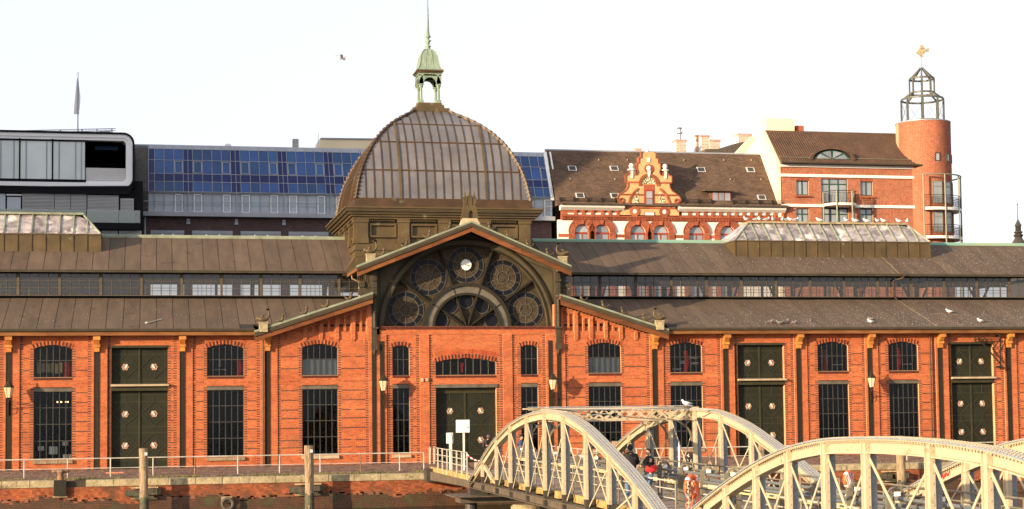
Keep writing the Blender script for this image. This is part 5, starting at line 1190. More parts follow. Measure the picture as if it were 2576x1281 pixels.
for s in (-1, 1):
    x = gxc+s*(gxc-w3(1118, 0)[0]); m.ring(x, Zg(845), .22, .48, YD-.2, YD-.1, 0, 2*pi, 18)
    cx_ = gxc+s*.55; 
    for k in range(9):
        t0, t1 = k/9., (k+1)/9.; f_ = lambda t: (gxc+s*(1.05+.85*(1-(1-t)**.5*1.0) if False else gxc*0+1.02+.95*sin(t*pi/2)**1.0)-gxc*0, Zg(548)-(Zg(548)-Zg(785))*t**1.3)
        p, q = f_(t0), f_(t1); m.beam((p[0], YD-.16, p[1]), (q[0], YD-.16, q[1]), .12, .16, up=(1, 0, 0))
m.box(gxc-.48, gxc+.48, YD-.18, YD-.1, Zg(900), Zg(850)); m.build('gable_brickwork', 'town_brick', gbl)
MB().box(gxc-.42, gxc+.42, YD-.2, YD-.15, Zg(893), Zg(858)).build('date_panel', 'offwhite', gbl)
MB().prism([(gxc+.68*cos(pi*k/14), Zg(487)+.68*sin(pi*k/14)*.85) for k in range(15)], YD-.15, YD-.1).build('majolica_panel', 'majolica', gbl)
for s in (-1, 1): MB().prism([(gxc+s*1.0, Zg(580)), (gxc+s*1.0, Zg(780)), (gxc+s*1.62, Zg(780)), (gxc+s*1.5, Zg(680)), (gxc+s*1.2, Zg(600))][::s], YD-.15, YD-.11).build('majolica_panel', 'majolica', gbl)
m = MB().box(gxc-.5, gxc+.5, YD-.17, YD-.1, Zg(785), Zg(495)); m.build('window_surround', 'town_brick', gbl)
wf = MB().box(gxc-.38, gxc+.38, YD-.21, YD-.15, Zg(782), Zg(560)).build('gable_window', 'red_paint', gbl); piece('pane', gxc-.28, gxc+.28, YD-.235, YD-.20, Zg(760), Zg(680), 'win', wf); piece('pane', gxc-.28, gxc+.28, YD-.235, YD-.20, Zg(670), Zg(585), 'win', wf)
m = MB().ell((gxc, YD-.2, Zg(285)), (.24, .15, .24), 12, 8).prism([(gxc-.16, Zg(315)), (gxc-.07, Zg(400)), (gxc+.07, Zg(400)), (gxc+.16, Zg(315))], YD-.28, YD-.15).box(gxc-.12, gxc+.14, YD-.2, YD-.1, Zg(205), Zg(150))
for s in (-1, 1):
    x = gxc+s*(gxc-w3(1092, 0)[0]); m.ell((x, YD, Zg(255)), (.24, .24, .24), 12, 8).lathe([(.14, Zg(280)), (.14, Zg(290)), (.36, Zg(297)), (.36, Zg(312)), (.2, Zg(316))], x, YD, 12).prism([(x-.13, Zg(318)), (x+.13, Zg(318)), (x+.08, Zg(415)), (x-.08, Zg(415))], YD-.22, YD-.1)
    m.prism([(gxc+s*(gxc-w3(1118, 0)[0])+.2*cos(2*pi*k/16), Zg(845)+.2*sin(2*pi*k/16)) for k in range(16)], YD-.17, YD-.1)
m.lathe([(.12, Zg(75)), (.2, Zg(60)), (.1, Zg(50)), (.16, Zg(30)), (.08, Zg(10)), (.13, Zg(-5)), (0, Zg(-25))], gxc-.05, YD, 10); m.build('stone_ornament', 'render_w', gbl)
MB().prism_yz([(YD+.2, Zg(75)), (YD+5, Zg(75)), (YD+3.2, Zg(300)), (YD+.2, Zg(300))], gxc-.1, gxc+.1).prism_yz([(YD+.2, Zg(470)), (YD+4.2, Zg(200)), (YD+.2, Zg(200))], gxc-.9, gxc+.9).build('gable_saddle', 'slate', gbl)
# dormer
x0, x1 = w4(1705, 600, YD+.4)[0], w4(1890, 600, YD+.4)[0]; z0, z1 = w4(1800, 672, YD+.4)[1], w4(1800, 565, YD+.4)[1]
dm = MB().prism_yz([(YD+.3, z0), (YD+.3, z1), (YD+3.2, z1+.1), (YD+1.0, z0)], x0-.1, x1+.1).build('dormer', 'slate', o3)
wf = MB().box(x0, x1, YD+.22, YD+.3, z0, z1).build('dormer_window', 'red_paint', dm)
for k in range(3): a = x0+.1+(x1-x0-.1)*k/3; piece('pane', a, a+(x1-x0)/3-.13, YD+.19, YD+.23, z0+.1, z1-.1, 'win', wf)
MB().prism_yz([(YD-.15, z1+.02), (YD-.15, z1+.12), (YD+3.6, z1+.55), (YD+3.6, z1+.4)], x0-.75, x1+.25).build('dormer_roof', 'slate', dm)
# chimneys behind
def chimney(px, Y, lab, flue=False, group='brick chimneys behind the shingle roof'):
    (xa_, za_), (xb_, zb_) = W(px[0], px[3], Y), W(px[2], px[1], Y); c = empty('chimney', ((xa_+xb_)/2, Y, za_-1), lab, 'chimney', group)
    r, d, k = courses(xa_, xb_, za_-1, zb_, Y, [], ch=.16, ln=.42, jt=.03, proud=.004, back=xb_-xa_, seed=int(px[0]))
    boxes_mesh(k, 'stack', 'render_w', c); boxes_mesh(r, 'bricks', 'chimney_brick', c, kind='stuff')
    r2 = [(xa_-.03, xa_, Y+.05, Y+xb_-xa_, z, z+.12) for z in np.arange(za_-1, zb_-.1, .16)]; MB().box(xa_-.06, xb_+.06, Y-.06, Y+xb_-xa_+.06, zb_-.1, zb_+.06).build('stack_cap', 'chimney_brick', c)
    if flue: x = (xa_+xb_)/2; MB().lathe([(.14, zb_), (.14, zb_+.7), (.3, zb_+.8), (.3, zb_+.9), (.15, zb_+1.0), (.15, zb_+1.2), (.3, zb_+1.35), (0, zb_+1.5)], x, Y+.5, 10).build('flue', 'alu', c)
def h4(a, b, c, d): return (*h2(a, b), *h2(c, d))
chimney(h4(1370, 68, 1468, 188), 62, 'brick chimney with a round metal flue on top', True)
chimney(h4(1560, 25, 1608, 188), 64, 'slim brick chimney left of the paired stack'); chimney(h4(1612, 25, 1690, 188), 63, 'broad brick chimney, right half of the paired stack')
chimney(h4(1695, 68, 1792, 160), 70, 'low brick chimney right of the paired stack'); chimney(h4(1968, 10, 2095, 95), 66, 'brick chimney standing on the dark roof by the cream gable'); chimney(h4(980, 152, 1035, 188), 60, 'small brick chimney peeping out left of the gable top')
m = MB(); wallquad(m, [h2(*p) for p in ((1640, 190), (1655, 150), (1780, 148), (1950, 95), (2085, 70), (2090, 190))], 56, 6); tag(m.build('rear_roof', 'slatecap'), 'dark felt roof rising behind the shingle roof beside the cream wall', 'roof')
# --- red apartment house with the round tower
YE = 44.
o4 = empty('corner_apartment_house', (66, YE+6, 0), 'red brick apartment house with tiled roof, balconies and a round corner tower', 'building')
q = PX(2850, 400, 2.135); w5 = lambda a, b, Y=YE: W(*q(a, b), Y)
ax0, ax1 = w5(166, 700)[0], w5(1268, 700)[0]; zc_ = w5(700, 468)[1]
opsE = []; wl = []
for a, b, c, d in ((287, 390, 592, 708), (800, 902, 597, 713), (485, 702, 572, 775), (287, 393, 812, 960), (800, 905, 816, 960), (492, 708, 812, 960)):
    x0, z1 = w5(a, c); x1, z0 = w5(b, d); wl.append((x0, x1, z0, z1)); opsE.append(rect(x0, x1, z0, z1))
r, d, k = courses(ax0, ax1, 12, zc_, YE, opsE, ch=.105, ln=.30, jt=.022, seed=31)
ww = boxes_mesh(k, 'wall', 'town_mortar', o4); emit_bricks(r, 'brick', 'town_brick', ww, 300, stuffname='bricks'); MB().box(ax0, ax1, YE+.5, YE+11, 12, zc_).build('wall_core', 'inside', o4)
for c, d in ((470, 490), (546, 568), (785, 807)): MB().box(ax0-.02, ax1+.05, YE-.14, YE+.2, w5(600, d)[1], w5(600, c)[1]).build('stone_band', 'offwhite', o4)
for i, (x0, x1, z0, z1) in enumerate(wl):
    nc = 3 if i in (2, 5) else 2; m = MB(); hz = z1-.55 if nc == 3 or i in (3, 4) else None
    m.box(x0, x0+.08, YE+.14, YE+.24, z0, z1).box(x1-.08, x1, YE+.14, YE+.24, z0, z1).box(x0, x1, YE+.135, YE+.24, z1-.08, z1).box(x0, x1, YE+.135, YE+.24, z0, z0+.08)
    for k in range(1, nc): x = x0+(x1-x0)*k/nc; m.box(x-.05, x+.05, YE+.14, YE+.24, z0, z1)
    if hz: m.box(x0, x1, YE+.13, YE+.24, hz-.05, hz+.05)
    wf = m.build('window', 'green_paint', o4)
    for k in range(nc):
        a, b = x0+(x1-x0)*k/nc+.06, x0+(x1-x0)*(k+1)/nc-.06
        for za_, zb_ in (((z0+.08, hz-.05), (hz+.05, z1-.08)) if hz else ((z0+.08, z1-.08),)): piece('pane', a, b, YE+.18, YE+.2, za_, zb_, 'win', wf)
    if i in (0, 1): MB().prism_yz([(YE-.16, z0-.22), (YE-.16, z0-.1), (YE+.1, z0), (YE+.1, z0-.22)], x0-.1, x1+.2).build('brick_sill', 'town_brick', o4); m = MB(); [m.box(x0-.05+t*.115, x0+.03+t*.115, YE-.03, YE+.02, z1, z1+.32) for t in range(int((x1-x0+.1)/.115))]; m.build('brick_lintel', 'town_brick', o4, kind='stuff')
# tiled roof
BK5 = 3.6; zr5 = w5(600, 213, YE+BK5)[1]; tf5 = lambda t: (YE-.5+(BK5+.5)*t, zc_+.03+(zr5-zc_)*t)
rx0 = ax0-.05; rx1 = w5(1265, 462)[0]; rx1t = W(*q(1105, 215), YE+BK5)[0]; rx0t = W(*q(55, 210), YE+BK5)[0]
rb = MB().prism_yz([(YE-.5, zc_-.05), (YE+BK5, zr5-.05), (YE+9, zc_-.05)], ax0, ax1).build('tiled_roof', 'tile', o4)
T_ = MB(); nr_ = 30
for r in range(nr_):
    (ya, za), (yb_, zb__) = tf5(r/nr_), tf5((r+1.12)/nr_); x = ax0-.05
    while x < ax1+.1:
        T_.add([(x, ya-.05, za+.0), (x+.12, ya-.11, za+.02), (x+.22, ya-.05, za), (x+.22, yb_-.02, zb__), (x+.12, yb_-.07, zb__+.02), (x, yb_-.02, zb__), (x, ya, za-.03), (x+.22, ya, za-.03)], [(0, 1, 4, 5), (1, 2, 3, 4), (6, 7, 2, 1, 0)]); x += .235
T_.build('roof_tiles', 'tile', rb, kind='stuff')
MB().box(ax0-.1, ax1, YE+BK5-.15, YE+BK5+.2, zr5-.1, zr5+.1).build('ridge_tiles', 'tile', o4)
MB().box(ax0-.1, ax1+.1, YE-.72, YE-.45, zc_-.02, zc_+.12).build('gutter', 'gutter', o4)
m = MB(); y, z = tf5(.17); m.tube([(ax0, y-.2, z), (ax1, y-.2, z)], .03, 4); m.build('snow_guard', 'olive', o4)
# eyebrow dormer
ex, ez = w5(578, 430, YE-.1)[0], w5(578, 428, YE-.1)[1]; er = w5(720, 430, YE-.1)[0]-ex; eh = (w5(578, 350, YE-.1)[1]-ez)
arc = lambda s, n=20: [(ex+er*s*cos(pi*i/n), ez+eh*s*sin(pi*i/n)) for i in range(n+1)]
wf = MB().prism(arc(1.0), YE-.02, YE+2.4).build('eyebrow_dormer', 'green_paint', o4)
for k in range(4):
    a0, a1 = pi*k/4+.09, pi*(k+1)/4-.09; P = [(ex+.12*cos((a0+a1)/2)*er, ez+.1+.12*sin((a0+a1)/2)*eh)]+[(ex+er*.86*cos(a0+(a1-a0)*i/6), ez+.06+eh*.86*sin(a0+(a1-a0)*i/6)) for i in range(7)]
    MB().prism(P, YE-.05, YE-.01).build('pane', 'win', wf)
m = MB(); P = arc(1.12); Q = arc(1.28)
for i in range(20): m.prism([P[i], Q[i], Q[i+1], P[i+1]], YE-.2, YE+3.)
m.build('dormer_tiles', 'tile', wf)
# cream side wall and chimney block
YR = YE+BK5
m = MB().prism_yz([(YE-.05, 12), (YE-.05, zc_+.1), (YR, zr5+.1), (YE+16, zr5-3.6), (YE+16, 12)], ax0-.35, ax0-.02).build('side_wall', 'render_c', o4)
(xa_, za_), (xb_, zb_) = w5(50, 210, YR+.5), w5(272, 97, YR+.5); MB().box(xa_, xb_, YR+.5, YR+2.5, za_-1, zb_).build('chimney_block', 'render_c', o4)
m = MB(); [m.lathe([(.16, zb_), (.16, zb_+.12)], xa_+.7+k*.45, YR+1.5, 8) for k in range(5)]; m.build('chimney_pots', 'rust', o4)
MB().box(w5(278, 0, YR+1)[0], w5(338, 0, YR+1)[0], YR+.8, YR+1.6, zr5-.5, w5(300, 155, YR+1)[1]).build('small_chimney', 'town_brick', o4)
(xa_, za_), (xb_, zb_) = w4(1935, 185, YE+12), w4(2010, 165, YE+12); MB().prism([w4(*p, YE+9) for p in ((1940, 190), (2085, 35), (2160, 35), (2160, 190))], YE+9, YE+9.5).build('stepped_side_gable', 'render_c', o4)
# balcony on the front
bx0, bx1 = w5(470, 0)[0]+.1, w5(757, 0)[0]-.45; cx_ = (bx0+bx1)/2; hw = (bx1-bx0)/2; by = lambda t: YE-.25-1.5*sin(t)**.6 if sin(t) > 0 else YE-.25
zf = w5(600, 785)[1]; zh = w5(600, 690)[1]; pts = [(cx_+hw*cos(t), by(t)) for t in np.linspace(pi, 0, 13)]
MB().prism_xy(pts+[(bx1, YE), (bx0, YE)], zf-.22, zf).build('balcony_slab', 'offwhite', o4)
def rail_run(pts, zf, zh, parent, nm='balcony_railing'):
    m = MB().tube([(x, y, zh) for x, y in pts], .035, 5).tube([(x, y, zh-.18) for x, y in pts], .02, 4).tube([(x, y, zf+.1) for x, y in pts], .02, 4); P = np.array(pts)
    for (a, b) in zip(P[:-1], P[1:]):
        n = max(1, int(np.linalg.norm(b-a)/.13))
        for k in range(n): c = a+(b-a)*k/n; m.box(c[0]-.012, c[0]+.012, c[1]-.012, c[1]+.012, zf+.1, zh-.18)
    m.build(nm, 'iron', parent)
rail_run(pts, zf, zh, o4)
for t in (pi, 2.1, 1.05, 0): x, y = cx_+hw*cos(t), by(t)-.04; MB().tube([(x, y, 11), (x, y, zh)], .075, 8).build('balcony_post', 'olive', o4)
# round tower
TX, TY = w5(1304, 300, YE+1.4)[0], YE+1.6; TR = (w5(1503, 300, TY)[0]-w5(1106, 300, TY)[0])/2; TX = (w5(1503, 300, TY)[0]+w5(1106, 300, TY)[0])/2
z_t = w5(1304, 140, TY)[1]; z_m = w5(1304, 545, TY-TR)[1]
tw = empty('round_tower', (TX, TY, 12), 'round red brick corner tower with ringed balconies and an open steel crown', 'tower')
tb = MB().lathe([(TR-.012, 12), (TR-.012, z_t), (TR-.4, z_t+.02), (0, z_t+.02)], TX, TY, 64).build('tower_wall', 'town_mortar', tw)
v = []; fs = []; n_ = int(2*pi*TR/.30); kk = 0; zz = 12.
tz = [(-2.05, w5(0, 430)[1], w5(0, 365)[1])]
B = MB(); rr = random.Random(6); zwin = (w5(1300, 432, TY-TR)[1], w5(1300, 365, TY-TR)[1])
aw = [(-1.52+ .0, .105), (-.97, .10), (-.42, .10)]
low = [(w5(0, 830)[1], w5(0, 590)[1])]
lw_ = [(-1.56, .19), (-1.04, .17), (-.52, .17)]; zlow = ((w5(1300, 1000, TY-TR)[1], w5(1300, 835, TY-TR)[1]), (w5(1300, 770, TY-TR)[1], w5(1300, 592, TY-TR)[1]))
r_ = 0
while zz < z_t-.02:
    for i in range(n_):
        a0 = 2*pi*(i+(r_ % 2)*.5)/n_; a1 = a0+2*pi/n_-.012; am = ((a0+a1)/2+pi) % (2*pi)-pi; zc2 = zz+.05
        if not (-pi < am < 0.6): continue
        if zwin[0] < zc2 < zwin[1] and any(abs(am-c) < w_ for c, w_ in aw): continue
        if any(l0 < zc2 < l1 for l0, l1 in zlow) and any(abs(am-c) < w_ for c, w_ in lw_): continue
        R2 = TR+rr.uniform(-.004, .006); zt__ = min(zz+.085, z_t)
        B.add([(TX+R2*cos(a0), TY+R2*sin(a0), zz), (TX+R2*cos(a1), TY+R2*sin(a1), zz), (TX+R2*cos(a1), TY+R2*sin(a1), zt__), (TX+R2*cos(a0), TY+R2*sin(a0), zt__)], [(0, 1, 2, 3)])
    zz += .105; r_ += 1
B.build('bricks', 'town_brick', tb, kind='stuff')
def tower_win(c, hw_, z0, z1, nm, fm):
    R3 = TR/cos(hw_)+.012; m = MB(); P = lambda a, R, z: (TX+R*cos(a), TY+R*sin(a), z)
    g_ = MB().add([P(c-hw_, R3, z0), P(c+hw_, R3, z0), P(c+hw_, R3, z1), P(c-hw_, R3, z1)], [(0, 1, 2, 3)])
    for a, b, za_, zb_ in ((c-hw_, c-hw_+.03, z0, z1), (c+hw_-.03, c+hw_, z0, z1), (c-hw_, c+hw_, z0, z0+.08), (c-hw_, c+hw_, z1-.08, z1))+(((c-hw_, c+hw_, z1-.55, z1-.47),) if z1-z0 > 1.5 else ()):
        m.add([P(a, R3-.02, za_), P(b, R3-.02, za_), P(b, R3-.02, zb_), P(a, R3-.02, zb_), P(a, R3+.03, za_), P(b, R3+.03, za_), P(b, R3+.03, zb_), P(a, R3+.03, zb_)], [(4, 5, 6, 7), (0, 4, 7, 3), (5, 1, 2, 6), (0, 1, 5, 4), (7, 6, 2, 3)])
    w_ = m.build(nm, fm, tw); g_.build('pane', 'win', w_)
for c, hw_ in aw: tower_win(c, hw_, *zwin, 'small_window', 'steel_dark')
for l in zlow:
    for c, hw_ in lw_: tower_win(c, hw_, *l, 'balcony_door', 'olive')
BR = w5(1572, 0, TY)[0]-TX-.2; 
for zz0, zz1 in ((w5(1400, 800, TY-BR)[1], w5(1400, 705, TY-BR)[1]), (w5(1400, 1030, TY-BR)[1], w5(1400, 940, TY-BR)[1])):
    pts = [(TX+BR*cos(a), TY+BR*sin(a)) for a in np.linspace(radians(-118), radians(40), 24)]
    pin = [(TX+(TR-.1)*cos(a), TY+(TR-.1)*sin(a)) for a in np.linspace(radians(40), radians(-118), 20)]
    m = MB()
    for i in range(23):
        a0, a1 = radians(-118+158*i/23), radians(-118+158*(i+1)/23); m.prism_xy([(TX+BR*cos(a0), TY+BR*sin(a0)), (TX+BR*cos(a1), TY+BR*sin(a1)), (TX+(TR-.1)*cos(a1), TY+(TR-.1)*sin(a1)), (TX+(TR-.1)*cos(a0), TY+(TR-.1)*sin(a0))], zz0-.25, zz0)
    m.build('balcony_slab', 'offwhite', tw); rail_run(pts, zz0, zz1, tw)
for d in (-118, -83, -50, -15, 25): a = radians(d); MB().tube([(TX+(BR+.03)*cos(a), TY+(BR+.03)*sin(a), 12), (TX+(BR+.03)*cos(a), TY+(BR+.03)*sin(a), z_m)], .07, 8).build('balcony_post', 'olive', tw)
m = MB(); pts = [(TX+BR*cos(a), TY+BR*sin(a), z_m) for a in np.linspace(radians(-118), radians(40), 24)]; m.tube(pts, .07, 6); m.build('top_ring', 'olive', tw)
MB().lathe([(TR+.03, z_t-.02), (TR+.03, z_t+.08), (TR-.1, z_t+.08)], TX, TY, 48).build('tower_coping', 'alu', tw)
# steel crown
qz = lambda v: W(2317, v, TY)[1]; cr1 = W(2375.5, 280, TY)[0]-TX; cr1 = 1.98; cr2 = 1.16
crown = MB(); zA, zB, zC, zD, zE_ = z_t+.1, qz(251), qz(235), qz(199), qz(173); TXc = TX
m = crown
for k in range(8):
    a = 2*pi*k/8+.35; c, s = cos(a), sin(a)
    m.beam((TX+cr1*c, TY+cr1*s, zA), (TX+cr1*c, TY+cr1*s, zB), .15, .15, up=(1, 0, 0)); m.beam((TX+cr1*c, TY+cr1*s, zB), (TX+cr2*c, TY+cr2*s, zC), .13, .13); m.beam((TX+cr2*c, TY+cr2*s, zC), (TX+cr2*c, TY+cr2*s, zD), .12, .12, up=(1, 0, 0)); m.beam((TX+cr2*c, TY+cr2*s, zD), (TX+.15*c, TY+.15*s, zE_), .12, .12)
    a2 = a+2*pi/8; m.tube([(TX+cr1*c, TY+cr1*s, zA+.1), (TX+cr1*cos(a2), TY+cr1*sin(a2), zB-.1)], .012, 4); m.tube([(TX+cr1*c, TY+cr1*s, zB-.1), (TX+cr1*cos(a2), TY+cr1*sin(a2), zA+.1)], .012, 4)
for r, z in ((cr1, zA+.06), (cr1, zB), (cr2, zC), (cr2, zD)):
    P = [(TX+r*cos(a), TY+r*sin(a), z) for a in np.linspace(0, 2*pi, 33)]
    for p, q_ in zip(P[:-1], P[1:]): m.beam(p, q_, .10, .17)
m.lathe([(.2, zE_-.1), (.24, zE_+.08), (.1, zE_+.1), (0, zE_+.1)], TX, TY, 10).tube([(TX, TY, zE_), (TX, TY, qz(140))], .02, 5); m.build('steel_crown', 'crown_steel', tw)
vx, vz = TX, qz(127); F = lambda a, b: (vx+(a-133)/3.88/1.4907/28.6, vz-(b-135)/3.88/1.4907/28.6)
m = MB().prism([F(*p) for p in ((50, 175), (85, 140), (105, 100), (125, 85), (160, 75), (190, 90), (215, 120), (245, 100), (268, 88), (265, 155), (240, 148), (210, 155), (185, 195), (150, 215), (100, 210))], TY-.06, TY+.06)
m.prism([F(*p) for p in ((105, 80), (130, 45), (160, 45), (180, 75), (150, 72))], TY-.03, TY+.03).prism([F(*p) for p in ((105, 212), (130, 255), (185, 235), (150, 214))], TY-.03, TY+.03).ell((F(85, 165)[0], TY-.06, F(85, 165)[1]), (.04, .03, .04), 6, 4)
for p in ((130, 100), (155, 105), (180, 160), (110, 165), (160, 160), (205, 135)): c = F(*p); m.ring(c[0], c[1], .03, .07, TY-.09, TY+.09, n=8)
tag(m.build('fish_weathervane', 'gold'), 'golden flat fish shaped weathervane above the steel crown', 'weathervane')
# --- unseen block added left of the frame to shade two blocks behind the hall
tb_ = MB().box(-48, -30, 8.5, 47, 0, 42)
for k in range(12):
    for j in range(9): tb_.box(-30.02, -29.9, 10+j*4.1, 12.6+j*4.1, 2+k*3.3, 3.8+k*3.3)
tag(tb_.build('added_shade_block', 'render_c'), 'plain tall pale block added unseen beyond the left edge to cast shade', 'building')
# --- far steeple and far roofs at the right edge
YS = 260.
s_ = lambda x, y: W(x, y, YS)
c0 = s_(2561, 600); st = empty('church_steeple', (c0[0], YS, 10), 'small dark copper church steeple at the far right edge', 'steeple')
sc_ = s_(2562, 600)[0]-s_(2561, 600)[0]; zz = lambda y: s_(2561, y)[1]
MB().lathe([(26*sc_, 5), (24*sc_, zz(632)), (16*sc_, zz(612)), (8*sc_, zz(598)), (12*sc_, zz(592)), (7*sc_, zz(588)), (11*sc_, zz(585)), (7*sc_, zz(581))], c0[0], YS, 8).build('steeple_roof', 'steel_dark', st)
m = MB()
for k in range(8): a = 2*pi*k/8; m.box(c0[0]+5*sc_*cos(a)-.12, c0[0]+5*sc_*cos(a)+.12, YS+5*sc_*sin(a)-.12, YS+5*sc_*sin(a)+.12, zz(582), zz(569))
m.lathe([(8*sc_, zz(569)), (8*sc_, zz(567)), (5*sc_, zz(561)), (1*sc_, zz(552)), (.5*sc_, zz(512)), (0, zz(512))], c0[0], YS, 8).box(c0[0]-1.5*sc_, c0[0]+1.5*sc_, YS-.1, YS+.1, zz(515), zz(513)); m.build('belfry', 'steel_dark', st)
m = MB(); P = s_(2436, 640), s_(2450, 609); m.box(P[0][0], P[1][0], YS-60, YS-50, 5, P[1][1]); tag(m.build('far_roof_vent', 'alu'), 'grey roof box showing just above the ridge left of the steeple', 'roof box')
m = MB(); P = s_(2463, 640), s_(2476, 611); m.box(P[0][0], P[1][0], YS-60, YS-50, 5, P[1][1]); tag(m.build('far_chimney', 'town_brick'), 'dark brick chimney showing just above the ridge left of the steeple', 'chimney')
# ================================================================ quay furniture
def railing(xs, y, label, ztop, rusty=(), end=None):
    t = empty('quay_railing', ((xs[0]+xs[-1])/2, y, 0), label, 'railing')
    for i, x in enumerate(xs): MB().tube([(x, y, 0), (x, y, ztop)], .035, 8).build('post', 'rust' if i in rusty else 'rail', t)
    MB().tube([(xs[0]-(1.2 if end != 'l' else 0), y, ztop+.02), (xs[-1], y, ztop+.02)], .032, 8).build('top_rail', 'rail', t)
    MB().tube([(xs[0]-(1.2 if end != 'l' else 0), y-.0, ztop*.48), (xs[-1], y, ztop*.48)], .022, 6).build('mid_rail', 'rail', t)
xs = [W(v, 1170, -10.8)[0] for v in (60.7, 170, 278, 385, 490, 598, 703, 805, 906.6, 1005, 1066)]
railing([xs[0]-2.35]+xs, -10.8, 'grey tube railing on the cobbled quay left of the gate', .95, rusty=(5, 9))
xs = [W(1500, 1150, -10.8)[0]+2.35*k for k in range(14)]; railing(xs, -10.8, 'grey tube railing on the cobbled quay right of the gate', .95, rusty=(7,), end='l')
gp_ = empty('guard_rail', (W(1085, 1160, -2)[0], -2, 0), 'two short bent tube guards standing beside the central gate', 'guard rail')
for v in (1080, 1091): x = W(v, 1160, -2)[0]; MB().tube([(x, -2, 0), (x, -2, .95), (x+.06, -1.9, 1.02), (x+.12, -1.7, 1.02), (x+.12, -1.6, 0)], .03, 6).build('tube_guard', 'rail', gp_)
def pile(v, vt, y, r, label, fender=False, sticker=False):
    x, zt = W(v, vt, y); t = empty('mooring_pile', (x, y, -1.7), label, 'mooring pile', 'timber mooring piles along the quay wall')
    n = 16; rr = random.Random(int(v)); k1, k2 = rr.uniform(0, 6), rr.uniform(0, 6); vs = []; Z = list(np.linspace(-2.6, zt-.02, 22))+[zt]
    for j, z in enumerate(Z):
        for i in range(n):
            a = 2*pi*i/n; q = r*(1+.05*sin(3*a+k1+z*.4)+.03*sin(5*a+k2-z)+.04*rr.uniform(-1, 1))*(1 if j < 22 else .93)
            if z < .1: q *= 1-.10*max(0, sin(2.2*z+k1))*(.5+.5*sin(a*2+k2))
            vs.append((x+q*cos(a)-.02*z, y+q*sin(a), z))
    m = MB().add(vs, [(j*n+i, j*n+(i+1) % n, (j+1)*n+(i+1) % n, (j+1)*n+i) for j in range(len(Z)-1) for i in range(n)]+[tuple((len(Z)-1)*n+i for i in range(n))]); m.build('pile_shaft', 'timber', t)
    MB().lathe([(r*.9, zt), (r*.9, zt+.02), (0, zt+.03)], x-.02*zt, y, n).build('pile_top', 'slatecap', t)
    MB().lathe([(r*1.06, -2.6), (r*1.06, -1.0), (r*.98, -.85)], x+.02, y, n).build('wet_foot', 'timber_wet', t)
    if sticker: MB().box(x+.04, x+.16, y-r-.012, y-r+.03, zt-.34, zt-.20).build('pale_sticker', 'white', t)
    if fender:
        f = empty('fender_beam', (x, -14.4, -.9), 'mossy timber fender beams bolted to the wall behind the pile '+fender, 'fender')
        MB().box(x-.95, x-.15, -14.8, -14.45, -.85, -.55).build('beam', 'timber_wet', f); MB().box(x+.1, x+.85, -14.8, -14.45, -.80, -.52).build('beam', 'timber_wet', f)
        MB().box(x-.65, x+.7, -14.62, -14.42, -.47, -.40).build('iron_strip', 'coping', f); MB().box(x-.65, x+.65, -14.6, -14.42, -1.02, -.94).build('iron_strip', 'coping', f); MB().box(x-.5, x+.5, -14.75, -14.45, -.95, -.85).build('block', 'timber_wet', f)
pile(362, 1128, -15.4, .215, 'weathered mooring pile in front of the leftmost green door', 'at the leftmost green door', True)
pile(777, 1121, -15.4, .235, 'weathered mooring pile in front of the tall window left of the gate', 'left of the gate', True)
pile(1549, 1110, -15.6, .21, 'mooring pile seen between the arches, left of the couple', None)
pile(1913, 1104, -15.6, .22, 'mooring pile in front of the green door right of the near arch', None)
pile(2264, 1097, -15.6, .25, 'mooring pile rising behind the crown of the nearest arch', 'behind the nearest arch')
# bollards
x = W(152, 1200, -14.2)[0]; b = empty('mooring_bollard', (x, -14.1, -.3), 'rusty twin horned mooring bollard set into the coping at the left', 'bollard')
MB().lathe([(.17, -.35), (.17, .18), (.14, .25), (.15, .36), (.2, .42), (.2, .5), (.12, .54), (0, .55)], x, -14.1, 16).build('bollard_post', 'rust', b, smooth=True)
MB().tube([(x-.42, -14.1, .43), (x-.3, -14.1, .47), (x, -14.1, .46), (x+.3, -14.1, .47), (x+.42, -14.1, .43)], [.07, .09, .1, .09, .07], 10).build('bollard_horns', 'rust', b, smooth=True)
MB().box(x-.30, x+.30, -14.62, -14.35, -.76, .03).build('bollard_recess', 'iron', b); MB().box(x-.36, x+.36, -14.52, -14.4, -.84, -.77).build('recess_sill', 'coping', b)
gx, gy = G(1733, 1183); b = empty('painted_bollard', (gx, gy, 0), 'dark bollard covered in white scribbles beside the thin post', 'bollard'); MB().lathe([(.33, 0), (.33, .55), (.38, .6), (.36, .8), (.2, .9), (0, .92)], gx, gy, 16).build('bollard_body', 'coat_b', b)
rr = random.Random(2); m = MB()
for k in range(26): a = rr.uniform(-pi, 0); z = rr.uniform(.1, .8); m.beam((gx+.385*cos(a), gy+.385*sin(a), z), (gx+.385*cos(a+.15), gy+.385*sin(a+.15), z+rr.uniform(-.1, .1)), .02, .02)
m.build('scribbles', 'white', b)
tag(MB().tube([(gx-.5, gy+.1, 0), (gx-.5, gy+.1, 1.5)], .045, 8).build('thin_post', 'white'), 'thin white post beside the scribbled bollard', 'post')
x, z = W(573, 1262, -14.6); t = empty('wall_fender_ring', (x, -14.5, z-.3), 'old rubber tyre hanging from a pale iron plate on the quay wall', 'tyre fender')
MB().box(x-.32, x+.22, -14.6, -14.41, z-.05, z+.26).build('iron_plate', 'coping', t); m = MB()
m.tube([(x+.27*cos(a)-.02, -14.72, z-.1+.27*sin(a)) for a in np.linspace(0, 2*pi, 19)], .085, 8).build('tyre', 'slatecap', t)
tag(MB().box(W(268, 0, -8)[0], W(312, 0, -8)[0], -6.4, -6.1, .0, .05).build('orange_strip', 'rope'), 'orange strip lying on the cobbles by the leftmost green door', 'strip')
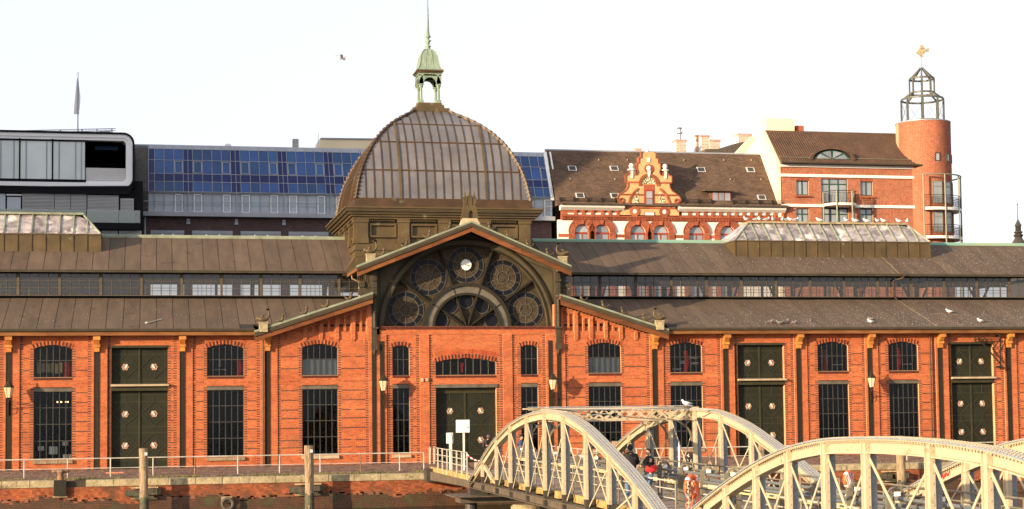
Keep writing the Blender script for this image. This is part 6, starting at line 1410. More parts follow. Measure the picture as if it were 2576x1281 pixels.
# pale roller lying on the left roof
def roofpt(x, y, f=None, s=RS, z0=8.27, y0=-.75):
    v = ray(x, y); # plane z = z0+(Y-y0)*s
    t = (z0-y0*s+CAM[1]*s-CAM[2])/(v[2]-v[1]*s); p = v*t+CAM; return p
a_, b_ = roofpt((1085/1.971)/1.4907, (850+718/1.971)/1.4907), roofpt((1198/1.971)/1.4907, (850+688/1.971)/1.4907)
tag(MB().tube([a_+(0, 0, .05), b_+(0, 0, .05)], .025, 6).ell(tuple(a_+(0, 0, .06)), (.12, .08, .06), 8, 5).build('broom', 'rail'), 'thin pole with a small head left lying on the left lower roof', 'pole')
# ================================================================ footbridge
def DY(yp): return yp-101.3
XN, XF = 14.3, 20.0
ZT1 = [(75.3, .05), (74.54, .32), (72.69, 1.0), (71., 1.6), (69.44, 2.09), (66.55, 2.76), (63.5, 3.19), (60.2, 3.40), (57.3, 3.33), (54.4, 2.91), (51.55, 2.21), (49.05, 1.57), (46.8, .85), (44.9, .15)]
ZT2 = [(44.9, .05), (44.1, .34), (42.8, .81), (40.4, 1.56), (38.2, 2.16), (36.06, 2.61), (33.9, 2.86), (31.8, 2.93), (30.2, 2.95), (28.4, 2.93), (26.3, 2.83), (24.2, 2.55), (22., 2.1), (19.8, 1.5), (17.6, .8), (16., .15)]
def zi_(T, y): P = sorted(T); return float(np.interp(y, [p[0] for p in P], [p[1] for p in P]))
def smoothT(T, n): 
    P = np.array(sorted(T)); ys = np.linspace(P[0, 0], P[-1, 0], n); z = np.interp(ys, P[:, 0], P[:, 1]); 
    for _ in range(3): z[1:-1] = .25*z[:-2]+.5*z[1:-1]+.25*z[2:]
    return ys, z
def deckpiece(y0, y1, t):
    k = 0; y = y0; m = random.Random(9)
    while y < y1:
        piece('deck_plank', XN+.32, XF-.3, DY(y)+.008, DY(min(y+.245, y1))-.008, .36, .42+m.uniform(-.004, .004), 'plank', t); y += .245
    y = y0
    while y < y1-.3:
        e = min(y+m.uniform(1.0, 1.6), y1)
        for X in (XN+.22, XF-.30): piece('edge_board', X, X+.1, DY(y)+.01, DY(e)-.01, .16+m.uniform(-.02, .02), .415, 'plank_edge', t)
        y = e
def truss(X, T, hang, far, t, lay_dark=.42):
    ys, z = smoothT(T, 60); s = -1
    web = MB(); top = MB(); bot = MB(); dk = MB(); riv = MB()
    for i in range(len(ys)-1):
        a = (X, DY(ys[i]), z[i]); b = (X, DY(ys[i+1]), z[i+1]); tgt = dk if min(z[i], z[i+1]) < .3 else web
        dd = np.array(b)-np.array(a); nn = np.array([0, -dd[2], dd[1]]); nn /= np.linalg.norm(nn); nn *= 1 if nn[2] > 0 else -1
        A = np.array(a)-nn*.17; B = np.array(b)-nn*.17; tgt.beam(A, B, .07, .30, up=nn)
        A = np.array(a)-nn*.015; B = np.array(b)-nn*.015; top.beam(A, B, .42, .03, up=nn)
        A = np.array(a)-nn*.045; B = np.array(b)-nn*.045; tgt.beam(A, B, .34, .03, up=nn)
        A = np.array(a)-nn*.315; B = np.array(b)-nn*.315; tgt.beam(A, B, .26, .03, up=nn)
        L_ = np.linalg.norm(dd)
        for k in range(int(L_/.11)):
            p = np.array(a)+dd*(k+.5)/int(L_/.11)
            for q in (-.16, -.06, .06, .16): riv.box(p[0]+q-.017, p[0]+q+.017, p[1]-.017, p[1]+.017, p[2]-.01, p[2]+.018)
            r = p-nn*.06; riv.box(r[0]-.185, r[0]-.165, r[1]-.018, r[1]+.018, r[2]-.035, r[2]-.0)
            for q in (.10, .26): r = p-nn*q; riv.box(r[0]-.05, r[0]-.03, r[1]-.012, r[1]+.012, r[2]-.012, r[2]+.012)
    o = web.build('arch_chord', 'steel', t); top.build('arch_flange', 'steel_top_and_shade', o); riv.build('rivets', 'steel', o, kind='stuff')
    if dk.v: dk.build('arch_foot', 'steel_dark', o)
    y0, y1 = min(ys), max(ys)
    MB().box(X-.03, X+.03, DY(y0), DY(y1), -.16, .10).box(X-.16, X+.16, DY(y0), DY(y1), .09, .12).box(X-.16, X+.16, DY(y0), DY(y1), -.19, -.16).build('tie_girder', 'girder', t)
    g_ = MB()
    for k in range(int((y1-y0)/1.0)): y = y0+.5+k; pass
    for i, y in enumerate(hang):
        zt = zi_(T, y)-.04
        h = MB().box(X-.15, X-.04, DY(y)-.10, DY(y)-.07, lay_dark, zt).box(X-.11, X-.08, DY(y)-.07, DY(y)+.1, lay_dark, zt).box(X-.15, X-.04, DY(y)+.1, DY(y)+.13, lay_dark, zt)
        h2_ = MB().box(X+.0, X+.15, DY(y)+.02, DY(y)+.05, lay_dark, zt).box(X+.10, X+.13, DY(y)+.05, DY(y)+.2, lay_dark, zt)
        z_ = lay_dark+.1
        while z_ < zt-.1: h.box(X-.11, X-.085, DY(y)-.115, DY(y)-.1, z_-.012, z_+.012); z_ += .2
        h = h.build('hanger', 'steel', t)
        MB().box(X-.155, X+.175, DY(y)-.11, DY(y)+.1, -.18, lay_dark).build('hanger_foot', 'steel_dark', h)
        h2_.build('hanger_plate', 'steel_top_and_shade', h)  # grey colour paints in the shade cast by the cream plate beside it
    for a, b in zip(hang[:-1], hang[1:]):
        m = MB().beam((X-.06, DY(a), zi_(T, a)-.35), (X-.06, DY(b), .12), .015, .075, up=(0, 0, 1)); m.build('diagonal', 'steel', t)
        m = MB().beam((X-.02, DY(b), zi_(T, b)-.35), (X-.02, DY(a), .12), .015, .06, up=(0, 0, 1)); m.build('diagonal', 'steel', t)
def side_rail(X, ya, yb, t, zs=(.95, .72, .45), step=1.5, z0=.42):
    m = MB()
    for z in zs: m.tube([(X, DY(ya), z0+z), (X, DY(yb), z0+z)], .019 if z != zs[0] else .025, 6)
    m.build('hand_rail', 'steel_grey' if X > 17 else 'rail', t)
    y = min(ya, yb)
    while y <= max(ya, yb): MB().tube([(X, DY(y), z0), (X, DY(y), z0+zs[0])], .028, 6).build('rail_post', 'steel_grey', t); y += step
b1 = empty('arched_footbridge', (17.1, DY(60), .4), 'cream riveted steel arch footbridge running out from the quay to the couple', 'footbridge', None)
H1 = [72.2, 69.1, 66.3, 63.2, 60.2, 57.3, 54.2, 51.3, 48.4]
truss(XN, ZT1, H1, False, b1); truss(XF, ZT1, [y-.5 for y in H1], True, b1)
MB().box(XN-.13, XN+.02, DY(73.9), DY(73.8), .42, 1.0).beam((XN-.05, DY(74), .42), (XN-.05, DY(69.3), 1.9), .12, .14).beam((XN-.05, DY(72.4), 1.1), (XN-.05, DY(70.3), .4), .12, .14).build('end_brace', 'steel', b1)
deckpiece(45.1, 75.2, b1)
# portal girders with curved knees, and the wind bracing between them
for Y in (60.2, 63.3):
    y = DY(Y); zt = 3.40
    m = MB().box(XN-.2, XF+.2, y-.12, y+.12, zt, zt+.05).box(XN, XF, y-.06, y+.06, zt-.04, zt).box(XN, XF, y-.06, y+.06, zt-.45, zt-.38)
    m.build('portal_chord', 'steel', b1); m = MB(); n = 13
    for k in range(n):
        xa = XN+.15+(XF-XN-.3)*k/n; xb = xa+(XF-XN-.3)/n; za, zb_ = (zt-.4, zt-.02) if k % 2 else (zt-.02, zt-.4); m.beam((xa, y, za), (xb, y, zb_), .02, .07)
        m.beam((xa, y+.02, zb_), (xb, y+.02, za), .015, .05)
    m.build('portal_lattice', 'steel', b1); m = MB()
    for X, s in ((XN, 1), (XF, -1)):
        P = [(X+s*(.05+1.0*(1-cos(a))), y, zt-1.25+.85*sin(a)) for a in np.linspace(0, pi/2, 9)]
        for p, q_ in zip(P[:-1], P[1:]): m.beam(p, q_, .14, .05)
        m.beam((X+s*.05, y, zt-.4), (X+s*.4, y, zt-.7), .04, .04)
    m.build('portal_knee', 'steel_grey', b1)
m = MB().beam((XN, DY(60.2), 3.48), (XF, DY(63.3), 3.48), .22, .02).beam((XF, DY(60.2), 3.49), (XN, DY(63.3), 3.49), .22, .02)
for Y in (57.3, 66.3): m.beam((XN, DY(Y), zi_(ZT1, Y)+.03), (XF, DY(60.2 if Y < 60 else 63.3), 3.44), .14, .02).beam((XF, DY(Y), zi_(ZT1, Y)+.03), (XN, DY(60.2 if Y < 60 else 63.3), 3.44), .14, .02)
m.build('wind_brace', 'steel_top_and_shade', b1)
side_rail(XN+.42, 46., 74.5, b1); side_rail(XF-.45, 45.5, 75, b1)
b2 = empty('near_footbridge', (17.1, DY(30), .4), 'nearest cream riveted steel arch span crossing the lower right corner', 'footbridge')
H2 = [42.4, 40.25, 38.05, 35.95, 33.8, 31.7, 28.83, 26.65, 24.5, 22.4, 20.3]
truss(XN, ZT2, H2, False, b2); truss(XF, [(a+.4, b) for a, b in ZT2], [y+.4 for y in H2], True, b2)
deckpiece(15.5, 44.9, b2); side_rail(XN+.42, 17, 43.5, b2); side_rail(XF-.45, 17, 44, b2)
t = empty('bridge_landing', (17.1, DY(81), 0), 'short ramp with grey railings joining the quay to the footbridge', 'landing')
k = 0; y = 75.4
while y < 87.6:
    z = .42-.40*max(0, (y-79)/8.6); piece('deck_plank', XN+.1, XF+.3, DY(y)+.008, DY(y+.245)-.008, z-.06, z, 'plank', t); y += .245
for X in (XN-.02, XF+.3):
    piece('edge_beam', X, X+.12, DY(75.4), DY(86.9), .02, .34, 'plank_edge', t)
    m = MB(); 
    for yy in np.arange(76.3, 85.5, 1.35): z = .42; MB().box(X-.03, X+.03, DY(yy)-.03, DY(yy)+.03, -.05, z+.95).build('rail_post', 'rail', t)
    for zz_ in (.95, .62, .3): m.tube([(X, DY(76.3), .42+zz_), (X, DY(84.9), .42+zz_)], .022, 6)
    m.build('hand_rail', 'rail', t)
MB().prism_yz([(DY(75.2), -.19), (DY(75.2), .1), (DY(87), .1), (DY(87), -.35), (DY(84), -.3)], XN-.15, XN-.05).prism_yz([(DY(75.2), -.19), (DY(75.2), .1), (DY(87), .1), (DY(87), -.35), (DY(84), -.3)], XF+.05, XF+.15).build('landing_girder', 'girder', t)
MB().box(XN-.35, XN+.2, DY(86.9)-.9, DY(86.9)+.1, -.45, .25).build('bearing_box', 'steel_dark', t)
# chain between posts, red and white
c = MB(); c2 = MB(); P0, P1 = np.array((XN-.02, DY(76.3), 1.3)), np.array((XN+.9, DY(75.2), 1.25))
for k in range(12):
    a, b = k/12, (k+.85)/12; f_ = lambda t: P0+(P1-P0)*t-np.array((0, 0, .28*4*t*(1-t))); (c if k % 2 else c2).beam(f_(a), f_(b), .05, .05)
ch = c.build('barrier_chain', 'red'); c2.build('white_links', 'white', ch); tag(ch, 'red and white barrier chain hanging by the signs at the bridge end', 'chain')
c = MB()
for zz_ in (.9, .45): c.tube([(GATE[0]+.1, -.2, zz_), (GATE[0]+.9, -3, zz_-.35), (XN+1.6, DY(86.9), zz_-.25), (XN+.2, DY(84.9), zz_+.3)], .018, 5)
tag(c.build('slack_chain', 'lintel'), 'thin dark slack chains strung from the gate to the landing railing', 'chain')
# pipe rack along the deck
pr = empty('pipe_rack', (16.6, DY(47), .42), 'pair of long grey pipes on looped steel stands along the deck', 'pipes')
for i, (dx, z) in enumerate(((0, 1.42), (.12, 1.26), (-.1, 1.20))): MB().tube([(16.6+dx, DY(78), z), (16.6+dx, DY(17), z)], .045, 8).build('pipe', 'pipe', pr)
yy = 77.
while yy > 19:
    e = yy-1.75; piece('cream_beam', 16.5, 16.62, DY(e), DY(yy), 1.0, 1.14, 'cream_beam', pr)
    y = DY(yy-1.95); P = [(16.6-.17, y, .42), (16.6-.17, y, 1.5)]+[(16.6-.17*cos(a), y, 1.5+.17*sin(a)) for a in np.linspace(.3, pi-.3, 7)]+[(16.6+.17, y, 1.5), (16.6+.17, y, .42)]
    m = MB()
    for p, q_ in zip(P[:-1], P[1:]): m.beam(p, q_, .16, .035, up=(0, 1, 0) if abs(p[0]-q_[0]) < .01 else (0, 0, 1))
    m.box(16.35, 16.85, y-.15, y+.15, .42, .44); s_d = m.build('pipe_stand', 'steel_grey', pr); MB().box(16.53, 16.67, y-.1, y-.06, 1.48, 1.58).build('reflector', 'white', s_d)
    yy -= 2.2
m = MB(); rr = random.Random(13)
for k in range(40): y = DY(rr.uniform(20, 76)); x = 16.75+rr.uniform(0, .5); m.ell((x, y, .45), (.06, .06, .04), 6, 4)
m.build('pipe_feet', 'steel_dark', pr, kind='stuff')
# pier below the bridge
p_ = empty('bridge_pier', (17, DY(74), -1.8), 'dark steel pier frame with round piles under the bridge foot', 'pier')
MB().box(XN-.9, XF+.9, DY(74.6), DY(73.2), -.78, -.5).box(XN-1.3, XF+1.2, DY(74.9), DY(72.6), -.5, -.44).build('crosshead', 'girder', p_)
for X in (XN, XF): MB().box(X-.4, X+.4, DY(74.3), DY(73.6), -.44, -.19).build('bearing', 'steel_dark', p_)
for X in (XN-.3, 17, XF+.3): MB().lathe([(.28, -2.5), (.28, -.78)], X, DY(73.9), 16).build('pile', 'steel_dark', p_)
MB().lathe([(.7, -2.5), (.7, -.75), (.6, -.66), (0, -.66)], XN+1.3, DY(69.5), 20).build('round_pier', 'coping', p_)
p2_ = empty('middle_pier', (17, DY(45), -1.8), 'steel crosshead on piles where the two arch spans meet', 'pier')
MB().box(XN-.9, XF+.9, DY(45.6), DY(44.4), -.7, -.2).build('crosshead', 'girder', p2_)
for X in (XN, XF): MB().lathe([(.3, -2.5), (.3, -.7)], X, DY(45), 14).build('pile', 'steel_dark', p2_)
# signs at the bridge end
def PXY(x, y, Y): return W(x, y, Y)
Y = DY(80.4); x, z = W(1163.5, 1072, Y); x2, z2 = W(1167.5, 1222, Y)
s = empty('sign_board', (x2, Y, z2), 'large square white notice board on a tall white post at the bridge end', 'sign')
MB().box(x-.335, x+.335, Y-.03, Y, z-.31, z+.31).build('board', 'white', s); MB().box((x+x2)/2+.02-.032, (x+x2)/2+.02+.032, Y-.0, Y+.06, z2, z-.0).box((x+x2)/2+.02-.032, (x+x2)/2+.02+.032, Y-.06, Y-.03, z2, z-.25).build('sign_post', 'white', s)
m = MB(); rr = random.Random(1)
for k in range(5): m.box(x-.02+k*.055, x+.02+k*.055, Y-.034, Y-.031, z+.02+.01*k, z+.06+.01*k)
m.box(x-.25, x+.3, Y-.034, Y-.031, z-.02, z-.01).box(x+.2, x+.3, Y-.034, Y-.031, z-.1, z-.03).box(x-.25, x+.3, Y-.034, Y-.031, z-.23, z-.215)
for k in range(3): m.ring(x-.1+.12*k, z-.1, .025, .035, Y-.034, Y-.031, n=10)
m.build('scribbled_lettering', 'alu', s)
Y = DY(83.2); x, z = W(1130.5, 1102, Y); x2, z2 = W(1133, 1196, Y)
s = empty('narrow_sign', (x2, Y, z2), 'narrow upright white notice board on a double white post left of the larger board', 'sign')
MB().box(x-.17, x+.17, Y-.03, Y, z-.27, z+.27).build('board', 'white', s); MB().box(x-.03, x+.03, Y-.07, Y-.03, z2, z+.2).box(x+.05, x+.11, Y-.06, Y-.03, z2, z+.15).build('sign_post', 'white', s)
m = MB()
for k in range(7): m.box(x+.06, x+.15, Y-.034, Y-.031, z+.2-k*.06, z+.23-k*.06)
for k in range(4): m.box(x-.13, x-.06, Y-.034, Y-.031, z+.15-k*.1, z+.17-k*.1)
m.build('small_lettering', 'steel_dark', s)
# lifebuoys
def buoy(X, yp, z, lab, rot, r=.36, rope=True, seed=1):
    Y = DY(yp); t = empty('lifebuoy', (X, Y, z-r), lab, 'lifebuoy')
    u = np.array((cos(rot), sin(rot), 0)); w = np.array((0, 0, 1.)); c = np.array((X, Y, z))
    def arc_(a0, a1, rad): return [tuple(c+u*rad*cos(a)+w*rad*sin(a)) for a in np.linspace(a0, a1, 7)]
    for k in range(4):
        a0 = pi/2*k+pi/4
        MB().tube(arc_(a0+.12, a0+pi/2-.12, r-.075), .078, 10).build('ring_quarter', 'orange', t, smooth=True); MB().tube(arc_(a0-.12, a0+.12, r-.075), .080, 10).build('white_band', 'white', t, smooth=True)
    rr = random.Random(seed); m = MB()
    for k in range(16 if rope else 9):
        P = [c+u*rr.uniform(-.25, .2)+w*rr.uniform(.0, .25)+np.array((0, -.1, 0))]
        for j in range(5): P.append(P[-1]+np.array((rr.uniform(-.07, .07), rr.uniform(-.03, .03), -rr.uniform(.1, .2))))
        m.tube(P, .011, 4)
    m.build('rope_tangle', 'rope' if rope else 'white', t)
    MB().box(X-.03, X+.03, Y+.1, Y+.16, .42, z+.4).build('holder_post', 'steel_grey', t)
buoy(15.28, 46.25, 1.2, 'orange lifebuoy with a tangle of orange line on the railing between the two spans', radians(42), .37, seed=3)
buoy(19.75, 45.3, 1.36, 'orange and white lifebuoy seen through the nearest arch', radians(38), .27, False, seed=5)
# padlocks on the end post
t = empty('love_locks', (15.0, DY(45.7), .42), 'railing end post crowded with small coloured padlocks beside the orange lifebuoy', 'padlocks')
MB().tube([(15.0, DY(45.7), .42), (15.0, DY(45.7), 1.4)], .03, 8).build('post', 'rail', t); rr = random.Random(7)
for k in range(34):
    z = rr.uniform(.5, 1.32); a = rr.uniform(0, 2*pi); o_ = piece('padlock', 15+.055*cos(a)-.025, 15+.055*cos(a)+.025, DY(45.7)+.05*sin(a)-.015, DY(45.7)+.05*sin(a)+.015, z, z+.055, rr.choice(['rust', 'gold', 'steel_dark', 'alu', 'red_paint']), t)
# small marks on the girders
tag(MB().box(XF-.04-.001, XF-.04, 0, .01, 0, .01).build('x', 'black')) if False else None
def chordmark(X, T, yp, dz, L, Hh, mname, nm, lab, strokes):
    m = MB(); z = zi_(T, yp)-dz; s = (zi_(T, yp-.3)-zi_(T, yp+.3))/.6
    for (a, b, c, d) in strokes: m.beam((X-.055, DY(yp-a*L), z+b*Hh+s*a*L), (X-.055, DY(yp-c*L), z+d*Hh+s*c*L), .012, .022, up=(0, 0, 1))
    return m
mk = chordmark(XF, [(a+.4, b) for a, b in ZT2], 41.9, .24, .14, .12, '', '', '', [(0, 0, 0, 1), (0, 1, 1, 1), (0, .5, .8, .5)])
mk.build('letter_f', 'black', b2)
mk = chordmark(XF, [(a+.4, b) for a, b in ZT2], 39.9, .24, .5, .14, '', '', '', [(0, 0, .2, 1), (.2, 1, .3, 0), (.3, 0, .5, .9), (.45, .2, .7, .8), (.7, .8, .8, .1), (.8, .1, 1, .9)])
mk.build('red_scrawl', 'red', b2)
mk = chordmark(XN, ZT2, 42.4, .17, .2, .16, '', '', '', [(0, 0, 0, .8), (.3, .1, .6, 1), (.6, .2, .9, .9), (.9, .9, 1, .1)]); mk.build('black_scrawl', 'black', b2)
# ================================================================ people
def skinned(name, V, E, Rr, m, parent, root=0, sub=2):
    me = bpy.data.meshes.new(name); org = ORG[parent.name]; me.from_pydata([tuple(np.array(v)-org) for v in V], E, []); me.materials.append(M[m])
    o = bpy.data.objects.new(name, me); COL.objects.link(o); o.parent = parent
    md = o.modifiers.new('skin', 'SKIN'); md.use_smooth_shade = True
    if not me.skin_vertices: me.skin_vertices_add() if hasattr(me, 'skin_vertices_add') else None
    sv = me.skin_vertices[0].data
    for i, r in enumerate(Rr): sv[i].radius = r if hasattr(r, '__len__') else (r, r); sv[i].use_root = (i == root)
    sb = o.modifiers.new('smooth', 'SUBSURF'); sb.levels = sub; sb.render_levels = sub; return o
def person(x, y, z, head, lab, h=1.75, coat='coat', legs='jeans', hat=None, hair='hair', arms=((.0, 0), (.0, 0)), stride=.1, bag=None, shoes='shoe', long=0., female=False, group=None):
    """head = heading angle of the face, 0 = towards -Y (the camera); arms = (forward bend, outward) per side"""
    t = empty('person', (x, y, z), lab, 'person', group); k = h/1.75; ca, sa = cos(head), sin(head)
    # local frame: right-hand side rx, front fy
    def P(rx, fy, zz): lx, ly = rx*k, -fy*k; return (x+lx*ca-ly*sa, y+lx*sa+ly*ca, z+zz*k)
    V = [P(0, 0, .95), P(0, 0, 1.15), P(0, -.01, 1.36), P(0, 0, 1.47), P(0, .01, 1.53)]; E = [(0, 1), (1, 2), (2, 3), (3, 4)]; R_ = [(.13*k, .10*k), (.12*k, .09*k), (.14*k, .09*k), .055*k, .05*k]
    sh = []
    for s, (fb, ow) in zip((-1, 1), arms):
        i = len(V); el = (s*(.23+ow), .02+fb*.12, 1.13+fb*.03); wr = (s*(.21+ow-.14*fb), .05+.33*fb, .90+.33*fb)
        V += [P(s*.17, 0, 1.40), P(*el), P(*wr)]; R_ += [.055*k, .042*k, .032*k]; E += [(2, i), (i, i+1), (i+1, i+2)]; sh.append((el, wr))
    lg = []
    for s in (-1, 1):
        i = len(V); f = s*stride; V += [P(s*.09, 0, .88), P(s*.10, f*.5+.02, .48), P(s*.105, f, .09)]; R_ += [.085*k, .058*k, .042*k]; E += [(0, i), (i, i+1), (i+1, i+2)]; lg.append(f)
    body = skinned('body', V, E, R_, 'skin', t)
    # head with face
    hd = MB(); C0 = np.array(P(0, .02, 1.635)); ex = np.array((ca, sa, 0)); fy = np.array((sa, -ca, 0)); ez = np.array((0, 0, 1.))
    n, m_ = 16, 12; vs = []; fs = []
    for j in range(m_+1):
        ph = pi*j/m_
        for i in range(n):
            a = 2*pi*i/n; dx, df, dz = sin(ph)*cos(a), sin(ph)*sin(a), cos(ph)
            wx = .073*(1-.18*max(0, -dz)); wf = .095*(1-.08*max(0, -dz)); p = C0+(ex*dx*wx+fy*(df*wf+(.012 if dz < -.2 and df > 0 else 0))+ez*dz*.115)*k
            if df > .85 and -.35 < dz < .05: p = p+fy*.022*k
            vs.append(p)
    hd.add(vs, [(j*n+i, j*n+(i+1) % n, (j+1)*n+(i+1) % n, (j+1)*n+i) for j in range(m_) for i in range(n)])
    for s in (-1, 1): hd.ell(tuple(C0+ex*s*.075*k+ez*-.005*k), (.015*k, .02*k, .028*k), 6, 4)
    ho = hd.build('head', 'skin', t, smooth=True); e_ = MB()
    for s in (-1, 1): e_.ell(tuple(C0+(ex*s*.03+fy*.086+ez*.012)*k), (.009*k, .007*k, .006*k), 6, 4)
    e_.build('eyes', 'hair', ho); MB().ell(tuple(C0+(fy*.092-ez*.052)*k), (.02*k, .008*k, .005*k), 6, 4).build('mouth', 'rust', ho)
    hm = MB(); vs = []; top = 1.06 if not hat else 1.14
    for j in range(8):
        ph = pi*.58*j/7
        for i in range(n):
            a = 2*pi*i/n; dx, df, dz = sin(ph)*cos(a), sin(ph)*sin(a), cos(ph); lim = .09
            if df > .2 and dz < .35+.2*df: dz = max(dz, .35+.1*df); dx *= .95; df *= .93
            vs.append(C0+(ex*dx*.081*top+fy*(df*.103*top-.006)+ez*(dz*.122*top+.004))*k)
    hm.add(vs, [(j*n+i, j*n+(i+1) % n, (j+1)*n+(i+1) % n, (j+1)*n+i) for j in range(7) for i in range(n)]); hm.build('cap' if hat else 'hair', hat or hair, t, smooth=True)
    if hat: MB().ell(tuple(C0+(-fy*.05-ez*.03)*k), (.07*k, .06*k, .06*k), 10, 6).build('hair', hair, t, smooth=True)
    # hands with separate fingers
    for s, (el, wr) in zip((-1, 1), sh):
        d = np.array(wr)-np.array(el); d /= np.linalg.norm(d); w_ = np.array(P(*wr)); D = np.array((d[0]*ca+d[1]*sa, d[0]*sa-d[1]*ca, d[2])); side = np.cross(D, ez) if abs(D[2]) < .9 else fy; side = side/np.linalg.norm(side); hb = MB().ell(tuple(w_+D*.05*k), (.035*k, .035*k, .045*k), 8, 6)
        for q, ln in enumerate((.07, .08, .075, .06)):
            b0 = w_+D*.085*k+side*(q-1.5)*.019*k; dn = D*.8-ez*.1; hb.tube([b0, b0+D*ln*.5*k, b0+(D*ln*.85+np.cross(side, D)*s*.02)*k], [.0095*k, .009*k, .007*k], 5)
        b0 = w_+D*.03*k+side*.03*k; hb.tube([b0, b0+side*.03*k+D*.02*k, b0+side*.035*k+D*.055*k], [.012*k, .011*k, .008*k], 5); hb.build('hand', 'skin', t, smooth=True)
    # jacket
    hem = .80-long; V = [P(0, 0, hem), P(0, 0, 1.0), P(0, -.01, 1.2), P(0, -.015, 1.37), P(0, 0, 1.47), P(0, 0, 1.52)]; wd_ = .92 if female else 1.
    R_ = [(.205*k*wd_, .15*k), (.20*k*wd_, .15*k), (.20*k*wd_, .15*k), (.19*k*wd_, .13*k), (.10*k, .095*k), (.08*k, .075*k)]; E = [(i, i+1) for i in range(5)]
    for s, (el, wr) in zip((-1, 1), sh):
        i = len(V); V += [P(s*.185*wd_, 0, 1.39), P(*el), P(*wr)]; R_ += [.085*k, .068*k, .052*k]; E += [(3, i), (i, i+1), (i+1, i+2)]
    skinned('jacket', V, E, R_, coat, t)
    V = [P(0, 0, .98), P(0, 0, .88)]; R_ = [(.155*k, .12*k), (.16*k, .125*k)]; E = [(0, 1)]
    for s, f in zip((-1, 1), lg):
        i = len(V); V += [P(s*.10, .0, .76), P(s*.11, f*.5+.02, .47), P(s*.112, f-.01, .13), P(s*.112, f, .06)]; R_ += [.098*k, .078*k, .068*k, .07*k]; E += [(1, i), (i, i+1), (i+1, i+2), (i+2, i+3)]
    skinned('trousers', V, E, R_, legs, t)
    for s, f in zip((-1, 1), lg):
        c = np.array(P(s*.112, f+.05, .04)); m = MB(); vs = []
        for j, (o_, wq, hq) in enumerate(((-.12, .03, .05), (-.08, .045, .09), (0, .045, .09), (.07, .05, .06), (.13, .045, .045), (.155, .02, .03))):
            for i in range(8): a = 2*pi*i/8; vs.append(c+(fy*o_+ex*wq*cos(a)+ez*(hq*.5+hq*.5*sin(a)-.04))*k)
        m.add(vs, [(j*8+i, j*8+(i+1) % 8, (j+1)*8+(i+1) % 8, (j+1)*8+i) for j in range(5) for i in range(8)]+[tuple(range(7, -1, -1)), tuple(40+i for i in range(8))]); m.build('shoe', shoes, t, smooth=True)
    if bag:
        V = [P(-.08, .155, 1.02), P(.12, .15, 1.0)] if bag == 'front' else [P(0, -.16, 1.0), P(0, -.16, 1.2)]
    return t, P, k
person(15.62, DY(53.7), .42, radians(165), 'person in black jacket, dark cap and blue jeans seen from behind on the bridge', 1.82, 'coat', 'jeans', hat='coat', arms=((.75, .03), (.75, .03)), stride=-.07)
t, P, k = person(16.02, DY(52.9), .42, radians(-78), 'person with short dark hair in a black and red jacket facing left, in blue jeans', 1.70, 'coat', 'jeans', arms=((.8, 0), (.8, 0)), stride=.06, female=True)
bx_, by_ = 16.02, DY(52.9)-.20
bg_ = MB().ell((bx_, by_-.02, 1.46), (.21, .09, .12), 14, 8).box(bx_-.19, bx_+.19, by_-.08, by_+.05, 1.47, 1.58).build('handbag', 'red', smooth=True); tag(bg_, 'bright red shoulder bag hanging at the side of the person facing left', 'bag'); ORG['handbag'] = np.zeros(3)
MB().tube([(bx_-.16, by_, 1.57), (bx_-.1, by_+.02, 1.7), (bx_+.02, by_+.12, 1.86), (bx_+.1, by_+.05, 1.7), (bx_+.17, by_, 1.57)], .012, 5).build('strap', 'coat', bg_)
person(16.3, DY(81.3), .30, radians(-14), 'person in brown winter coat and knitted cap walking onto the bridge', 1.82, 'coat_b', 'jeans', hat='navy', arms=((.9, 0), (.25, .02)), stride=.16, long=.02)
person(17.45, DY(79.0), .36, radians(60), 'person in a dark blue jacket half hidden behind the near arch by the gate', 1.72, 'navy', 'coat', arms=((.6, 0), (.6, 0)), stride=.1)
# ================================================================ birds
def bird_mesh(wm, flying=False):
    b = MB(); b.tube([(-.20, 0, .10), (-.14, 0, .115), (-.05, 0, .125), (.05, 0, .14), (.11, 0, .165), (.145, 0, .215), (.16, 0, .235)], [.015, .04, .068, .075, .06, .042, .03], 9); b.ell((.165, 0, .245), (.045, .036, .038), 8, 6)
    return b
gm = mesh_of(bird_mesh(0), 'gull_body', 'gull', True)
def wing_mb():
    w = MB()
    for s in (-1, 1): w.tube([(.07, s*.055, .165), (-.04, s*.068, .15), (-.15, s*.045, .125), (-.27, s*.015, .115)], [.02, .045, .03, .008], 6)
    return w
gw = mesh_of(wing_mb(), 'gull_wing', 'gullgrey', True)
gb_ = mesh_of(MB().tube([(.20, 0, .243), (.25, 0, .233)], [.012, .003], 5).tube([(.02, .03, .09), (.03, .03, 0)], .008, 4).tube([(.02, -.03, .09), (.03, -.03, 0)], .008, 4), 'gull_beak_legs', 'beak')
pm_ = mesh_of(bird_mesh(0), 'pigeon_body', 'pigeon', True); pw_ = mesh_of(wing_mb(), 'pigeon_wing', 'pigeon', True)
def bird(name, x, y, z, rz, lab, group, s=1., pg=False):
    o = bpy.data.objects.new(name, pm_ if pg else gm); COL.objects.link(o); o.location = (x, y, z); o.rotation_euler = (0, 0, rz); o.scale = (s, s, s); tag(o, lab, name, group); ORG[o.name] = np.zeros(3)
    for nm, me in (('wings', pw_ if pg else gw), ('beak_and_legs', gb_)): c = bpy.data.objects.new(nm, me); COL.objects.link(c); c.parent = o
    return o
ORD = ['first', 'second', 'third', 'fourth', 'fifth', 'sixth', 'seventh', 'eighth', 'ninth', 'tenth', 'eleventh', 'twelfth', 'thirteenth', 'fourteenth', 'fifteenth', 'sixteenth', 'seventeenth']
rr = random.Random(21)
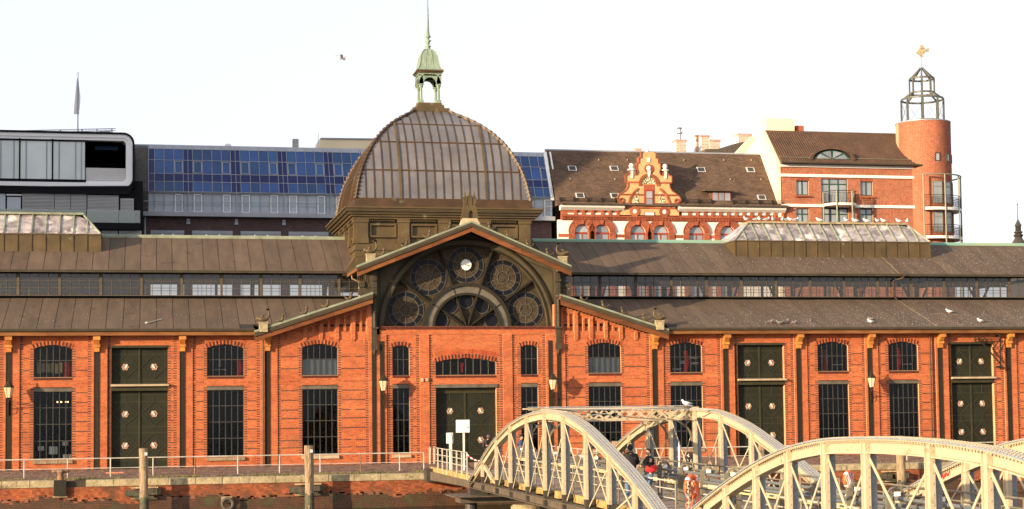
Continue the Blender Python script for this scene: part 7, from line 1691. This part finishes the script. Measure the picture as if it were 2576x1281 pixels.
for i, sx in enumerate((2798, 2835, 2849, 2874, 2899, 2934, 2947, 2964, 2983, 3073, 3174, 3207, 3249, 3290, 3314, 3371, 3402)):
    x = W(sx/1.4907, 555, 9.2)[0]; bird('gull', x, 9.25, RL[2], rr.choice([pi, pi+.4, -1.9, .2, 2.6, -2.2]), ORD[i]+' gull from the left on the right skylight ridge', 'gulls perched on the right skylight ridge', 1.25)
for i, (a, b) in enumerate(((402, 670), (473, 678), (505, 672), (543, 662), (590, 677), (727, 665), (1205, 648))):
    p = roofpt((2700+a/2.135)/1.4907, (900+b/2.135)/1.4907); bird('pigeon', p[0], p[1], p[2]+.02, rr.uniform(0, 6), ORD[i]+' pigeon from the left near the gutter of the right lower roof', 'pigeons on the right lower roof', 1.0, True)
for i, (a, b) in enumerate(((1203, 672), (1833, 590), (2082, 665))):
    p = roofpt((2700+a/2.135)/1.4907, (900+b/2.135)/1.4907); bird('gull', p[0], p[1], p[2]+.02, (pi, 2.5, pi)[i], ('white gull on the right lower roof above the second green door', 'white gull high on the right lower roof under the last panes', 'white gull near the gutter above the rightmost green door')[i], 'gulls on the right lower roof', 1.15)
bird('gull', 19.75, DY(60.2), 3.45, pi+.1, 'white gull perched on the portal top of the footbridge', None, 1.0)
x, z = W(860, 147, -10); f = empty('flying_gull', (x, -10, z), 'small gull in flight with bent wings in the white sky', 'gull')
MB().tube([(x-.25, -10.1, z+.02), (x-.1, -10, z), (x+.12, -9.9, z), (x+.24, -9.85, z-.02)], [.01, .06, .05, .015], 8).build('body', 'gull', f, smooth=True)
m = MB()
for s in (-1, 1):
    A = [(x-.08, -10+.03*s, z+.02), (x+.08, -10+.03*s, z+.02), (x+.12+s*.04, -10+.3*s, z+.16), (x-.02+s*.04, -10+.3*s, z+.16), (x-.1+s*.14, -10+.62*s, z+.02), (x-.14+s*.14, -10+.62*s, z+.02)]
    A = [(p[0]+s*.25*(abs(p[1]+10)), p[1], p[2]) for p in A]; A2 = [(a, b, c-.012) for a, b, c in A]
    m.add(A+A2, [(0, 1, 2, 3), (3, 2, 4, 5), (9, 8, 7, 6), (11, 10, 8, 9), (1, 7, 8, 2), (0, 3, 9, 6), (2, 8, 10, 4), (3, 5, 11, 9)])
m.build('wings', 'gullgrey', f)
